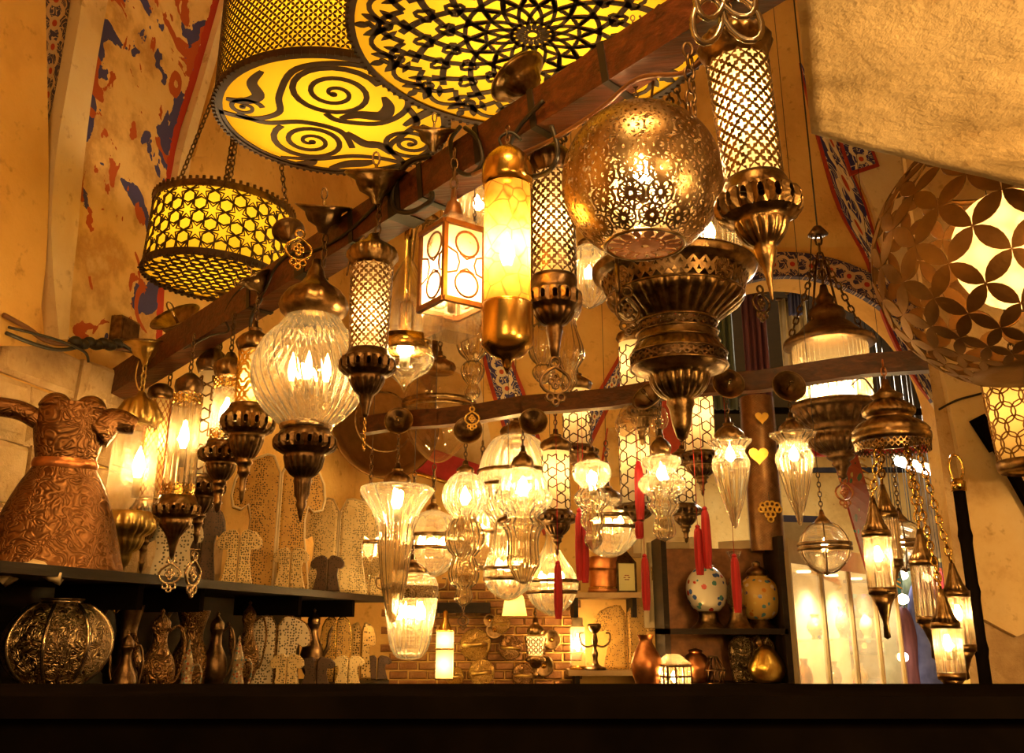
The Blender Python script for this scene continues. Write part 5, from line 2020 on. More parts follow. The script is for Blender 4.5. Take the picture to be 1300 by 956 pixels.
mosaic('white mosaic glass tube lantern above the pole beam, right of centre', 805, 470, 436, 512, 19, 4.55, 408, None, 0.6, None, 330)
mosaic('white mosaic glass tube lantern directly behind the hourglass glass lamp', 806, 590, 540, 640, 20, 4.9, 520, 676, 0.6, None, 505)
mosaic('white mosaic tube lantern with a dark bowl and red tassel beneath', 706, 610, 574, 648, 18, 4.5, 545, 706, 0.7, None, 505)
mosaic('white mosaic tube lantern above the tasselled one, behind the pole beam', 732, 525, 496, 566, 18, 4.9, 468, 606, 0.6, None, 380)
mosaic('white mosaic tube lantern left of the carrot-shaped glass lamps', 887, 540, 503, 574, 20, 4.5, 478, 630, 0.8, None, 380)
mosaic('white mosaic tube lantern lower down beside the two long red tassels', 868, 620, 585, 640, 15, 5.0, 566, 690, 0.3, None, 505)
L = Lamp('lantern', 'small bronze bowl lantern on the pole beam with four clear glass lobes', 814, 530, beam2Y(814, -0.01), 566)
bronze_bowl(L, bowl_rows(516, 566, 22, 4), 'bronze')
for k in range(4):
    a = PI / 4 + k * PI / 2
    Geo().lathe(sm([(0, -0.05), (0.03, -0.035), (0.042, 0), (0.03, 0.04), (0.012, 0.055)], 2), 16, at=(0.085 * math.cos(a), 0.085 * math.sin(a), L.z(536))).build('glass_lobe', 'glass_dim', L.root)
L.chain(500, 518, 6)


# ------------------------------------------------------------------ banded glass bells and globes further back
def banded(label, px, rows, bands, Y, py, cap=None, power=1.2, bulbs=2, chain_to=None, name='bell_lantern', mat='glass_ribbed', ribs=0, finial=None):
    L = Lamp(name, label, px, py, Y, finial or rows[-1][0])
    L.lathe('glass', mat, [(q[0], q[1], 0.025 if (ribs and q[1] > 8) else 0.0) for q in rows], ribs or 20, (ribs or 20) * 4, 0, 3)
    for (b0, hw) in bands:
        L.lathe('band', 'bronze', [(b0 - 2.5, hw * 0.98), (b0 - 2, hw * 1.03), (b0 + 2, hw * 1.03), (b0 + 2.5, hw * 0.98)], 0, 40)
    if cap:
        L.lathe('cap', 'bronze', cap_rows(cap[0], cap[1], cap[2]), 12, 48)
        if chain_to:
            L.chain(chain_to, cap[0], 8)
            vault_wire(L, chain_to)
    hw = max(q[1] for q in rows)
    for k in range(bulbs):
        a = 2 * PI * k / max(1, bulbs) + 0.2
        d = L.r(hw * 0.4, py) if bulbs > 1 else 0
        L.bulb(py, max(4, hw * 0.11), max(7, hw * 0.22), d * math.cos(a), d * math.sin(a) * 0.6)
    if bulbs:
        L.light(py, POWER * power, 0, 0, 0.03)
    if finial:
        L.lathe('finial', 'bronze', [(rows[-1][0] - 3, 0), (rows[-1][0] - 2, 6), (rows[-1][0] + 2, 4), (finial, 0)], 0, 16)
    return L


banded('large banded ribbed glass bell lamp behind the glowing baluster lamp', 655, [(552, 16), (560, 30), (580, 42), (600, 47), (622, 48), (640, 44), (660, 32), (676, 16), (680, 0)], [(600, 48), (618, 49)], 4.95, 612, (528, 556, 20), 1.6, 3, 500, ribs=22)
banded('gourd-shaped ribbed glass lamp with double bands, low in the middle', 645, [(664, 17), (676, 18), (690, 20), (705, 25), (720, 30), (733, 31), (748, 25), (760, 10), (763, 0)], [(722, 31), (735, 31)], 4.55, 716, (648, 668, 14), 1.2, 2, 630, ribs=18)
banded('bell-shaped banded glass lamp with a red tassel in front', 700, [(672, 6), (690, 8), (708, 17), (724, 28), (738, 33), (748, 33), (766, 25), (778, 12), (783, 0)], [(738, 34), (752, 32)], 4.7, 732, (655, 676, 8), 1.2, 2, 640, ribs=18)
banded('broad banded glass bowl lamp behind the two crimson tassels', 772, [(632, 14), (645, 30), (655, 38), (664, 40), (676, 40), (690, 32), (704, 16), (709, 0)], [(657, 40), (671, 41)], 5.0, 662, (612, 636, 16), 1.1, 2, 560, ribs=20)
banded('ribbed glass ball lamp with two dark bands, right of the trumpet lamp', 549, [(648, 8), (656, 24), (670, 34), (684, 38), (700, 37), (716, 29), (730, 12), (734, 0)], [(681, 38), (697, 38)], 4.9, 688, (632, 652, 9), 1.0, 2, 590, ribs=18)
banded('banded glass globe half hidden behind the trumpet lamp and cream garments', 468, [(632, 10), (645, 24), (660, 31), (680, 33), (700, 30), (720, 24), (740, 12), (745, 0)], [(668, 32), (690, 32)], 5.3, 678, (614, 636, 12), 0.9, 2, 570, mat='glass_clear')
banded('dark banded clear glass globe hung unlit behind the pole beam', 557, [(470, 12), (478, 30), (492, 40), (510, 45), (530, 45), (552, 40), (570, 28), (584, 12), (588, 0)], [(512, 46), (519, 46)], 5.4, 530, (446, 474, 20), 0.0, 0, 360, mat='glass_dim')
banded('small gourd glass lamp, left of the baluster lamp and behind the stacked balls', 612, [(640, 14), (655, 24), (672, 27), (690, 24), (705, 20), (718, 14), (724, 0)], [(676, 27)], 5.2, 672, (622, 643, 12), 0.8, 1, 560, ribs=16)
for k, o in enumerate(()):
    pass
L = Lamp('cup_lantern', 'big ribbed glass cup lamp with a chased band, below the trumpet lamp', 521, 780, 4.6, 838)
L.lathe('upper_glass', 'glass_ribbed', [(728, 18, 0.03), (734, 30, 0.03), (742, 33, 0.03), (748, 33, 0.03)], 24, 96)
L.lathe('band', 'chased_silver', [(744, 33), (745, 35), (757, 34), (760, 33)], 0, 40)
L.lathe('glass', 'glass_ribbed', [(758, 33, 0.04), (768, 32, 0.04), (790, 29, 0.04), (812, 26, 0.04), (826, 22, 0.04), (835, 15, 0.04), (839, 0)], 20, 80, 0, 2)
for dx in (-0.05, 0.05):
    L.bulb(776, 6, 12, dx)
L.light(778, POWER * 1.4, 0, 0, 0.03)
L.lathe('cap', 'bronze', cap_rows(704, 731, 18), 12, 48)
L.chain(600, 706, 8)
vault_wire(L, 600)
g = Geo()
for s in (-1, 1):
    g.tube(sm([(s * 0.12, 0, L.z(750)), (s * 0.16, 0, L.z(745)), (s * 0.165, 0, L.z(735)), (s * 0.145, 0, L.z(734))], 5), 0.005, 5)
g.build('scroll', 'bronze', L.root)

# ------------------------------------------------------------------ tassels
tassel(737, 648, 737, 0.06, 5.5, 'longest red silk tassel, left one of the pair under the two-ball glass lamp', 0.0)
tassel(743, 664, 740, 0.06, 5, 'red silk tassel overlapping the longest one, slightly lower')
tassel(709, 715, 786, 0.06, 5, 'red silk tassel in front of the bell-shaped glass lamp')
tassel(813, 586, 660, 0.06, 5.5, 'red silk tassel hanging in front of a white mosaic tube')
tassel(821, 706, 775, 0.06, 5, 'red silk tassel in front of the framed yellow garment')
tassel(889, 668, 730, 0.06, 5.5, 'red silk tassel above the white flowered ceramic vase, left of two')
tassel(899, 645, 722, 0.06, 5.5, 'red silk tassel above the white flowered ceramic vase, right of two')
tassel(937, 706, 778, 0.06, 5.5, 'red silk tassel before the clear glass vase')
tassel(812, 660, 684, 0.06, 5, 'short red silk tassel half hidden behind the hourglass lamp')


# ------------------------------------------------------------------ right side: carousel lantern, disc chandelier with small rod lanterns, globes
Y = 4.3
L = Lamp('carousel_lantern', 'large bronze lantern with a ring of glass rods, hanging before the street arch', 1054, 450, Y, 640)
L.lathe('cap', 'bronze_dark', [(362, 0), (362, 4), (372, 6), (380, 12), (386, 10), (394, 22), (402, 24), (408, 22), (414, 30), (424, 40), (432, 55), (438, 57), (440, 52), (440, 0)], 0, 48)
L.lathe('glass_rods', 'glass_rods', [(438, 45, 0.03), (500, 46, 0.03), (522, 46, 0.03)], 44, 176)
for k in range(4):
    a = 2 * PI * k / 4 + 0.3
    L.bulb(500, 6, 11, 0.10 * math.cos(a), 0.10 * math.sin(a))
L.light(490, POWER * 1.4, 0, 0, 0.04)
L.lathe('tray', 'bronze_dark', [(516, 46), (513, 54), (518, 57), (522, 55), (525, 51), (528, 50, -0.05), (534, 46, -0.05), (540, 41, -0.05), (543, 36), (546, 38), (549, 36), (551, 32), (555, 34, -0.05), (561, 36, -0.06), (567, 33, -0.06), (574, 24, -0.05), (578, 16), (580, 18), (583, 15), (586, 10), (590, 12), (594, 8), (602, 5), (606, 6), (610, 0)], 26, 156)
L.charm(606, 645, 'copper', 0, 0, 0.2)
g = Geo()
for s in (-1, 0, 1):
    g.tube([(s * 0.10, 0.04 * s, L.z(436)), (s * 0.02, 0, L.z(330))], 0.006, 5)
g.chain((0, 0, L.z(364)), (0, 0, L.z(300)), 0.05)
for s in (-1, 1):
    g.chain((s * 0.19, 0, L.z(434)), (s * 0.02, 0, L.z(330)), 0.04)
g.build('chain', 'bronze_dark', L.root)
Geo().lathe([(0, L.z(300)), (0.05, L.z(298)), (0.02, L.z(288)), (0, L.z(286))], 16).build('hook', 'bronze_dark', L.root)
Geo().tube([(0, 0, L.z(290)), (0, 0, 5.9 - L.zb)], 0.004, 5).build('wire', 'cable', L.root)
Geo().tube(sm([(-0.03, 0, L.z(295)), (-0.10, 0, L.z(420)), (-0.19, 0, L.z(540)), (-0.2, 0, L.z(600))], 5), 0.003, 5).build('wire', 'cable', L.root)

Y = 3.02
L = Lamp('disc_chandelier', 'bronze disc chandelier hanging from the pole beam end, carrying small rod lanterns on chains', 1130, 540, Y, 580)
L.lathe('disc', 'bronze', [(482, 0), (482, 4), (492, 6), (498, 12), (503, 20), (507, 16), (509, 18), (512, 22, -0.03), (516, 28, -0.03), (521, 32, -0.03), (526, 32), (529, 28), (531, 26), (533, 28), (537, 36, -0.03), (542, 42, -0.03), (547, 47), (549, 45), (552, 48), (557, 48), (562, 47), (562, 40), (556, 36), (556, 0)], 24, 144)
L.quat('fringe_band', 'bronze', [(562, 46), (574, 45)], 40, 1, dot_hole, 8)
L.chain(458, 486, 10, 0, 0, 'copper')
L.wire([(1112, 500, 0), (1095, 480, 0.05), (1080, 490, 0.2)], 1.2)
dz_ = (L.root.location.x, Y)


def small_lantern(label, px, top, cone, rods, bottom, tip, Y, hw, chain_top, lit, chain_px=None):
    L = Lamp('rod_lantern', label, px, cone, Y, tip, group='small glass rod lanterns below the disc chandelier')
    L.lathe('cone', 'bronze', [(top, 0), (top, 3), (top + (cone - top) * 0.25, hw * 0.3, 0.05), (top + (cone - top) * 0.7, hw * 0.62, 0.05), (cone, hw * 1.0, 0.05), (cone, 0)], 14, 56)
    L.lathe('collar', 'bronze', [(cone - 2, 0), (cone - 2, hw * 1.05), (cone + 6, hw * 1.05), (cone + 6, 0)], 0, 28)
    L.lathe('glass_rods', 'glass_rods', [(cone + 5, hw * 0.92, 0.08), (rods, hw * 0.95, 0.08)], 14, 84)
    L.lathe('lower_collar', 'bronze', [(rods - 2, 0), (rods - 2, hw * 1.03), (rods + 7, hw * 1.0), (rods + 7, 0)], 0, 28)
    L.lathe('drop', 'bronze', [(rods + 6, 0), (rods + 6, hw * 0.95), (rods + (bottom - rods) * 0.5, hw * 0.55), (bottom, hw * 0.2), (tip - 3, hw * 0.25), (tip, 0)], 0, 24)
    g = Geo()
    p = Vector((0, 0, L.z(top)))
    q = (pt(chain_px or px, 550, 3.0) - Vector(L.root.location))
    g.chain(p, q, L.r(13, top), None, L.r(1.5, top))
    g.build('chain', 'brass', L.root)
    if lit:
        L.bulb(cone + (rods - cone) * 0.38, hw * 0.36, hw * 0.62)
        L.light(cone + (rods - cone) * 0.38, POWER * 0.8)
    return L


small_lantern('lit small rod lantern with bronze cone, nearest on the left under the disc chandelier', 1112, 632, 676, 748, 790, 812, 2.97, 17, 572, True, 1117)
small_lantern('unlit small rod lantern behind the lit one, its cone higher', 1124, 615, 652, 712, 742, 760, 3.14, 15, 570, False, 1117)
small_lantern('unlit small rod lantern with clear rods, centre of the hanging group', 1172, 672, 712, 784, 818, 838, 2.98, 17, 570, False, 1148)
small_lantern('lit small rod lantern beside the black bamboo pole', 1213, 715, 752, 820, 852, 864, 2.96, 16, 570, True, 1160)
small_lantern('lit small rod lantern lowest of the group, reaching the counter', 1200, 748, 792, 856, 884, 896, 2.90, 17, 574, True, 1147)


def cage_globe(label, px, py, hw, Y, chain_to):
    L = Lamp('globe_lantern', label, px, py, Y, py + hw + 4)
    L.lathe('glass', 'glass_clear', [(py - hw * math.cos(t), 0.05 + hw * math.sin(t)) for t in [PI * i / 18 for i in range(1, 19)]], 0, 36)
    R, zc = L.r(hw, py), L.z(py)
    g = Geo()
    for k in range(3):
        a = k * PI / 3 + 0.25
        g.tube([(R * 1.02 * math.cos(t) * math.cos(a), R * 1.02 * math.cos(t) * math.sin(a), zc + R * 1.02 * math.sin(t)) for t in [2 * PI * i / 28 for i in range(28)]], R * 0.03, 5, True)
    g.build('cage', 'bronze', L.root)
    for d in (-4, 2):
        L.lathe('band', 'bronze', [(py + d - 2.5, hw * 1.0), (py + d - 2, hw * 1.06), (py + d + 2, hw * 1.06), (py + d + 2.5, hw * 1.0)], 0, 36)
    L.lathe('cap', 'bronze', [(py - hw - 16, 0), (py - hw - 16, 2), (py - hw - 8, 4), (py - hw - 2, 9), (py - hw + 4, 13), (py - hw + 4, 0)], 0, 24)
    L.lathe('finial', 'bronze', [(py + hw - 3, 0), (py + hw - 1, 5), (py + hw + 3, 2), (py + hw + 4, 0)], 0, 16)
    L.bulb(py - 4, 4, 8)
    L.light(py - 4, POWER * 0.5)
    L.chain(chain_to, py - hw - 14, 7)
    vault_wire(L, chain_to)
    return L


cage_globe('clear glass globe in a bronze cage, before the lit showcase', 1047, 695, 32, 3.95, 600)
cage_globe('clear caged glass globe behind the small rod lanterns', 1146, 692, 31, 4.6, 560)

# black bamboo pole leaning at the pier
root = empty('bamboo_pole', tuple(pt(1256, 900, 3.12)), 0, 'black bamboo pole with a brass ring finial, standing against the right pier', 'pole')
a, b = pt(1216, 612, 3.12) - Vector(root.location), Vector((0, 0, 0))
g = Geo()
pts, rs_ = [], []
for i in range(29):
    t = i / 28
    pts.append(tuple(b + (a - b) * t))
    rs_.append(0.019 + (0.004 if i % 7 == 0 else 0))
g.tube(pts, rs_, 12)
low = pt(1256, 900, 3.12)
g.tube([(0, 0, 0), (0.03, 0, -low.z + 0.0)], 0.02, 10)
g.build('pole', 'black_paint', root)
g = Geo()
g.tube([tuple(a + Vector((0.022 * math.sin(2 * PI * i / 16), 0, 0.045 - 0.045 * math.cos(2 * PI * i / 16)))) for i in range(16)], 0.005, 6, True)
g.lathe([(0, -0.03), (0.024, -0.03), (0.024, 0.0), (0.01, 0.012), (0, 0.012)], 16, at=tuple(a))
g.build('finial', 'brass', root)
# dark bracket rail on the pier
root = empty('wall_rail', tuple(pt(1246, 570, 3.26)), 0, 'black slanting rail bracketed to the right pier', 'rail')
o0 = Vector(root.location)
g = Geo()
g.bar(pt(1262, 560, 3.22) - o0, pt(1330, 680, 3.22) - o0, 0.03, 0.03)
g.build('rail', 'black_paint', root, False)
g = Geo()
g.bar(pt(1240, 530, 3.25) - o0, pt(1266, 570, 3.25) - o0, 0.03, 0.05)
g.build('bracket', 'black_paint', root, False)
g = Geo().tube(sm([tuple(pt(x, y, 3.27)) for x, y in ((1192, 520), (1215, 508), (1250, 498), (1275, 484))], 5), 0.004, 5)
tag(g.build('cable', 'cable', None), 'thin dark cable running up across the right pier', 'cable')


# ------------------------------------------------------------------ left wall shelving
SO, SD = Vector((-1.32, 2.5, 0)), Vector((0.65, 2.75, 0))
SL = SD.length
SN = Vector((-SD.y, SD.x, 0)) / SL           # towards the wall
SANG = math.atan2(SD.y, SD.x)
ZU, ZL = 1.672, 1.25


def shelf_spot(px, z, d):
    """the point on a shelf of height z, d behind its front edge, seen at picture column px"""
    k = (px - 650) / FPX
    zr = z - CAMZ
    t = (k * ((SO.y + SN.y * d) * CP + zr * SP) - SO.x - SN.x * d) / (SD.x - k * SD.y * CP)
    p = SO + SD * t + SN * d
    return Vector((p.x, p.y, z))


root = empty('wall_shelf', (SO.x, SO.y, 0), SANG, 'long dark wooden shelving along the left wall, two open tiers over a closed base', 'shelf')
g = lambda lo, hi, nm, mat='dark_wood': Geo().box(lo, hi).build(nm, mat, root, False)
E0, E1 = -0.9, SL + 0.02
g((E0, 0, ZU - 0.03), (E1, 0.50, ZU), 'upper_board')
g((E0, -0.02, ZL - 0.03), (E1, 0.50, ZL), 'lower_board')
g((E0, 0.50, 0.0), (E1, 0.515, ZU - 0.03), 'back_panel')
g((E0, 0.0, 0.0), (E1, 0.50, ZL - 0.03), 'base_cabinet')
tk = lambda px: shelf_spot(px, ZU, 0.02)
for px in (88, 185, 262, 385, 452):
    p = tk(px)
    t = (p - Vector((SO.x, SO.y, ZU))).dot(SD) / SL
    w = 0.05 if px == 88 else 0.03
    g((t - w / 2, 0.03 if px != 88 else 0.42, ZU - 0.11 if px != 88 else ZL), (t + w / 2, 0.34 if px != 88 else 0.48, ZU - 0.03), 'bracket' if px != 88 else 'upright', 'black_paint')
    if px in (385, 452):
        for q in (0.06, 0.16):
            Geo().lathe([(0, 0), (0.008, 0), (0.009, 0.003), (0, 0.006)], 10).build('bolt', 'steel', root)
            root.children[-1].location = (t - w / 2 - 0.001, q, ZU - 0.07)
            root.children[-1].rotation_euler = (0, -PI / 2, 0)


def lathe_thing(name, label, cat, loc, parts, rz=0.0, group=None):
    """parts: (part name, material, rows (r, z[, amp]), flutes, segs)"""
    r = empty(name, loc, rz, label, cat, group)
    for nm, mat, rows, n, segs in parts:
        Geo().lathe(sm(rows, 3) if len(rows) > 4 else rows, segs, n).build(nm, mat, r)
    return r


def shelf_item(px, z, d, top_py):
    p = shelf_spot(px, z, d)
    return p, Zat(top_py, p.y) - z, mpp(top_py, p.y)


# chased copper jug
p, H, m_ = shelf_item(64, ZU, 0.20, 505)
r = empty('jug', p, 0.45, 'huge chased copper jug with a flat flared body and looping handle on the upper shelf', 'jug')
s = H
W = 80 * m_
body = sm([(0.0, 0), (W * 1.0, 0), (W * 1.02, 0.012 * s), (W * 0.97, 0.08 * s), (W * 0.80, 0.30 * s), (W * 0.62, 0.47 * s), (W * 0.46, 0.58 * s), (W * 0.44, 0.63 * s), (W * 0.50, 0.74 * s), (W * 0.53, 0.86 * s), (W * 0.45, 0.96 * s)], 4)
body = [(max(0, q[0]), q[1]) for q in body]
o = Geo().lathe(body, 40).build('body', 'chased_copper', r)
o.scale = (1, 0.62, 1)
g = Geo()
for sx in (-1, 1):
    g.lathe(sm([(W * 0.02, 0.92 * s), (W * 0.24, 0.93 * s), (W * 0.22, 0.97 * s), (W * 0.12, 1.01 * s), (0, 1.02 * s)], 3), 20, at=(sx * W * 0.25, 0, 0))
g.build('lid', 'chased_copper', r)
g = Geo()
g.tube(sm([(-W * 0.42, 0, 0.84 * s), (-W * 0.8, 0, 0.90 * s), (-W * 1.35, 0, 0.88 * s), (-W * 1.6, 0, 0.66 * s), (-W * 1.55, 0, 0.42 * s), (-W * 1.1, 0, 0.22 * s)], 6), W * 0.15, 10)
g.build('handle', 'chased_copper', r)
g = Geo()
g.tube(sm([(W * 0.35, 0, 0.80 * s), (W * 0.62, 0, 0.88 * s), (W * 0.95, 0, 0.86 * s)], 5), [W * 0.30 - W * 0.016 * i for i in range(11)], 12)
g.build('spout', 'chased_copper', r)
g = Geo()
g.lathe(sm([(W * 0.455, 0.57 * s), (W * 0.48, 0.60 * s), (W * 0.45, 0.63 * s)], 3), 40)
o = g.build('neck_band', 'copper', r)
o.scale = (1, 0.64, 1)


# garment-shaped openwork candle boxes: two leaves, each shaped like half a kaftan
def kaftan(label, p, H, Wd, mat, rz, rim=None, sleeve=0.54, flare=0.36, depth=0.10, shape='dress', group=None):
    """two half panels"""
    name = 'garment_lantern'
    r = empty(name, p, rz, label, 'lantern', group or 'garment-shaped openwork lanterns on the shelves')
    if shape == 'dress':
        half = [(0.012, 0.0), (flare, 0.0), (flare * 0.82, 0.25), (flare * 0.70, 0.48), (flare * 0.78, 0.64), (sleeve * 0.82, 0.62), (sleeve, 0.70), (sleeve * 0.97, 0.82), (sleeve * 0.72, 0.95), (0.17, 1.0), (0.10, 0.985), (0.012, 0.88)]
    elif shape == 'arch':
        half = [(0.012, 0.0), (0.42, 0.0), (0.47, 0.4), (0.5, 0.66), (0.46, 0.84), (0.36, 0.95), (0.22, 1.0), (0.10, 0.985), (0.012, 0.93)]
    else:                                   # standing coat
        half = [(0.012, 0.0), (0.42, 0.0), (0.38, 0.18), (0.33, 0.38), (0.32, 0.52), (0.36, 0.62), (0.44, 0.58), (0.54, 0.60), (0.57, 0.68), (0.54, 0.80), (0.46, 0.90), (0.34, 0.96), (0.18, 1.0), (0.10, 0.99), (0.012, 0.86)]
    for s in (-1, 1):
        n = len(half)
        D = depth * H
        fr = [(s * x * Wd, -D / 2 * (1 - 0.35 * (x / 0.5) ** 2), z * H) for x, z in half]
        cx = sum(q[0] for q in fr) / n
        cz = sum(q[2] for q in fr) / n
        inn = [(cx + (q[0] - cx) * 0.86, q[1] - 0.006, cz + (q[2] - cz) * 0.93) for q in fr]
        bk = [(q[0], D / 2, q[2]) for q in fr]
        v = fr + inn + bk
        f = []
        for i in range(n):
            j = (i + 1) % n
            f += [(i, j, n + j, n + i), (j, i, 2 * n + i, 2 * n + j)]
        f.append(tuple(range(n, 2 * n)))
        f.append(tuple(range(3 * n - 1, 2 * n - 1, -1)))
        if s < 0:
            f = [q[::-1] for q in f]
        mk('half_panel', v, f, mat, r, False)
    if rim:
        g = Geo()
        for s in (-1, 1):
            g.tube([(s * x * Wd, -depth * H / 2 * (1 - 0.35 * (x / 0.5) ** 2), z * H) for x, z in half], 0.012 * H, 5, True)
        g.build('edging', rim, r)
    return r


def kaf(label, px, z, d, top, wpx, mat, rz=0.0, **kw):
    p, H, m_ = shelf_item(px, z, d, top)
    return kaftan(label, p, H, wpx * m_, mat, rz, **kw)


kaf('tall tan openwork coat-shaped lantern, largest on the upper shelf', 345, ZU, 0.20, 580, 100, 'pierced_tan', 0.35, rim='ivory', shape='coat', depth=0.16)
kaf('tall cream openwork coat-shaped lantern standing open, right of the tan coat', 426, ZU, 0.16, 634, 88, 'pierced_cream', 0.15, rim='ivory', shape='coat', depth=0.14)
kaf('small cream jacket-shaped lantern before the tan coat', 300, ZU, 0.06, 672, 52, 'pierced_cream', 0.1, shape='dress')
kaf('small cream dress-shaped lantern between the two tall coats', 367, ZU, 0.05, 695, 42, 'pierced_cream', 0.05, shape='dress', flare=0.46)
kaf('small dark brown jacket-shaped lantern at the foot of the cream coat', 414, ZU, 0.04, 705, 40, 'pierced_brown', 0.0, shape='dress', flare=0.44)
kaf('pale openwork dress-shaped lantern left of the cream jacket', 216, ZU, 0.14, 655, 62, 'pierced_white', 0.3, shape='coat')
kaf('brown openwork coat-shaped lantern in the shade behind the cream jacket', 250, ZU, 0.26, 640, 50, 'pierced_brown', 0.2, shape='coat')
kaf('small cream openwork dress-shaped lantern at the right end of the upper shelf', 468, ZU, 0.10, 706, 36, 'pierced_cream', 0.0, shape='dress', flare=0.46)
# lower tier
kaf('big white openwork torso-shaped lantern on the lower shelf', 346, ZL, 0.14, 782, 76, 'pierced_white', 0.3, rim='chased_bronze', shape='coat', depth=0.18)
kaf('small cream dress-shaped lantern before the white torso', 362, ZL, 0.03, 830, 40, 'pierced_cream', 0.0, flare=0.42)
kaf('small brown dress-shaped lantern between two cream ones', 400, ZL, 0.05, 834, 44, 'pierced_brown', 0.1, flare=0.42)
kaf('tan arched openwork lantern with a pale frame on the lower shelf', 424, ZL, 0.18, 783, 38, 'pierced_tan', 0.1, rim='brass', shape='arch', depth=0.14)
kaf('small cream dress-shaped lantern right of the tan arched one', 441, ZL, 0.04, 832, 38, 'pierced_cream', 0.05, flare=0.42)
kaf('small dark dress-shaped lantern at the right end of the lower shelf', 478, ZL, 0.05, 832, 34, 'pierced_brown', 0.1, flare=0.42)
kaf('gold openwork coat-shaped lantern, farthest on the lower shelf', 456, ZL, 0.13, 790, 34, 'pierced_gold', 0.2, shape='coat')

# great chased silver vase
p = shelf_spot(60, ZL, 0.18)
m_ = mpp(815, p.y)
zc = Zat(817, p.y) - ZL
R = 65 * m_
r = lathe_thing('vase', 'round chased silver vase with plain vertical ribs, at the left end of the lower shelf', 'vase', p,
                [('body', 'chased_silver', [(0.02, 0), (R * 0.5, 0), (R * 0.52, zc - R * 0.98)] + [(R * math.sin(t) * 1.0, zc - R * 0.84 * math.cos(t)) for t in [PI * (0.2 + 0.65 * i / 12) for i in range(13)]], 0, 48),
                 ('neck', 'nickel', [(R * 0.40, zc + R * 0.74), (R * 0.38, zc + R * 0.80), (R * 0.42, zc + R * 0.84), (R * 0.36, zc + R * 0.84), (R * 0.3, zc + R * 0.78)], 0, 32)])
for k in range(8):
    a = 2 * PI * k / 8 + 0.2
    Geo().tube([(R * 1.005 * math.sin(t) * math.cos(a), R * 1.005 * math.sin(t) * math.sin(a), zc - R * 0.845 * math.cos(t)) for t in [PI * (0.2 + 0.64 * i / 14) for i in range(15)]], R * 0.045, 6).build('rib', 'nickel', r)


def ewer(label, px, z, d, top, wpx, mat, kind=0, flip=1, cat='ewer'):
    p, H, m_ = shelf_item(px, z, d, top)
    W = wpx * m_ / 2
    r = empty('ewer', p, 0.0, label, cat, 'ewers and lidded pots on the lower shelf')
    if kind == 0:            # tall bottle ewer
        rows = [(0.0, 0), (W * 0.7, 0), (W * 0.66, 0.05 * H), (W * 0.45, 0.09 * H), (W * 0.8, 0.2 * H), (W, 0.34 * H), (W * 0.85, 0.48 * H), (W * 0.48, 0.6 * H), (W * 0.4, 0.72 * H), (W * 0.55, 0.79 * H), (W * 0.5, 0.81 * H)]
    elif kind == 1:          # waisted fluted pot
        rows = [(0.0, 0), (W * 0.95, 0.0, 0.05), (W, 0.08 * H, 0.06), (W * 0.72, 0.26 * H, 0.05), (W * 0.5, 0.42 * H), (W * 0.62, 0.55 * H), (W * 0.72, 0.62 * H)]
    else:                    # flared jar
        rows = [(0.0, 0), (W * 0.6, 0), (W * 0.9, 0.2 * H), (W, 0.4 * H), (W * 0.8, 0.55 * H), (W * 0.55, 0.68 * H), (W * 0.6, 0.82 * H), (W * 0.8, 0.98 * H), (W * 0.76, H)]
    Geo().lathe([tuple([max(0, q[0])] + list(q[1:])) for q in sm(rows, 3)], 48, 12).build('body', mat, r)
    t = rows[-1][1]
    if kind != 2:
        Geo().lathe(sm([(W * 0.60 if kind else W * 0.52, t), (W * 0.5, t + 0.05 * H, 0.04), (W * 0.25, t + (H - t) * 0.55, 0.04), (W * 0.1, t + (H - t) * 0.72), (W * 0.14, t + (H - t) * 0.84), (0, H)], 3), 36, 12).build('lid', mat if kind == 0 else 'ceramic_pot', r)
    g = Geo().tube(sm([(flip * W * 0.5, 0, t * 0.95), (flip * W * 1.1, 0, t * 1.0), (flip * W * 1.45, 0, t * 0.75), (flip * W * 1.2, 0, t * 0.4), (flip * W * 0.8, 0, t * 0.3)], 5), W * 0.09, 7)
    g.build('handle', mat, r)
    if kind == 0:
        g = Geo().tube(sm([(-flip * W * 0.8, 0, 0.35 * H), (-flip * W * 1.25, 0, 0.48 * H), (-flip * W * 1.35, 0, 0.66 * H), (-flip * W * 1.6, 0, 0.75 * H)], 5), [W * (0.2 - 0.006 * i) for i in range(16)], 8)
        g.build('spout', mat, r)
    return r


ewer('dark wide-mouthed bronze jar right of the silver vase', 150, ZL, 0.22, 768, 46, 'bronze_dark', 2, -1, 'jar')
ewer('dark bronze ewer with a low lid, just right of the silver vase', 152, ZL, 0.06, 800, 30, 'bronze_dark', 0)
ewer('tall chased ewer with a domed lid below the hanging cord', 194, ZL, 0.08, 772, 44, 'chased_bronze', 0)
ewer('round-bellied chased bronze jar with a flared mouth', 236, ZL, 0.18, 775, 50, 'chased_bronze', 2, -1, 'jar')
ewer('small fluted ceramic pot with a pointed red lid, left of two', 233, ZL, 0.03, 812, 26, 'ceramic_pot', 1, 1, 'pot')
ewer('dark slim ewer behind the fluted pots', 268, ZL, 0.10, 776, 32, 'bronze_dark', 0)
ewer('small fluted ceramic pot with a pointed red lid, right of two', 298, ZL, 0.03, 806, 26, 'ceramic_pot', 1, 1, 'pot')
ewer('slender bronze ewer with a turned finial, left of the white torso lantern', 309, ZL, 0.2, 762, 32, 'chased_bronze', 0)
ewer('dark bronze ewer with a turned finial, right of the white torso lantern', 394, ZL, 0.2, 772, 30, 'bronze_dark', 0, -1)

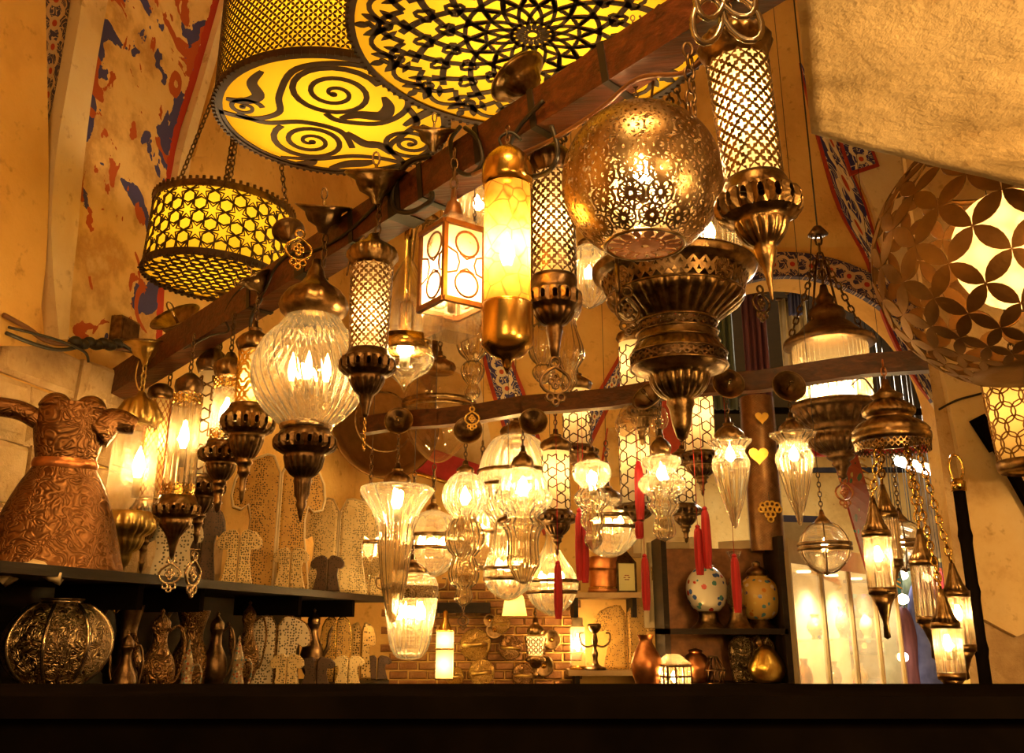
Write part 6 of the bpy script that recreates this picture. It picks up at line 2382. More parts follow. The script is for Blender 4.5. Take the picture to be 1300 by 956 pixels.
# small dish with folded paper at the far left
p = shelf_spot(14, ZL, 0.1)
p.z = Zat(742, p.y)
o = Geo()
r = empty('cloth_bundle', (p.x, p.y, p.z), 0.4, 'crumpled tan cloth bundle tucked under the upper shelf at the left edge', 'bundle')
rr_ = random.Random(4)
v = []
for i in range(7):
    for j in range(6):
        v.append(((i - 3) * 0.025, (j - 2.5) * 0.03, 0.05 * math.exp(-((i - 3) ** 2) / 6) + rr_.uniform(-0.012, 0.012)))
f = [(i * 6 + j, (i + 1) * 6 + j, (i + 1) * 6 + j + 1, i * 6 + j + 1) for i in range(6) for j in range(5)]
mk('cloth', v, f, 'stone_cream', r, True, 0.02)

# wires and junction box on the left wall
for k, (pts, w, mat, lab) in enumerate((
        ([(-20, 402), (10, 418), (40, 436), (90, 440), (140, 446), (176, 456)], 0.009, 'cable_brown', 'thick brown cable sagging along the top of the stone wall'),
        ([(-20, 425), (20, 440), (55, 446), (100, 436), (125, 436), (150, 452), (170, 470)], 0.007, 'cable', 'black cable drooping below the brown one on the stone wall'),
        ([(-20, 418), (30, 430), (60, 440), (80, 450), (84, 462)], 0.005, 'cable', 'thin black cable with a loose end on the stone wall'))):
    o = Geo().tube(sm([tuple(hit_left(*q) + norL * (0.075 + 0.01 * k)) for q in pts], 5), w, 7).build('cable', mat, None)
    tag(o, lab, 'cable')
c = hit_left(98, 438) + norL * 0.08
o = Geo()
r = empty('tape_wrap', c, 0, 'lumpy black tape wrapped round the cables on the stone wall', 'tape')
for k in range(7):
    q = hit_left(70 + 9 * k, 436 + (k % 2) * 3 + k * 0.4) + norL * 0.085 - c
    o.lathe(sm([(0, -0.02), (0.022, -0.012), (0.026, 0.004), (0.014, 0.018), (0, 0.022)], 2), 9, at=tuple(q))
o.build('wrap', 'cable', r)
c = hit_left(150, 424)
r = empty('junction_box', c + norL * 0.03, math.atan2(norL.y, norL.x) + PI / 2, 'square bronze junction box fixed at the foot of the fresco', 'box')
Geo().box((-0.07, -0.03, -0.05), (0.05, 0.03, 0.055)).build('body', 'bronze', r, False)
Geo().box((-0.06, -0.036, -0.04), (0.04, -0.028, 0.045)).build('lid', 'bronze_dark', r, False)


# ------------------------------------------------------------------ counter added in front of the wares, blackened to make a dark bottom band
root = empty('added_counter', (0.1, 1.9, 0), 0, 'long dark counter added across the front to fill the bottom band', 'counter')
ZC = Zat(868, 2.1)
Geo().box((-1.32, -0.2, ZC - 0.035), (1.9, 0.2, ZC)).build('worktop', 'black_paint', root, False)
Geo().box((-1.28, -0.16, 0.0), (1.86, 0.17, ZC - 0.035)).build('body', 'black_paint', root, False)
for k in range(5):
    x = -1.2 + 0.62 * k
    Geo().box((x, -0.175, 0.15), (x + 0.54, -0.159, ZC - 0.10)).build('panel', 'dark_wood', root, False)

# ------------------------------------------------------------------ back wall: tray, brass on the brick face, lit yellow lanterns
c = pt(488, 535, 5.7)
r = empty('tray', tuple(c), 0.5, 'huge round beaten copper tray hung on the back wall behind the big ribbed globe', 'tray')
R = 74 * mpp(535, 5.7)
o = Geo().lathe([(0, 0.0), (R * 0.82, 0.0), (R * 0.84, 0.01), (R * 0.97, 0.03), (R, 0.028), (R * 0.98, 0.02), (R * 0.84, -0.006), (0, -0.01)], 56).build('dish', 'bronze_matte', r)
o.rotation_euler = (PI / 2, 0, 0)
o = Geo().lathe([(R * 0.50, -0.001), (R * 0.52, 0.006), (R * 0.54, -0.001)], 48).build('chased_ring', 'bronze', r)
o.rotation_euler = (PI / 2, 0, 0)
Geo().tube([(0, 0.01, R * 0.98), (0.02, 0.06, R * 1.06), (0.20, BY - 5.7, R * 1.1)], 0.006, 5).build('hook', 'bronze_dark', r)
for px, py, w, h, mat, lab in ((512, 470, 40, 60, 'lantern_wood', 'dark reddish wooden panel on the back wall above the tray'), (452, 440, 36, 60, 'lantern_wood', 'narrow dark wooden panel on the back wall beside the left corner')):
    c = hit_back(px, py)
    m_ = mpp(py, BY)
    r = empty('wall_panel', (c.x, BY, c.z - h * m_), 0, lab, 'panel')
    Geo().box((-w * m_, -0.03, 0), (w * m_, 0.0, 2 * h * m_)).build('board', mat, r, False)
    for s in (-1, 1):
        Geo().box((s * w * m_ - 0.02, -0.045, 0), (s * w * m_ + 0.02, 0.0, 2 * h * m_)).build('moulding', 'bronze_dark', r, False)
c = pt(556, 598, 5.95)
r = empty('cushion', c, 0.2, 'dull red folded cloth with a gilt rod, under the unlit banded globe', 'cloth')
Geo().bar((-0.22, 0, 0.10), (0.24, 0.0, -0.04), 0.12, 0.16).build('cloth', 'red_cloth', r, False)
Geo().tube([(-0.26, -0.08, 0.0), (0.22, -0.08, -0.13)], 0.012, 7).build('rod', 'brass', r)

c = pt(564, 862, 5.9)
m_ = mpp(830, 5.9)
r = empty('wall_lantern', c, 0, 'lit square parchment lantern on the brick face, brightest at the lower middle', 'lantern')
a, h = 10.5 * m_, 58 * m_
for k in range(4):
    rot = Matrix.Rotation(k * PI / 2, 3, 'Z')
    Geo().add([rot @ Vector(p) for p in ((-a, -a, 0), (a, -a, 0), (a, -a, h), (-a, -a, h))], [(0, 1, 2, 3)]).build('pane', 'paper_lit', r, False)
g = Geo()
for zz in (0, h * 0.62, h):
    g.box((-a * 1.05, -a * 1.05, zz - 0.005), (a * 1.05, a * 1.05, zz + 0.005))
g.build('frame', 'brass', r, False)
Geo().lathe([(a * 0.9, h), (a * 0.35, h + 0.06), (a * 0.3, h + 0.11), (0, h + 0.12)], 12).build('top', 'brass', r)
for zz in (0.3, 0.8):
    d = bpy.data.lights.new('bulb_light', 'POINT')
    d.energy, d.color, d.shadow_soft_size = 1.0, (1, 0.75, 0.36), 0.03
    o = bpy.data.objects.new('bulb_light', d)
    COL.objects.link(o)
    o.parent = r
    o.location = (0, 0, h * zz)


def at_wall(px, py, off=0.06):
    p = hit_back(px, py)
    return Vector((p.x, BY - off, p.z))


# little wooden shelf plank above
r = empty('plank_shelf', at_wall(590, 772, 0.0), 0, 'short dark plank shelf on the brick face under the stacked glass balls', 'shelf')
Geo().box((-0.16, -0.12, -0.03), (0.16, 0.0, 0.03)).build('board', 'dark_wood', r, False)


def padlock(label, px, py, w, mat='brass'):
    p = at_wall(px, py, 0.05)
    k = w * mpp(py, BY)
    r = empty('padlock', p, 0, label, 'padlock', 'old brass padlocks hung on the brick face')
    r.rotation_euler = (0, random.uniform(-0.15, 0.15), 0)
    o = Geo().lathe(sm([(0, -0.014), (k * 0.45, -0.013), (k * 0.54, -0.005), (k * 0.54, 0.006), (k * 0.46, 0.013), (0, 0.016)], 2), 20).build('body', mat, r)
    o.rotation_euler = (PI / 2, 0, 0)
    o.scale = (1, 1, 1)
    g = Geo().tube(sm([(-k * 0.34, 0, k * 0.3), (-k * 0.36, 0, k * 0.7), (-k * 0.2, 0, k * 1.0), (k * 0.2, 0, k * 1.0), (k * 0.36, 0, k * 0.7), (k * 0.34, 0, k * 0.3)], 4), k * 0.075, 7)
    g.build('shackle', 'brass_pale', r)
    Geo().lathe([(0, 0), (k * 0.12, 0), (k * 0.13, 0.006), (0, 0.008)], 10).build('keyhole_plate', 'bronze_dark', r)
    r.children[-1].rotation_euler = (PI / 2, 0, 0)
    r.children[-1].location = (0, -0.016, 0)


padlock('largest brass padlock on the brick face, right of the lit parchment lantern', 604, 818, 36, 'chased_brass')
padlock('brass padlock at the foot of the brick face, below the largest', 612, 853, 30, 'chased_brass')
padlock('dark padlock with a tall shackle, middle of the brick face', 648, 822, 28, 'chased_bronze')
padlock('small brass padlock near the top of the brick face', 636, 792, 22, 'chased_brass')
padlock('brass padlock low on the brick face beside the pierced wall lantern', 664, 856, 26, 'chased_bronze')
padlock('brass padlock at the left bottom of the brick face', 578, 858, 22, 'chased_brass')
for px, py, R_, lab in ((628, 800, 11, 'small round brass plate on the brick face, beside the tall-shackled padlock'), (700, 812, 12, 'round bronze plate right of the pierced wall lantern'), (690, 845, 13, 'round dark bronze plate low on the brick face'), (622, 788, 8, 'smallest round brass plate at the top of the brick face')):
    p = at_wall(px, py, 0.03)
    k = R_ * mpp(py, BY)
    r = empty('wall_plate', p, 0, lab, 'plate', 'round metal plates on the brick face')
    for nm, mat, rows in (('plate', 'bronze', [(0, 0.02), (k * 0.3, 0.018), (k * 0.36, 0.008), (k * 0.8, 0.012), (k, 0.03), (k * 0.97, 0.034), (k * 0.75, 0.02), (0, 0.03)]), ('boss', 'brass', [(k * 0.3, 0.018), (k * 0.22, 0.04), (0, 0.05)])):
        o = Geo().lathe(rows, 24).build(nm, mat, r)
        o.rotation_euler = (PI / 2, 0, 0)
# small pierced wall lantern, lit
L = Lamp('lantern', 'small lit pierced metal lantern hanging on the brick face', 680, 825, 5.85, 862)
L.lathe('cap', 'bronze', cap_rows(784, 808, 11), 12, 48)
L.quat('body', 'bronze_dark', [(808, 14), (832, 11)], 12, 3, dot_hole, 10)
L.inner([(808, 12), (832, 9)])
L.light(818, 0.5)
bronze_bowl(L, bowl_rows(832, 862, 12, 3))
L.chain(742, 786, 6)
L = Lamp('shade_lamp', 'small lit yellow shade lamp behind the bell-shaped glass lamps', 653, 770, 5.7, 786)
L.lathe('shade', 'paper_lit', [(754, 9), (758, 12), (782, 16)], 0, 28)
L.light(772, 0.7)
L.lathe('top', 'brass', [(740, 0), (742, 3), (752, 6), (756, 10), (756, 0)], 0, 20)
L.chain(700, 742, 6)
vault_wire(L, 700)

# ------------------------------------------------------------------ open shelves in the middle (behind the red tassels)
YS = 5.75


def board(name, label, px0, px1, py, Y, depth=0.34, mat='dark_wood', cat='shelf'):
    a, b = pt(px0, py, Y), pt(px1, py, Y)
    r = empty(name, ((a.x + b.x) / 2, Y, a.z), 0, label, cat)
    w = (b.x - a.x) / 2
    Geo().box((-w, 0, -0.03), (w, depth, 0)).build('board', mat, r, False)
    for s in (-0.8, 0.8):
        Geo().box((s * w - 0.012, 0.02, -0.14), (s * w + 0.012, depth, -0.03)).build('bracket', 'dark_wood', r, False)
    return a.z


zs1 = board('plank_shelf', 'wall shelf with a glazed box lantern and copper pot, above the tan coat pair', 722, 815, 752, YS, 0.34, 'frame_wood')
zs2 = board('plank_shelf', 'low wall shelf carrying the glass lamp, candelabra and tan coat pair', 722, 838, 851, YS, 0.34, 'frame_wood')


def stand(px, z, Y, top):
    p = pt(px, 800, Y)
    F = (Y * CP + (z - CAMZ) * SP)
    x = (px - 650) / FPX * F
    return Vector((x, Y, z)), Zat(top, Y) - z, mpp(top, Y)


p, H, m_ = stand(768, zs1, 5.88, 708)
lathe_thing('copper_pot', 'tall banded copper pot on the upper middle shelf', 'pot', p, [('body', 'copper', [(0, 0), (20 * m_, 0), (20 * m_, 0.03), (19 * m_, 0.04), (19 * m_, H * 0.6), (21 * m_, H * 0.7), (19 * m_, H), (15 * m_, H), (14 * m_, H * 0.8)], 0, 32),
                                                         ('band', 'brass', [(20 * m_, H * 0.12), (21 * m_, H * 0.14), (20 * m_, H * 0.16)], 0, 32)])
p, H, m_ = stand(793, zs1, 5.86, 700)
r = empty('glass_box', p, 0.25, 'gabled glass box lantern with turquoise painted panes and red flower, on the upper middle shelf', 'lantern')
a = 12 * m_
g = Geo()
for sx in (-1, 1):
    for sy in (-1, 1):
        g.bar((sx * a, sy * a * 0.7, 0), (sx * a, sy * a * 0.7, H * 0.72), 0.012)
for zz in (0.006, H * 0.72):
    g.box((-a * 1.05, -a * 0.75, zz - 0.006), (a * 1.05, a * 0.75, zz + 0.006))
g.build('frame', 'bronze_dark', r, False)
for s in (-1, 1):
    Geo().box((-a, s * a * 0.7 - 0.002, 0), (a, s * a * 0.7 + 0.002, H * 0.72)).build('pane', 'ceramic_pane' if 'ceramic_pane' in M else 'paper_lit', r, False)
    Geo().box((s * a - 0.002, -a * 0.7, 0), (s * a + 0.002, a * 0.7, H * 0.72)).build('pane', 'paper_lit', r, False)
fl = Geo()
for k in range(6):
    t = 2 * PI * k / 6
    fl.lathe([(0, -0.003), (0.010, 0), (0, 0.003)], 8, at=(0.014 * math.cos(t), 0, 0.014 * math.sin(t)))
o = fl.build('painted_flower', 'red_cloth', r)
o.location = (0, -a * 0.7 - 0.005, H * 0.36)
Geo().add([(-a * 1.1, -a * 0.8, H * 0.72), (a * 1.1, -a * 0.8, H * 0.72), (a * 1.1, a * 0.8, H * 0.72), (-a * 1.1, a * 0.8, H * 0.72), (-a * 0.4, 0, H), (a * 0.4, 0, H)], [(0, 1, 5, 4), (1, 2, 5), (2, 3, 4, 5), (3, 0, 4)]).build('roof', 'bronze_dark', r, False)
d = bpy.data.lights.new('bulb_light', 'POINT')
d.energy, d.color = 0.35, (0.9, 1.0, 0.7)
o = bpy.data.objects.new('bulb_light', d)
COL.objects.link(o)
o.parent = r
o.location = (0, 0, H * 0.4)

p, H, m_ = stand(797, zs2, 5.9, 768)
kaftan('pair of tall tan openwork coat halves on the low middle shelf', p, H, 72 * m_, 'pierced_tan', 0.0, shape='coat', depth=0.1)
p, H, m_ = stand(734, zs2, 5.84, 784)
r = lathe_thing('table_lamp', 'lit clear glass cylinder lamp on the low middle shelf', 'lamp', p, [('base', 'brass', [(0, 0), (11 * m_, 0), (11 * m_, 0.02), (0, 0.02)], 0, 24), ('glass', 'glass_etched', [(9.5 * m_, 0.02), (9 * m_, H * 0.82)], 12, 48), ('top', 'ivory', [(9 * m_, H * 0.82), (7 * m_, H * 0.86), (7 * m_, H), (0, H)], 0, 24)])
Geo().lathe([(0, 0.1), (0.012, 0.12), (0.014, 0.16), (0, 0.2)], 8).build('bulb', 'flame', r)
d = bpy.data.lights.new('bulb_light', 'POINT')
d.energy, d.color = 1.0, WARM
o = bpy.data.objects.new('bulb_light', d)
COL.objects.link(o)
o.parent = r
o.location = (0, -0.02, 0.22)
p, H, m_ = stand(756, zs2, 5.80, 792)
r = lathe_thing('candelabra', 'dark turned candelabra with two curled arms on the low middle shelf', 'candelabra', p, [('stem', 'bronze_dark', [(0, 0), (13 * m_, 0), (13 * m_, 0.012), (5 * m_, 0.03), (3 * m_, 0.06), (4 * m_, 0.09), (2 * m_, 0.12), (4 * m_, 0.16), (2.5 * m_, 0.2), (4 * m_, H * 0.8), (8 * m_, H * 0.9), (8 * m_, H), (0, H)], 0, 20)])
for s in (-1, 1):
    Geo().tube(sm([(0, 0, H * 0.55), (s * 10 * m_, 0, H * 0.5), (s * 18 * m_, 0, H * 0.6), (s * 19 * m_, 0, H * 0.78), (s * 14 * m_, 0, H * 0.80)], 5), 0.006, 6).build('arm', 'bronze_dark', r)

# framed garment picture and the frame leaning behind it
c = pt(852, 790, 5.7)
m_ = mpp(740, 5.7)
r = empty('picture_frame', c, -0.06, 'cream picture frame showing a yellow garment, behind a red tassel', 'picture')
w, h = 27 * m_, 98 * m_
Geo().box((-w, -0.005, 0), (w, 0.01, h)).build('picture', 'cream_paint', r, False)
g = Geo()
for lo, hi in (((-w - 0.03, -0.03, 0), (-w, 0.012, h)), ((w, -0.03, 0), (w + 0.03, 0.012, h)), ((-w - 0.03, -0.03, -0.03), (w + 0.03, 0.012, 0)), ((-w - 0.03, -0.03, h), (w + 0.03, 0.012, h + 0.03))):
    g.box(lo, hi)
g.build('frame', 'ivory', r, False)
gar = [(0.0, 0.12), (0.62, 0.12), (0.55, 0.55), (0.9, 0.52), (0.92, 0.68), (0.4, 0.80), (0.12, 0.76), (0.0, 0.70), (-0.12, 0.76), (-0.4, 0.80), (-0.92, 0.68), (-0.9, 0.52), (-0.55, 0.55), (-0.62, 0.12)]
v = [(x * w * 0.9, -0.009, z_ * h) for x, z_ in gar]
mk('painted_garment', v, [tuple(range(len(v)))], 'gold_cloth' if 'gold_cloth' in M else 'brass', r, False, 0.004)
c = pt(842, 700, 5.92)
r = empty('picture_frame', (c.x, BY - 0.011, c.z), 0.0, 'pale panel picture with a brown edge, upper one behind the hourglass lamp', 'picture')
w, h = 34 * mpp(700, 5.9), 68 * mpp(700, 5.9)
Geo().box((-w, -0.005, 0), (w, 0.012, h)).build('picture', 'cream_paint', r, False)
g = Geo()
g.box((-w - 0.025, -0.02, -0.025), (-w, 0.012, h + 0.025))
g.box((w, -0.02, -0.025), (w + 0.025, 0.012, h + 0.025))
g.box((-w, -0.02, -0.025), (w, 0.012, 0))
g.build('frame', 'frame_wood', r, False)

# ------------------------------------------------------------------ shelving unit with ceramic vases
YV = 5.3
a, b = pt(872, 798, YV), pt(1001, 798, YV)
zv = a.z
r = empty('shelving_unit', ((a.x + b.x) / 2, YV, 0), 0, 'dark open shelving unit with the ceramic vases, left of the lit showcase', 'shelf')
w = (b.x - a.x) / 2
Geo().box((-w - 0.12, 0, zv - 0.03), (w, 0.36, zv)).build('shelf_board', 'dark_wood', r, False)
Geo().box((-w - 0.12, 0, Zat(868, YV) - 0.03), (w, 0.36, Zat(868, YV))).build('shelf_board', 'dark_wood', r, False)
Geo().box((-w - 0.12, 0.34, 0), (w, 0.36, Zat(690, YV))).build('back', 'lantern_wood', r, False)
for x in (-w - 0.12, w - 0.02):
    Geo().box((x, 0, 0), (x + 0.03, 0.36, Zat(680, YV))).build('upright', 'dark_wood', r, False)


def vase(label, px, z, Y, top, rows, mat, base=True, extra=None):
    p, H, m_ = stand(px, z, Y, top)
    parts = [('body', mat, [(max(0, q[0] * m_), q[1] * H) for q in rows], 0, 36)]
    if base:
        parts.append(('foot', 'bronze', [(0, 0), (base * m_, 0), (base * m_ * 0.95, 0.02 * H), (base * 0.6 * m_, 0.12 * H), (base * 0.55 * m_, 0.24 * H), (base * 0.62 * m_, 0.27 * H), (0, 0.27 * H)], 0, 28))
    if extra:
        parts.append(('lid', 'bronze', [(q[0] * m_, q[1] * H) for q in extra], 0, 24))
    return lathe_thing('vase', label, 'vase', p, parts, 0, 'vases on the shelving unit')


vase('round white ceramic vase painted with red and blue flowers, on a bronze foot', 900, zv, YV + 0.14, 718, [(0, 0.26), (14, 0.27), (23, 0.42), (26, 0.60), (24, 0.78), (15, 0.93), (10, 0.97), (11, 1.0), (8, 1.0)], 'ceramic_white', 22)
vase('round mosaic ceramic vase in yellow and blue with a turned bronze lid', 966, zv, YV + 0.16, 712, [(0, 0.12), (15, 0.14), (24, 0.28), (27, 0.45), (24, 0.62), (15, 0.74), (10, 0.78)], 'ceramic_mosaic', 20, [(11, 0.76), (14, 0.82), (10, 0.88), (5, 0.92), (5, 0.97), (0, 1.0)])
vase('clear glass vase on a bronze foot between the two ceramic vases', 938, zv, YV + 0.08, 700, [(0, 0.26), (9, 0.27), (13, 0.40), (9, 0.58), (5, 0.75), (6, 0.9), (10, 1.0)], 'glass_clear', 18)
zv2 = Zat(868, YV)
p, H, m_ = stand(957, zv2, YV + 0.2, 806)
kaftan('pair of silvery rounded panels like an open book, below the vases', p, H, 60 * m_, 'chased_silver', 0.0, shape='arch', depth=0.08)
p, H, m_ = stand(975, zv2, YV + 0.06, 818)
r = empty('bird_figure', p, 0.2, 'gold leaf bird-shaped figure in front of the silvery panels', 'figurine')
o = Geo().lathe(sm([(0, 0), (16 * m_, 0.03 * H), (24 * m_, 0.28 * H), (23 * m_, 0.5 * H), (14 * m_, 0.8 * H), (6 * m_, 0.95 * H), (0, H)], 3), 28).build('body', 'gold', r)
o.scale = (1, 0.7, 1)
Geo().lathe(sm([(0, 0), (5 * m_, 0.02), (3 * m_, 0.05), (0, 0.07)], 3), 14, at=(-8 * m_, 0, H * 0.92)).build('beak', 'bronze', r)
p, H, m_ = stand(885, zv2, YV + 0.1, 822)
lathe_thing('copper_pot', 'round shiny copper pot below the flowered vase', 'pot', p, [('body', 'copper', [(0, 0), (14 * m_, 0), (19 * m_, 0.3 * H), (19 * m_, 0.5 * H), (12 * m_, 0.78 * H), (8 * m_, 0.84 * H), (9 * m_, 0.9 * H)], 0, 32), ('lid', 'copper', [(10 * m_, 0.9 * H), (6 * m_, 0.95 * H), (2 * m_, 0.97 * H), (0, H)], 0, 24)])
p, H, m_ = stand(907, zv2, YV + 0.05, 834)
r = empty('wire_basket', p, 0, 'small dark wire basket between the copper pot and silvery panels', 'basket')
g = Geo()
for k in range(10):
    t = 2 * PI * k / 10
    g.tube([(12 * m_ * math.cos(t), 12 * m_ * math.sin(t), 0), (14 * m_ * math.cos(t + 0.3), 14 * m_ * math.sin(t + 0.3), H * 0.5), (5 * m_ * math.cos(t + 0.6), 5 * m_ * math.sin(t + 0.6), H)], 0.004, 5)
for zz, q in ((0, 12), (H * 0.5, 14), (H, 5)):
    g.tube([(q * m_ * math.cos(2 * PI * k / 16), q * m_ * math.sin(2 * PI * k / 16), zz) for k in range(16)], 0.005, 5, True)
g.build('wires', 'bronze_dark', r)
zq = Zat(872, 5.2)
p, H, m_ = stand(856, zq, 5.2, 826)
r = empty('box_lantern', p, 0.3, 'lit glass box lantern with a pyramid roof and leaded panes, low beside the copper pot', 'lantern')
a, h = 16 * m_, 0.58 * H
for k in range(4):
    rot = Matrix.Rotation(k * PI / 2, 3, 'Z')
    Geo().add([rot @ Vector(q) for q in ((-a, -a, 0), (a, -a, 0), (a, -a, h), (-a, -a, h))], [(0, 1, 2, 3)]).build('pane', 'glass_etched', r, False)
    g = Geo()
    for t in (-1, -0.33, 0.33, 1):
        g.bar(rot @ Vector((t * a, -a, 0)), rot @ Vector((t * a, -a, h)), 0.008)
    for t in (0, 0.5, 1):
        g.bar(rot @ Vector((-a, -a, t * h)), rot @ Vector((a, -a, t * h)), 0.010)
    g.build('leading', 'bronze_dark', r, False)
Geo().add([(-a * 1.2, -a * 1.2, h), (a * 1.2, -a * 1.2, h), (a * 1.2, a * 1.2, h), (-a * 1.2, a * 1.2, h), (-a * 0.4, -a * 0.4, H * 0.9), (a * 0.4, -a * 0.4, H * 0.9), (a * 0.4, a * 0.4, H * 0.9), (-a * 0.4, a * 0.4, H * 0.9)],
          [(0, 1, 5, 4), (1, 2, 6, 5), (2, 3, 7, 6), (3, 0, 4, 7), (4, 5, 6, 7)]).build('roof', 'glass_etched', r, False)
Geo().lathe([(0, h * 0.2), (0.014, h * 0.35), (0.012, h * 0.6), (0, h * 0.75)], 8).build('bulb', 'flame', r)
d = bpy.data.lights.new('bulb_light', 'POINT')
d.energy, d.color = 1.2, WARM
o = bpy.data.objects.new('bulb_light', d)
COL.objects.link(o)
o.parent = r
o.location = (0, 0, h * 0.8)
r0 = empty('stand_table', (p.x - 0.15, 5.2, 0), 0, 'low dark table under the lit box lantern', 'table')
Geo().box((-0.32, -0.14, zq - 0.03), (0.26, 0.16, zq)).build('tabletop', 'dark_wood', r0, False)
for sx in (-0.3, 0.24):
    for sy in (-0.12, 0.14):
        Geo().box((sx - 0.02, sy - 0.02, 0), (sx + 0.02, sy + 0.02, zq - 0.03)).build('leg', 'dark_wood', r0, False)
p, H, m_ = stand(822, zq, 5.22, 806)
lathe_thing('copper_pot', 'dark copper pot with a glint of red, left of the lit box lantern', 'pot', p, [('body', 'copper', [(0, 0), (12 * m_, 0), (19 * m_, 0.3 * H), (18 * m_, 0.55 * H), (10 * m_, 0.8 * H), (8 * m_, 0.9 * H), (11 * m_, H)], 0, 32)])

# ------------------------------------------------------------------ gold mail column with hearts
YM = 5.5
a = pt(975, 700, YM)
zt = Zat(505, YM)
r = empty('mail_column', a, 0, 'tall column of fine gold chain mail hung with golden hearts, behind the carrot-shaped lamps', 'ornament')
H = zt - a.z
R = 22 * mpp(600, YM)
S = cyl_S(0, R, H, R)
v, f = openwork(S, 34, 60, lambda t: 0.34, 6)
mk('mail', v, f, 'bronze', r, False)
Geo().lathe([(R * 0.93, 0), (R * 0.93, H)], 24).build('core', 'lantern_wood', r)


def heart(parent, loc, s, name='heart'):
    pts = []
    for k in range(20):
        t = 2 * PI * k / 20
        pts.append((s * 16 * math.sin(t) ** 3 / 17, -0.006, s * (13 * math.cos(t) - 5 * math.cos(2 * t) - 2 * math.cos(3 * t) - math.cos(4 * t)) / 17))
    bk = [(x, 0.006, z_) for x, y_, z_ in pts]
    n = len(pts)
    o = mk(name, pts + bk, [tuple(range(n))[::-1], tuple(range(n, 2 * n))] + [(i, (i + 1) % n, n + (i + 1) % n, n + i) for i in range(n)], 'gold', parent, False)
    o.location = loc


for px, py, s in ((963, 578, 13), (948, 632, 0), (955, 580, 0), (975, 645, 0), (1000, 582, 12), (1020, 580, 11)):
    if s:
        q = pt(px, py, YM - 0.14) - a
        heart(r, q, s * mpp(py, YM))
q = pt(967, 530, YM - 0.14) - a
heart(r, q, 9 * mpp(530, YM))
# row of open gold hearts lower down
c = pt(978, 650, YM - 0.1)
r = empty('heart_ornament', (c.x, c.y, c.z), 0, 'gold openwork heart made of small rings, under the chain mail column', 'ornament')
g = Geo()
k_ = mpp(650, YM)
for (x, z_) in ((-9, 8), (-3, 10), (3, 10), (9, 8), (-6, 3), (0, 4), (6, 3), (-3, -3), (3, -3), (0, -9), (-11, 3), (11, 3)):
    g.tube([((x + 3.4 * math.cos(2 * PI * i / 10)) * k_, 0, (z_ + 3.4 * math.sin(2 * PI * i / 10)) * k_) for i in range(10)], 0.006, 5, True)
g.build('rings', 'gold', r)
Geo().tube([(0, 0, 12 * k_), (0, 0.02, 40 * k_)], 0.003, 5).build('cord', 'cable', r)

# ------------------------------------------------------------------ street beyond the arch
st = lambda lo, hi, nm, mat: struct(Geo().box(lo, hi).build(nm, mat, None, False))
st((AX - AR - 0.25, BY + 0.3, 0), (AX - AR, 15, 3.9), 'wall_street_left', 'stone_wall')
st((6.3, BY + 0.3, 0), (6.5, 15, 4.4), 'wall_street_right', 'stone_wall')
st((AX - AR - 0.25, 14.8, 0), (6.5, 15, 4.4), 'wall_street_end', 'plaster_yellow')
st((AX - AR - 0.25, BY + 0.3, 4.4), (6.5, 15, 4.5), 'ceiling_street', 'dark_wood')
# hanging cloths under the arch
for px0, px1, pt_, pb, Y, mat, lab in ((893, 938, 380, 520, 6.7, 'green_cloth', 'dark green striped cloth hanging under the street arch'), (940, 986, 372, 560, 6.6, 'purple_cloth', 'dull purple cloth hanging under the street arch'), (988, 1032, 380, 475, 7.2, 'white_cloth', 'pale cloth lit from the street under the arch'), (1000, 1020, 372, 400, 7.0, 'blue_cloth', 'scrap of blue cloth above the pale one under the arch')):
    a0, b0 = pt(px0, pt_, Y), pt(px1, pb, Y)
    w, h = b0.x - a0.x, a0.z - b0.z
    r = empty('hanging_cloth', (a0.x, Y, b0.z), 0, lab, 'cloth', 'cloths hanging under the street arch')
    v, f = [], []
    nx = 24
    for i in range(nx + 1):
        for j in range(5):
            v.append((w * i / nx, 0.03 * math.sin(i * 1.1 + 0.2 * j) * (1 - 0.1 * j), h * (1 - j / 4)))
    for i in range(nx):
        for j in range(4):
            f.append((i * 5 + j, i * 5 + j + 1, (i + 1) * 5 + j + 1, (i + 1) * 5 + j))
    mk('cloth', v, f, mat, r, True, 0.006)
    Geo().tube([(-0.02, 0, h), (w + 0.02, 0, h)], 0.012, 7).build('rail', 'bronze_dark', r)
    Geo().tube([(w / 2, 0, h), (w / 2, 0, 4.398 - b0.z)], 0.005, 5).build('cord', 'cable', r)

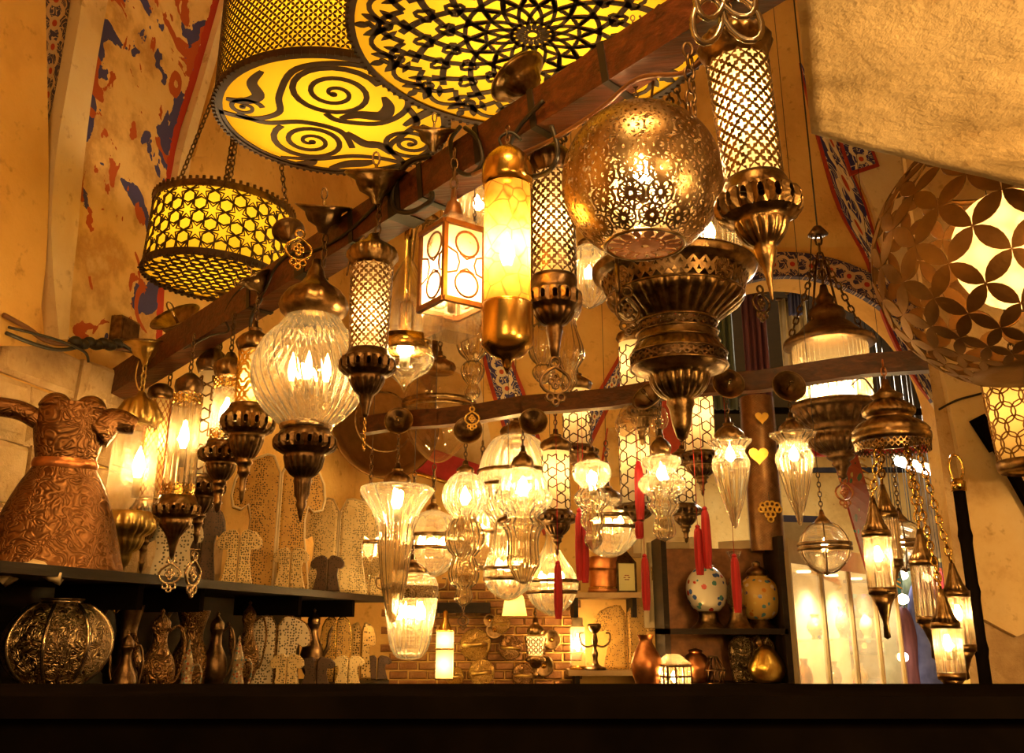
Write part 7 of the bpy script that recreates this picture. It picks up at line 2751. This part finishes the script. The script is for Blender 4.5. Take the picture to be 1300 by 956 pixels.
# lit glass showcase running back along the street
s0, s1 = pt(1000, 716, 5.75), Vector((pt(1140, 775, 7.6).x, 7.6, 0))
ztop = Zat(714, 5.75)
r = empty('showcase', (s0.x, 5.75, 0), 0, 'tall lit glass showcase receding into the street, cream inside', 'showcase')
dr = Vector((s1.x - s0.x, s1.y - 5.75, 0))
ln = dr.length
r.rotation_euler = (0, 0, math.atan2(dr.y, dr.x))
D = 0.42
zb_ = 0.75
Geo().box((0, 0.0, 0), (ln, D, zb_)).build('base', 'frame_wood', r, False)
Geo().box((0, D - 0.02, zb_), (ln, D, ztop)).build('back', 'cream_paint', r, False)
Geo().box((0, 0, ztop), (ln, D, ztop + 0.14)).build('cornice', 'cream_paint', r, False)
for k in range(5):
    x = ln * k / 4
    Geo().box((x - 0.015, -0.01, zb_), (x + 0.015, 0.02, ztop)).build('mullion', 'frame_wood', r, False)
    if k < 4:
        Geo().box((x + 0.015, 0.0, zb_), (x + ln / 4 - 0.015, 0.006, ztop)).build('pane', 'glass_window', r, False)
        o = Geo().lathe([(0, 0), (0.045, 0), (0.045, -0.01), (0, -0.012)], 14, at=(x + ln / 8, D / 2, ztop - 0.002)).build('downlight', 'street_lamp_warm', r, False)
        d = bpy.data.lights.new('bulb_light', 'SPOT')
        d.energy, d.color, d.spot_size, d.spot_blend, d.shadow_soft_size = 55, (1.0, 0.86, 0.52), 2.4, 0.6, 0.05
        o = bpy.data.objects.new('bulb_light', d)
        COL.objects.link(o)
        o.parent = r
        o.location = (x + ln / 8, D / 2, ztop - 0.03)
    for zz in (0.33, 0.66):
        pass
for zz in (0.30, 0.6):
    Geo().box((0.02, 0.08, zb_ + (ztop - zb_) * zz), (ln - 0.02, D - 0.03, zb_ + (ztop - zb_) * zz + 0.012)).build('glass_shelf', 'glass_window', r, False)
Geo().box((-0.03, -0.02, zb_), (0.0, D, ztop + 0.14)).build('end_frame', 'cream_paint', r, False)
wares = [('gold', 0.05, 'gold'), ('ceramic_white', 0.06, 'white flowered'), ('copper', 0.05, 'copper'), ('ceramic_mosaic', 0.06, 'mosaic'), ('nickel', 0.05, 'silver'), ('ceramic_pot', 0.05, 'brown speckled'), ('brass', 0.06, 'brass'), ('ivory', 0.05, 'ivory')]
R3 = r.rotation_euler.to_matrix()
for k, (mat, w, word) in enumerate(wares):
    zz = zb_ + (ztop - zb_) * (0.60 if k % 2 else 0.3) + 0.012
    q = Vector(r.location) + R3 @ Vector((ln * (k + 0.5) / 8, D * 0.5, zz))
    hh = 0.16 + 0.03 * (k % 3)
    lathe_thing('showcase_bowl', 'small %s vessel on the %s glass shelf of the lit showcase' % (word, 'upper' if k % 2 else 'lower'), 'vessel', q, [('body', mat, [(0, 0), (w * 0.6, 0), (w * 0.5, hh * 0.1), (w, hh * 0.4), (w * 0.8, hh * 0.7), (w * 0.4, hh * 0.85), (w * 0.55, hh)], 0, 20)], 0, 'vessels inside the lit showcase')
# box stacked on the showcase
q = pt(1002, 690, 6.0)
r = empty('cardboard_box', (q.x, 6.0, ztop + 0.14), 0.2, 'pale box on top of the lit showcase beside the caged globe', 'box')
Geo().box((-0.12, -0.12, 0), (0.13, 0.14, 0.11)).build('body', 'white_cloth', r, False)
Geo().box((-0.13, -0.13, 0.11), (0.14, 0.15, 0.15)).build('lid', 'blue_cloth', r, False)
# carpet strip slanting down over the showcase
a0, a1, b1, b0 = pt(1046, 540, 5.9), pt(1078, 545, 6.0), pt(1136, 742, 6.9), pt(1100, 725, 6.4)
v = []
n_ = 12
for i in range(n_ + 1):
    t = i / n_
    for (p0_, p1_) in ((a0, b0), (a1, b1)):
        q = p0_ + (p1_ - p0_) * t
        v.append(q)
r = empty('kilim', tuple(b0), 0, 'red and gold patterned kilim strip slanting over the showcase', 'rug')
v = [tuple(Vector(q) - b0) for q in v]
mk('weave', v, [(2 * i, 2 * i + 1, 2 * i + 3, 2 * i + 2) for i in range(n_)], 'kilim', r, False, 0.015)
g = Geo()
for i in range(26):
    t = i / 25
    q = Vector(v[1]) + (Vector(v[-1]) - Vector(v[1])) * t
    g.tube([tuple(q), tuple(q + Vector((0.05, 0, -0.03)))], 0.006, 4)
g.build('fringe', 'gold', r)

# red and dark awning beams across the street, tube lights, far stalls
for (x0, y0), (x1, y1), Y, w, mat, lab in (((1030, 582), (1215, 545), 6.5, 0.06, 'red_cloth', 'thin red awning rail across the street opening'), ((1040, 572), (1210, 560), 9.0, 0.05, 'black_paint', 'dark steel rail farther down the street'), ((1060, 598), (1215, 596), 11.5, 0.06, 'black_paint', 'dark rail at the far end of the street'), ((1030, 520), (1215, 526), 8.0, 0.05, 'black_paint', 'dark steel rail high in the street')):
    a0, b0 = pt(x0, y0, Y), pt(x1, y1, Y)
    a0.x, b0.x = AX - AR, 6.31
    tag(Geo().bar(a0, b0, w).build('awning_rail', mat, None, False), lab, 'rail')
q = pt(1170, 596, 10.0)
r = empty('tube_light', tuple(q), -0.5, 'bright slanting fluorescent tube in the street', 'light')
Geo().tube([(-0.25, 0, 0.10), (0.25, 0, -0.10)], 0.035, 8).build('tube', 'tube_light', r)
Geo().bar((-0.27, 0, 0.15), (0.27, 0, -0.05), 0.06).build('batten', 'white_cloth', r, False)
Geo().tube([(0, 0, 0.05), (0, 0, 4.398 - q.z)], 0.006, 5).build('cord', 'cable', r)
rr_ = random.Random(21)
for k in range(22):
    px, py, Y = rr_.uniform(1128, 1206), rr_.uniform(730, 864), rr_.uniform(7.6, 11.5)
    q = pt(px, py, Y)
    r = empty('stall_lamp', tuple(q), 0, 'small glowing shop lamp far down the street', 'lamp', 'glowing lamps far down the street')
    Geo().lathe(sm([(0, -0.04), (0.035, -0.025), (0.045, 0), (0.035, 0.03), (0, 0.045)], 2), 12).build('globe', 'street_lamp_warm', r)
    Geo().tube([(0, 0, 0.04), (0, 0, 4.398 - q.z)], 0.004, 4).build('cord', 'cable', r)
for k, (px, Y, w, top, mat, lab) in enumerate(((1136, 8.9, 0.14, 700, 'teal_cloth', 'teal garment on a stand in the street'), (1150, 8.6, 0.11, 770, 'purple_cloth', 'purple garment on a stand in the street'), (1166, 9.4, 0.20, 720, 'green_cloth', 'green garment on a stand in the street'), (1176, 8.6, 0.16, 735, 'blue_cloth', 'blue garment on a stand in the street'), (1196, 10.0, 0.26, 725, 'red_cloth', 'red garment on a stand in the street'), (1160, 11.0, 0.3, 690, 'white_cloth', 'white garment on a stand far down the street'))):
    q = pt(px, 800, Y)
    zt_ = Zat(top, Y)
    r = empty('garment_stand', (q.x, Y, 0), 0, lab, 'garment', 'garments on stands in the street')
    o = Geo().lathe(sm([(w * 1.2, 0.5), (w * 0.95, 0.9), (w * 0.7, zt_ - 0.5), (w * 0.85, zt_ - 0.25), (w * 0.6, zt_ - 0.08), (w * 0.2, zt_)], 3), 24, 8).build('garment', mat, r)
    o.scale = (1, 0.6, 1)
    Geo().lathe([(0, 0), (0.16, 0), (0.16, 0.02), (0.02, 0.04), (0.02, zt_ + 0.05), (0.0, zt_ + 0.06)], 14).build('stand', 'steel', r)
d = bpy.data.lights.new('street_fill', 'AREA')  # unseen area fill below the street ceiling, added to brighten the stalls
d.size, d.energy, d.color = 1.2, 420, (1.0, 0.90, 0.70)
o = bpy.data.objects.new('street_fill', d)
COL.objects.link(o)
o.location = (3.2, 9.5, 4.3)
# far stall shelves with bright wares
q = pt(1160, 866, 12.5)
r = empty('market_stall', (q.x, 12.6, 0), 0, 'colourful market stall at the far end of the street', 'stall')
Geo().box((-0.9, 0, 0), (0.9, 0.5, 0.9)).build('bench', 'stall_goods', r, False)
for k in range(3):
    Geo().box((-0.9, 0.1, 1.2 + 0.45 * k), (0.9, 0.4, 1.23 + 0.45 * k)).build('shelf_board', 'dark_wood', r, False)
    Geo().box((-0.85, 0.14, 1.23 + 0.45 * k), (0.85, 0.38, 1.5 + 0.45 * k)).build('goods', 'stall_goods', r, False)
for x in (-0.9, 0.88):
    Geo().box((x, 0.1, 0.9), (x + 0.03, 0.4, 2.6)).build('post', 'dark_wood', r, False)
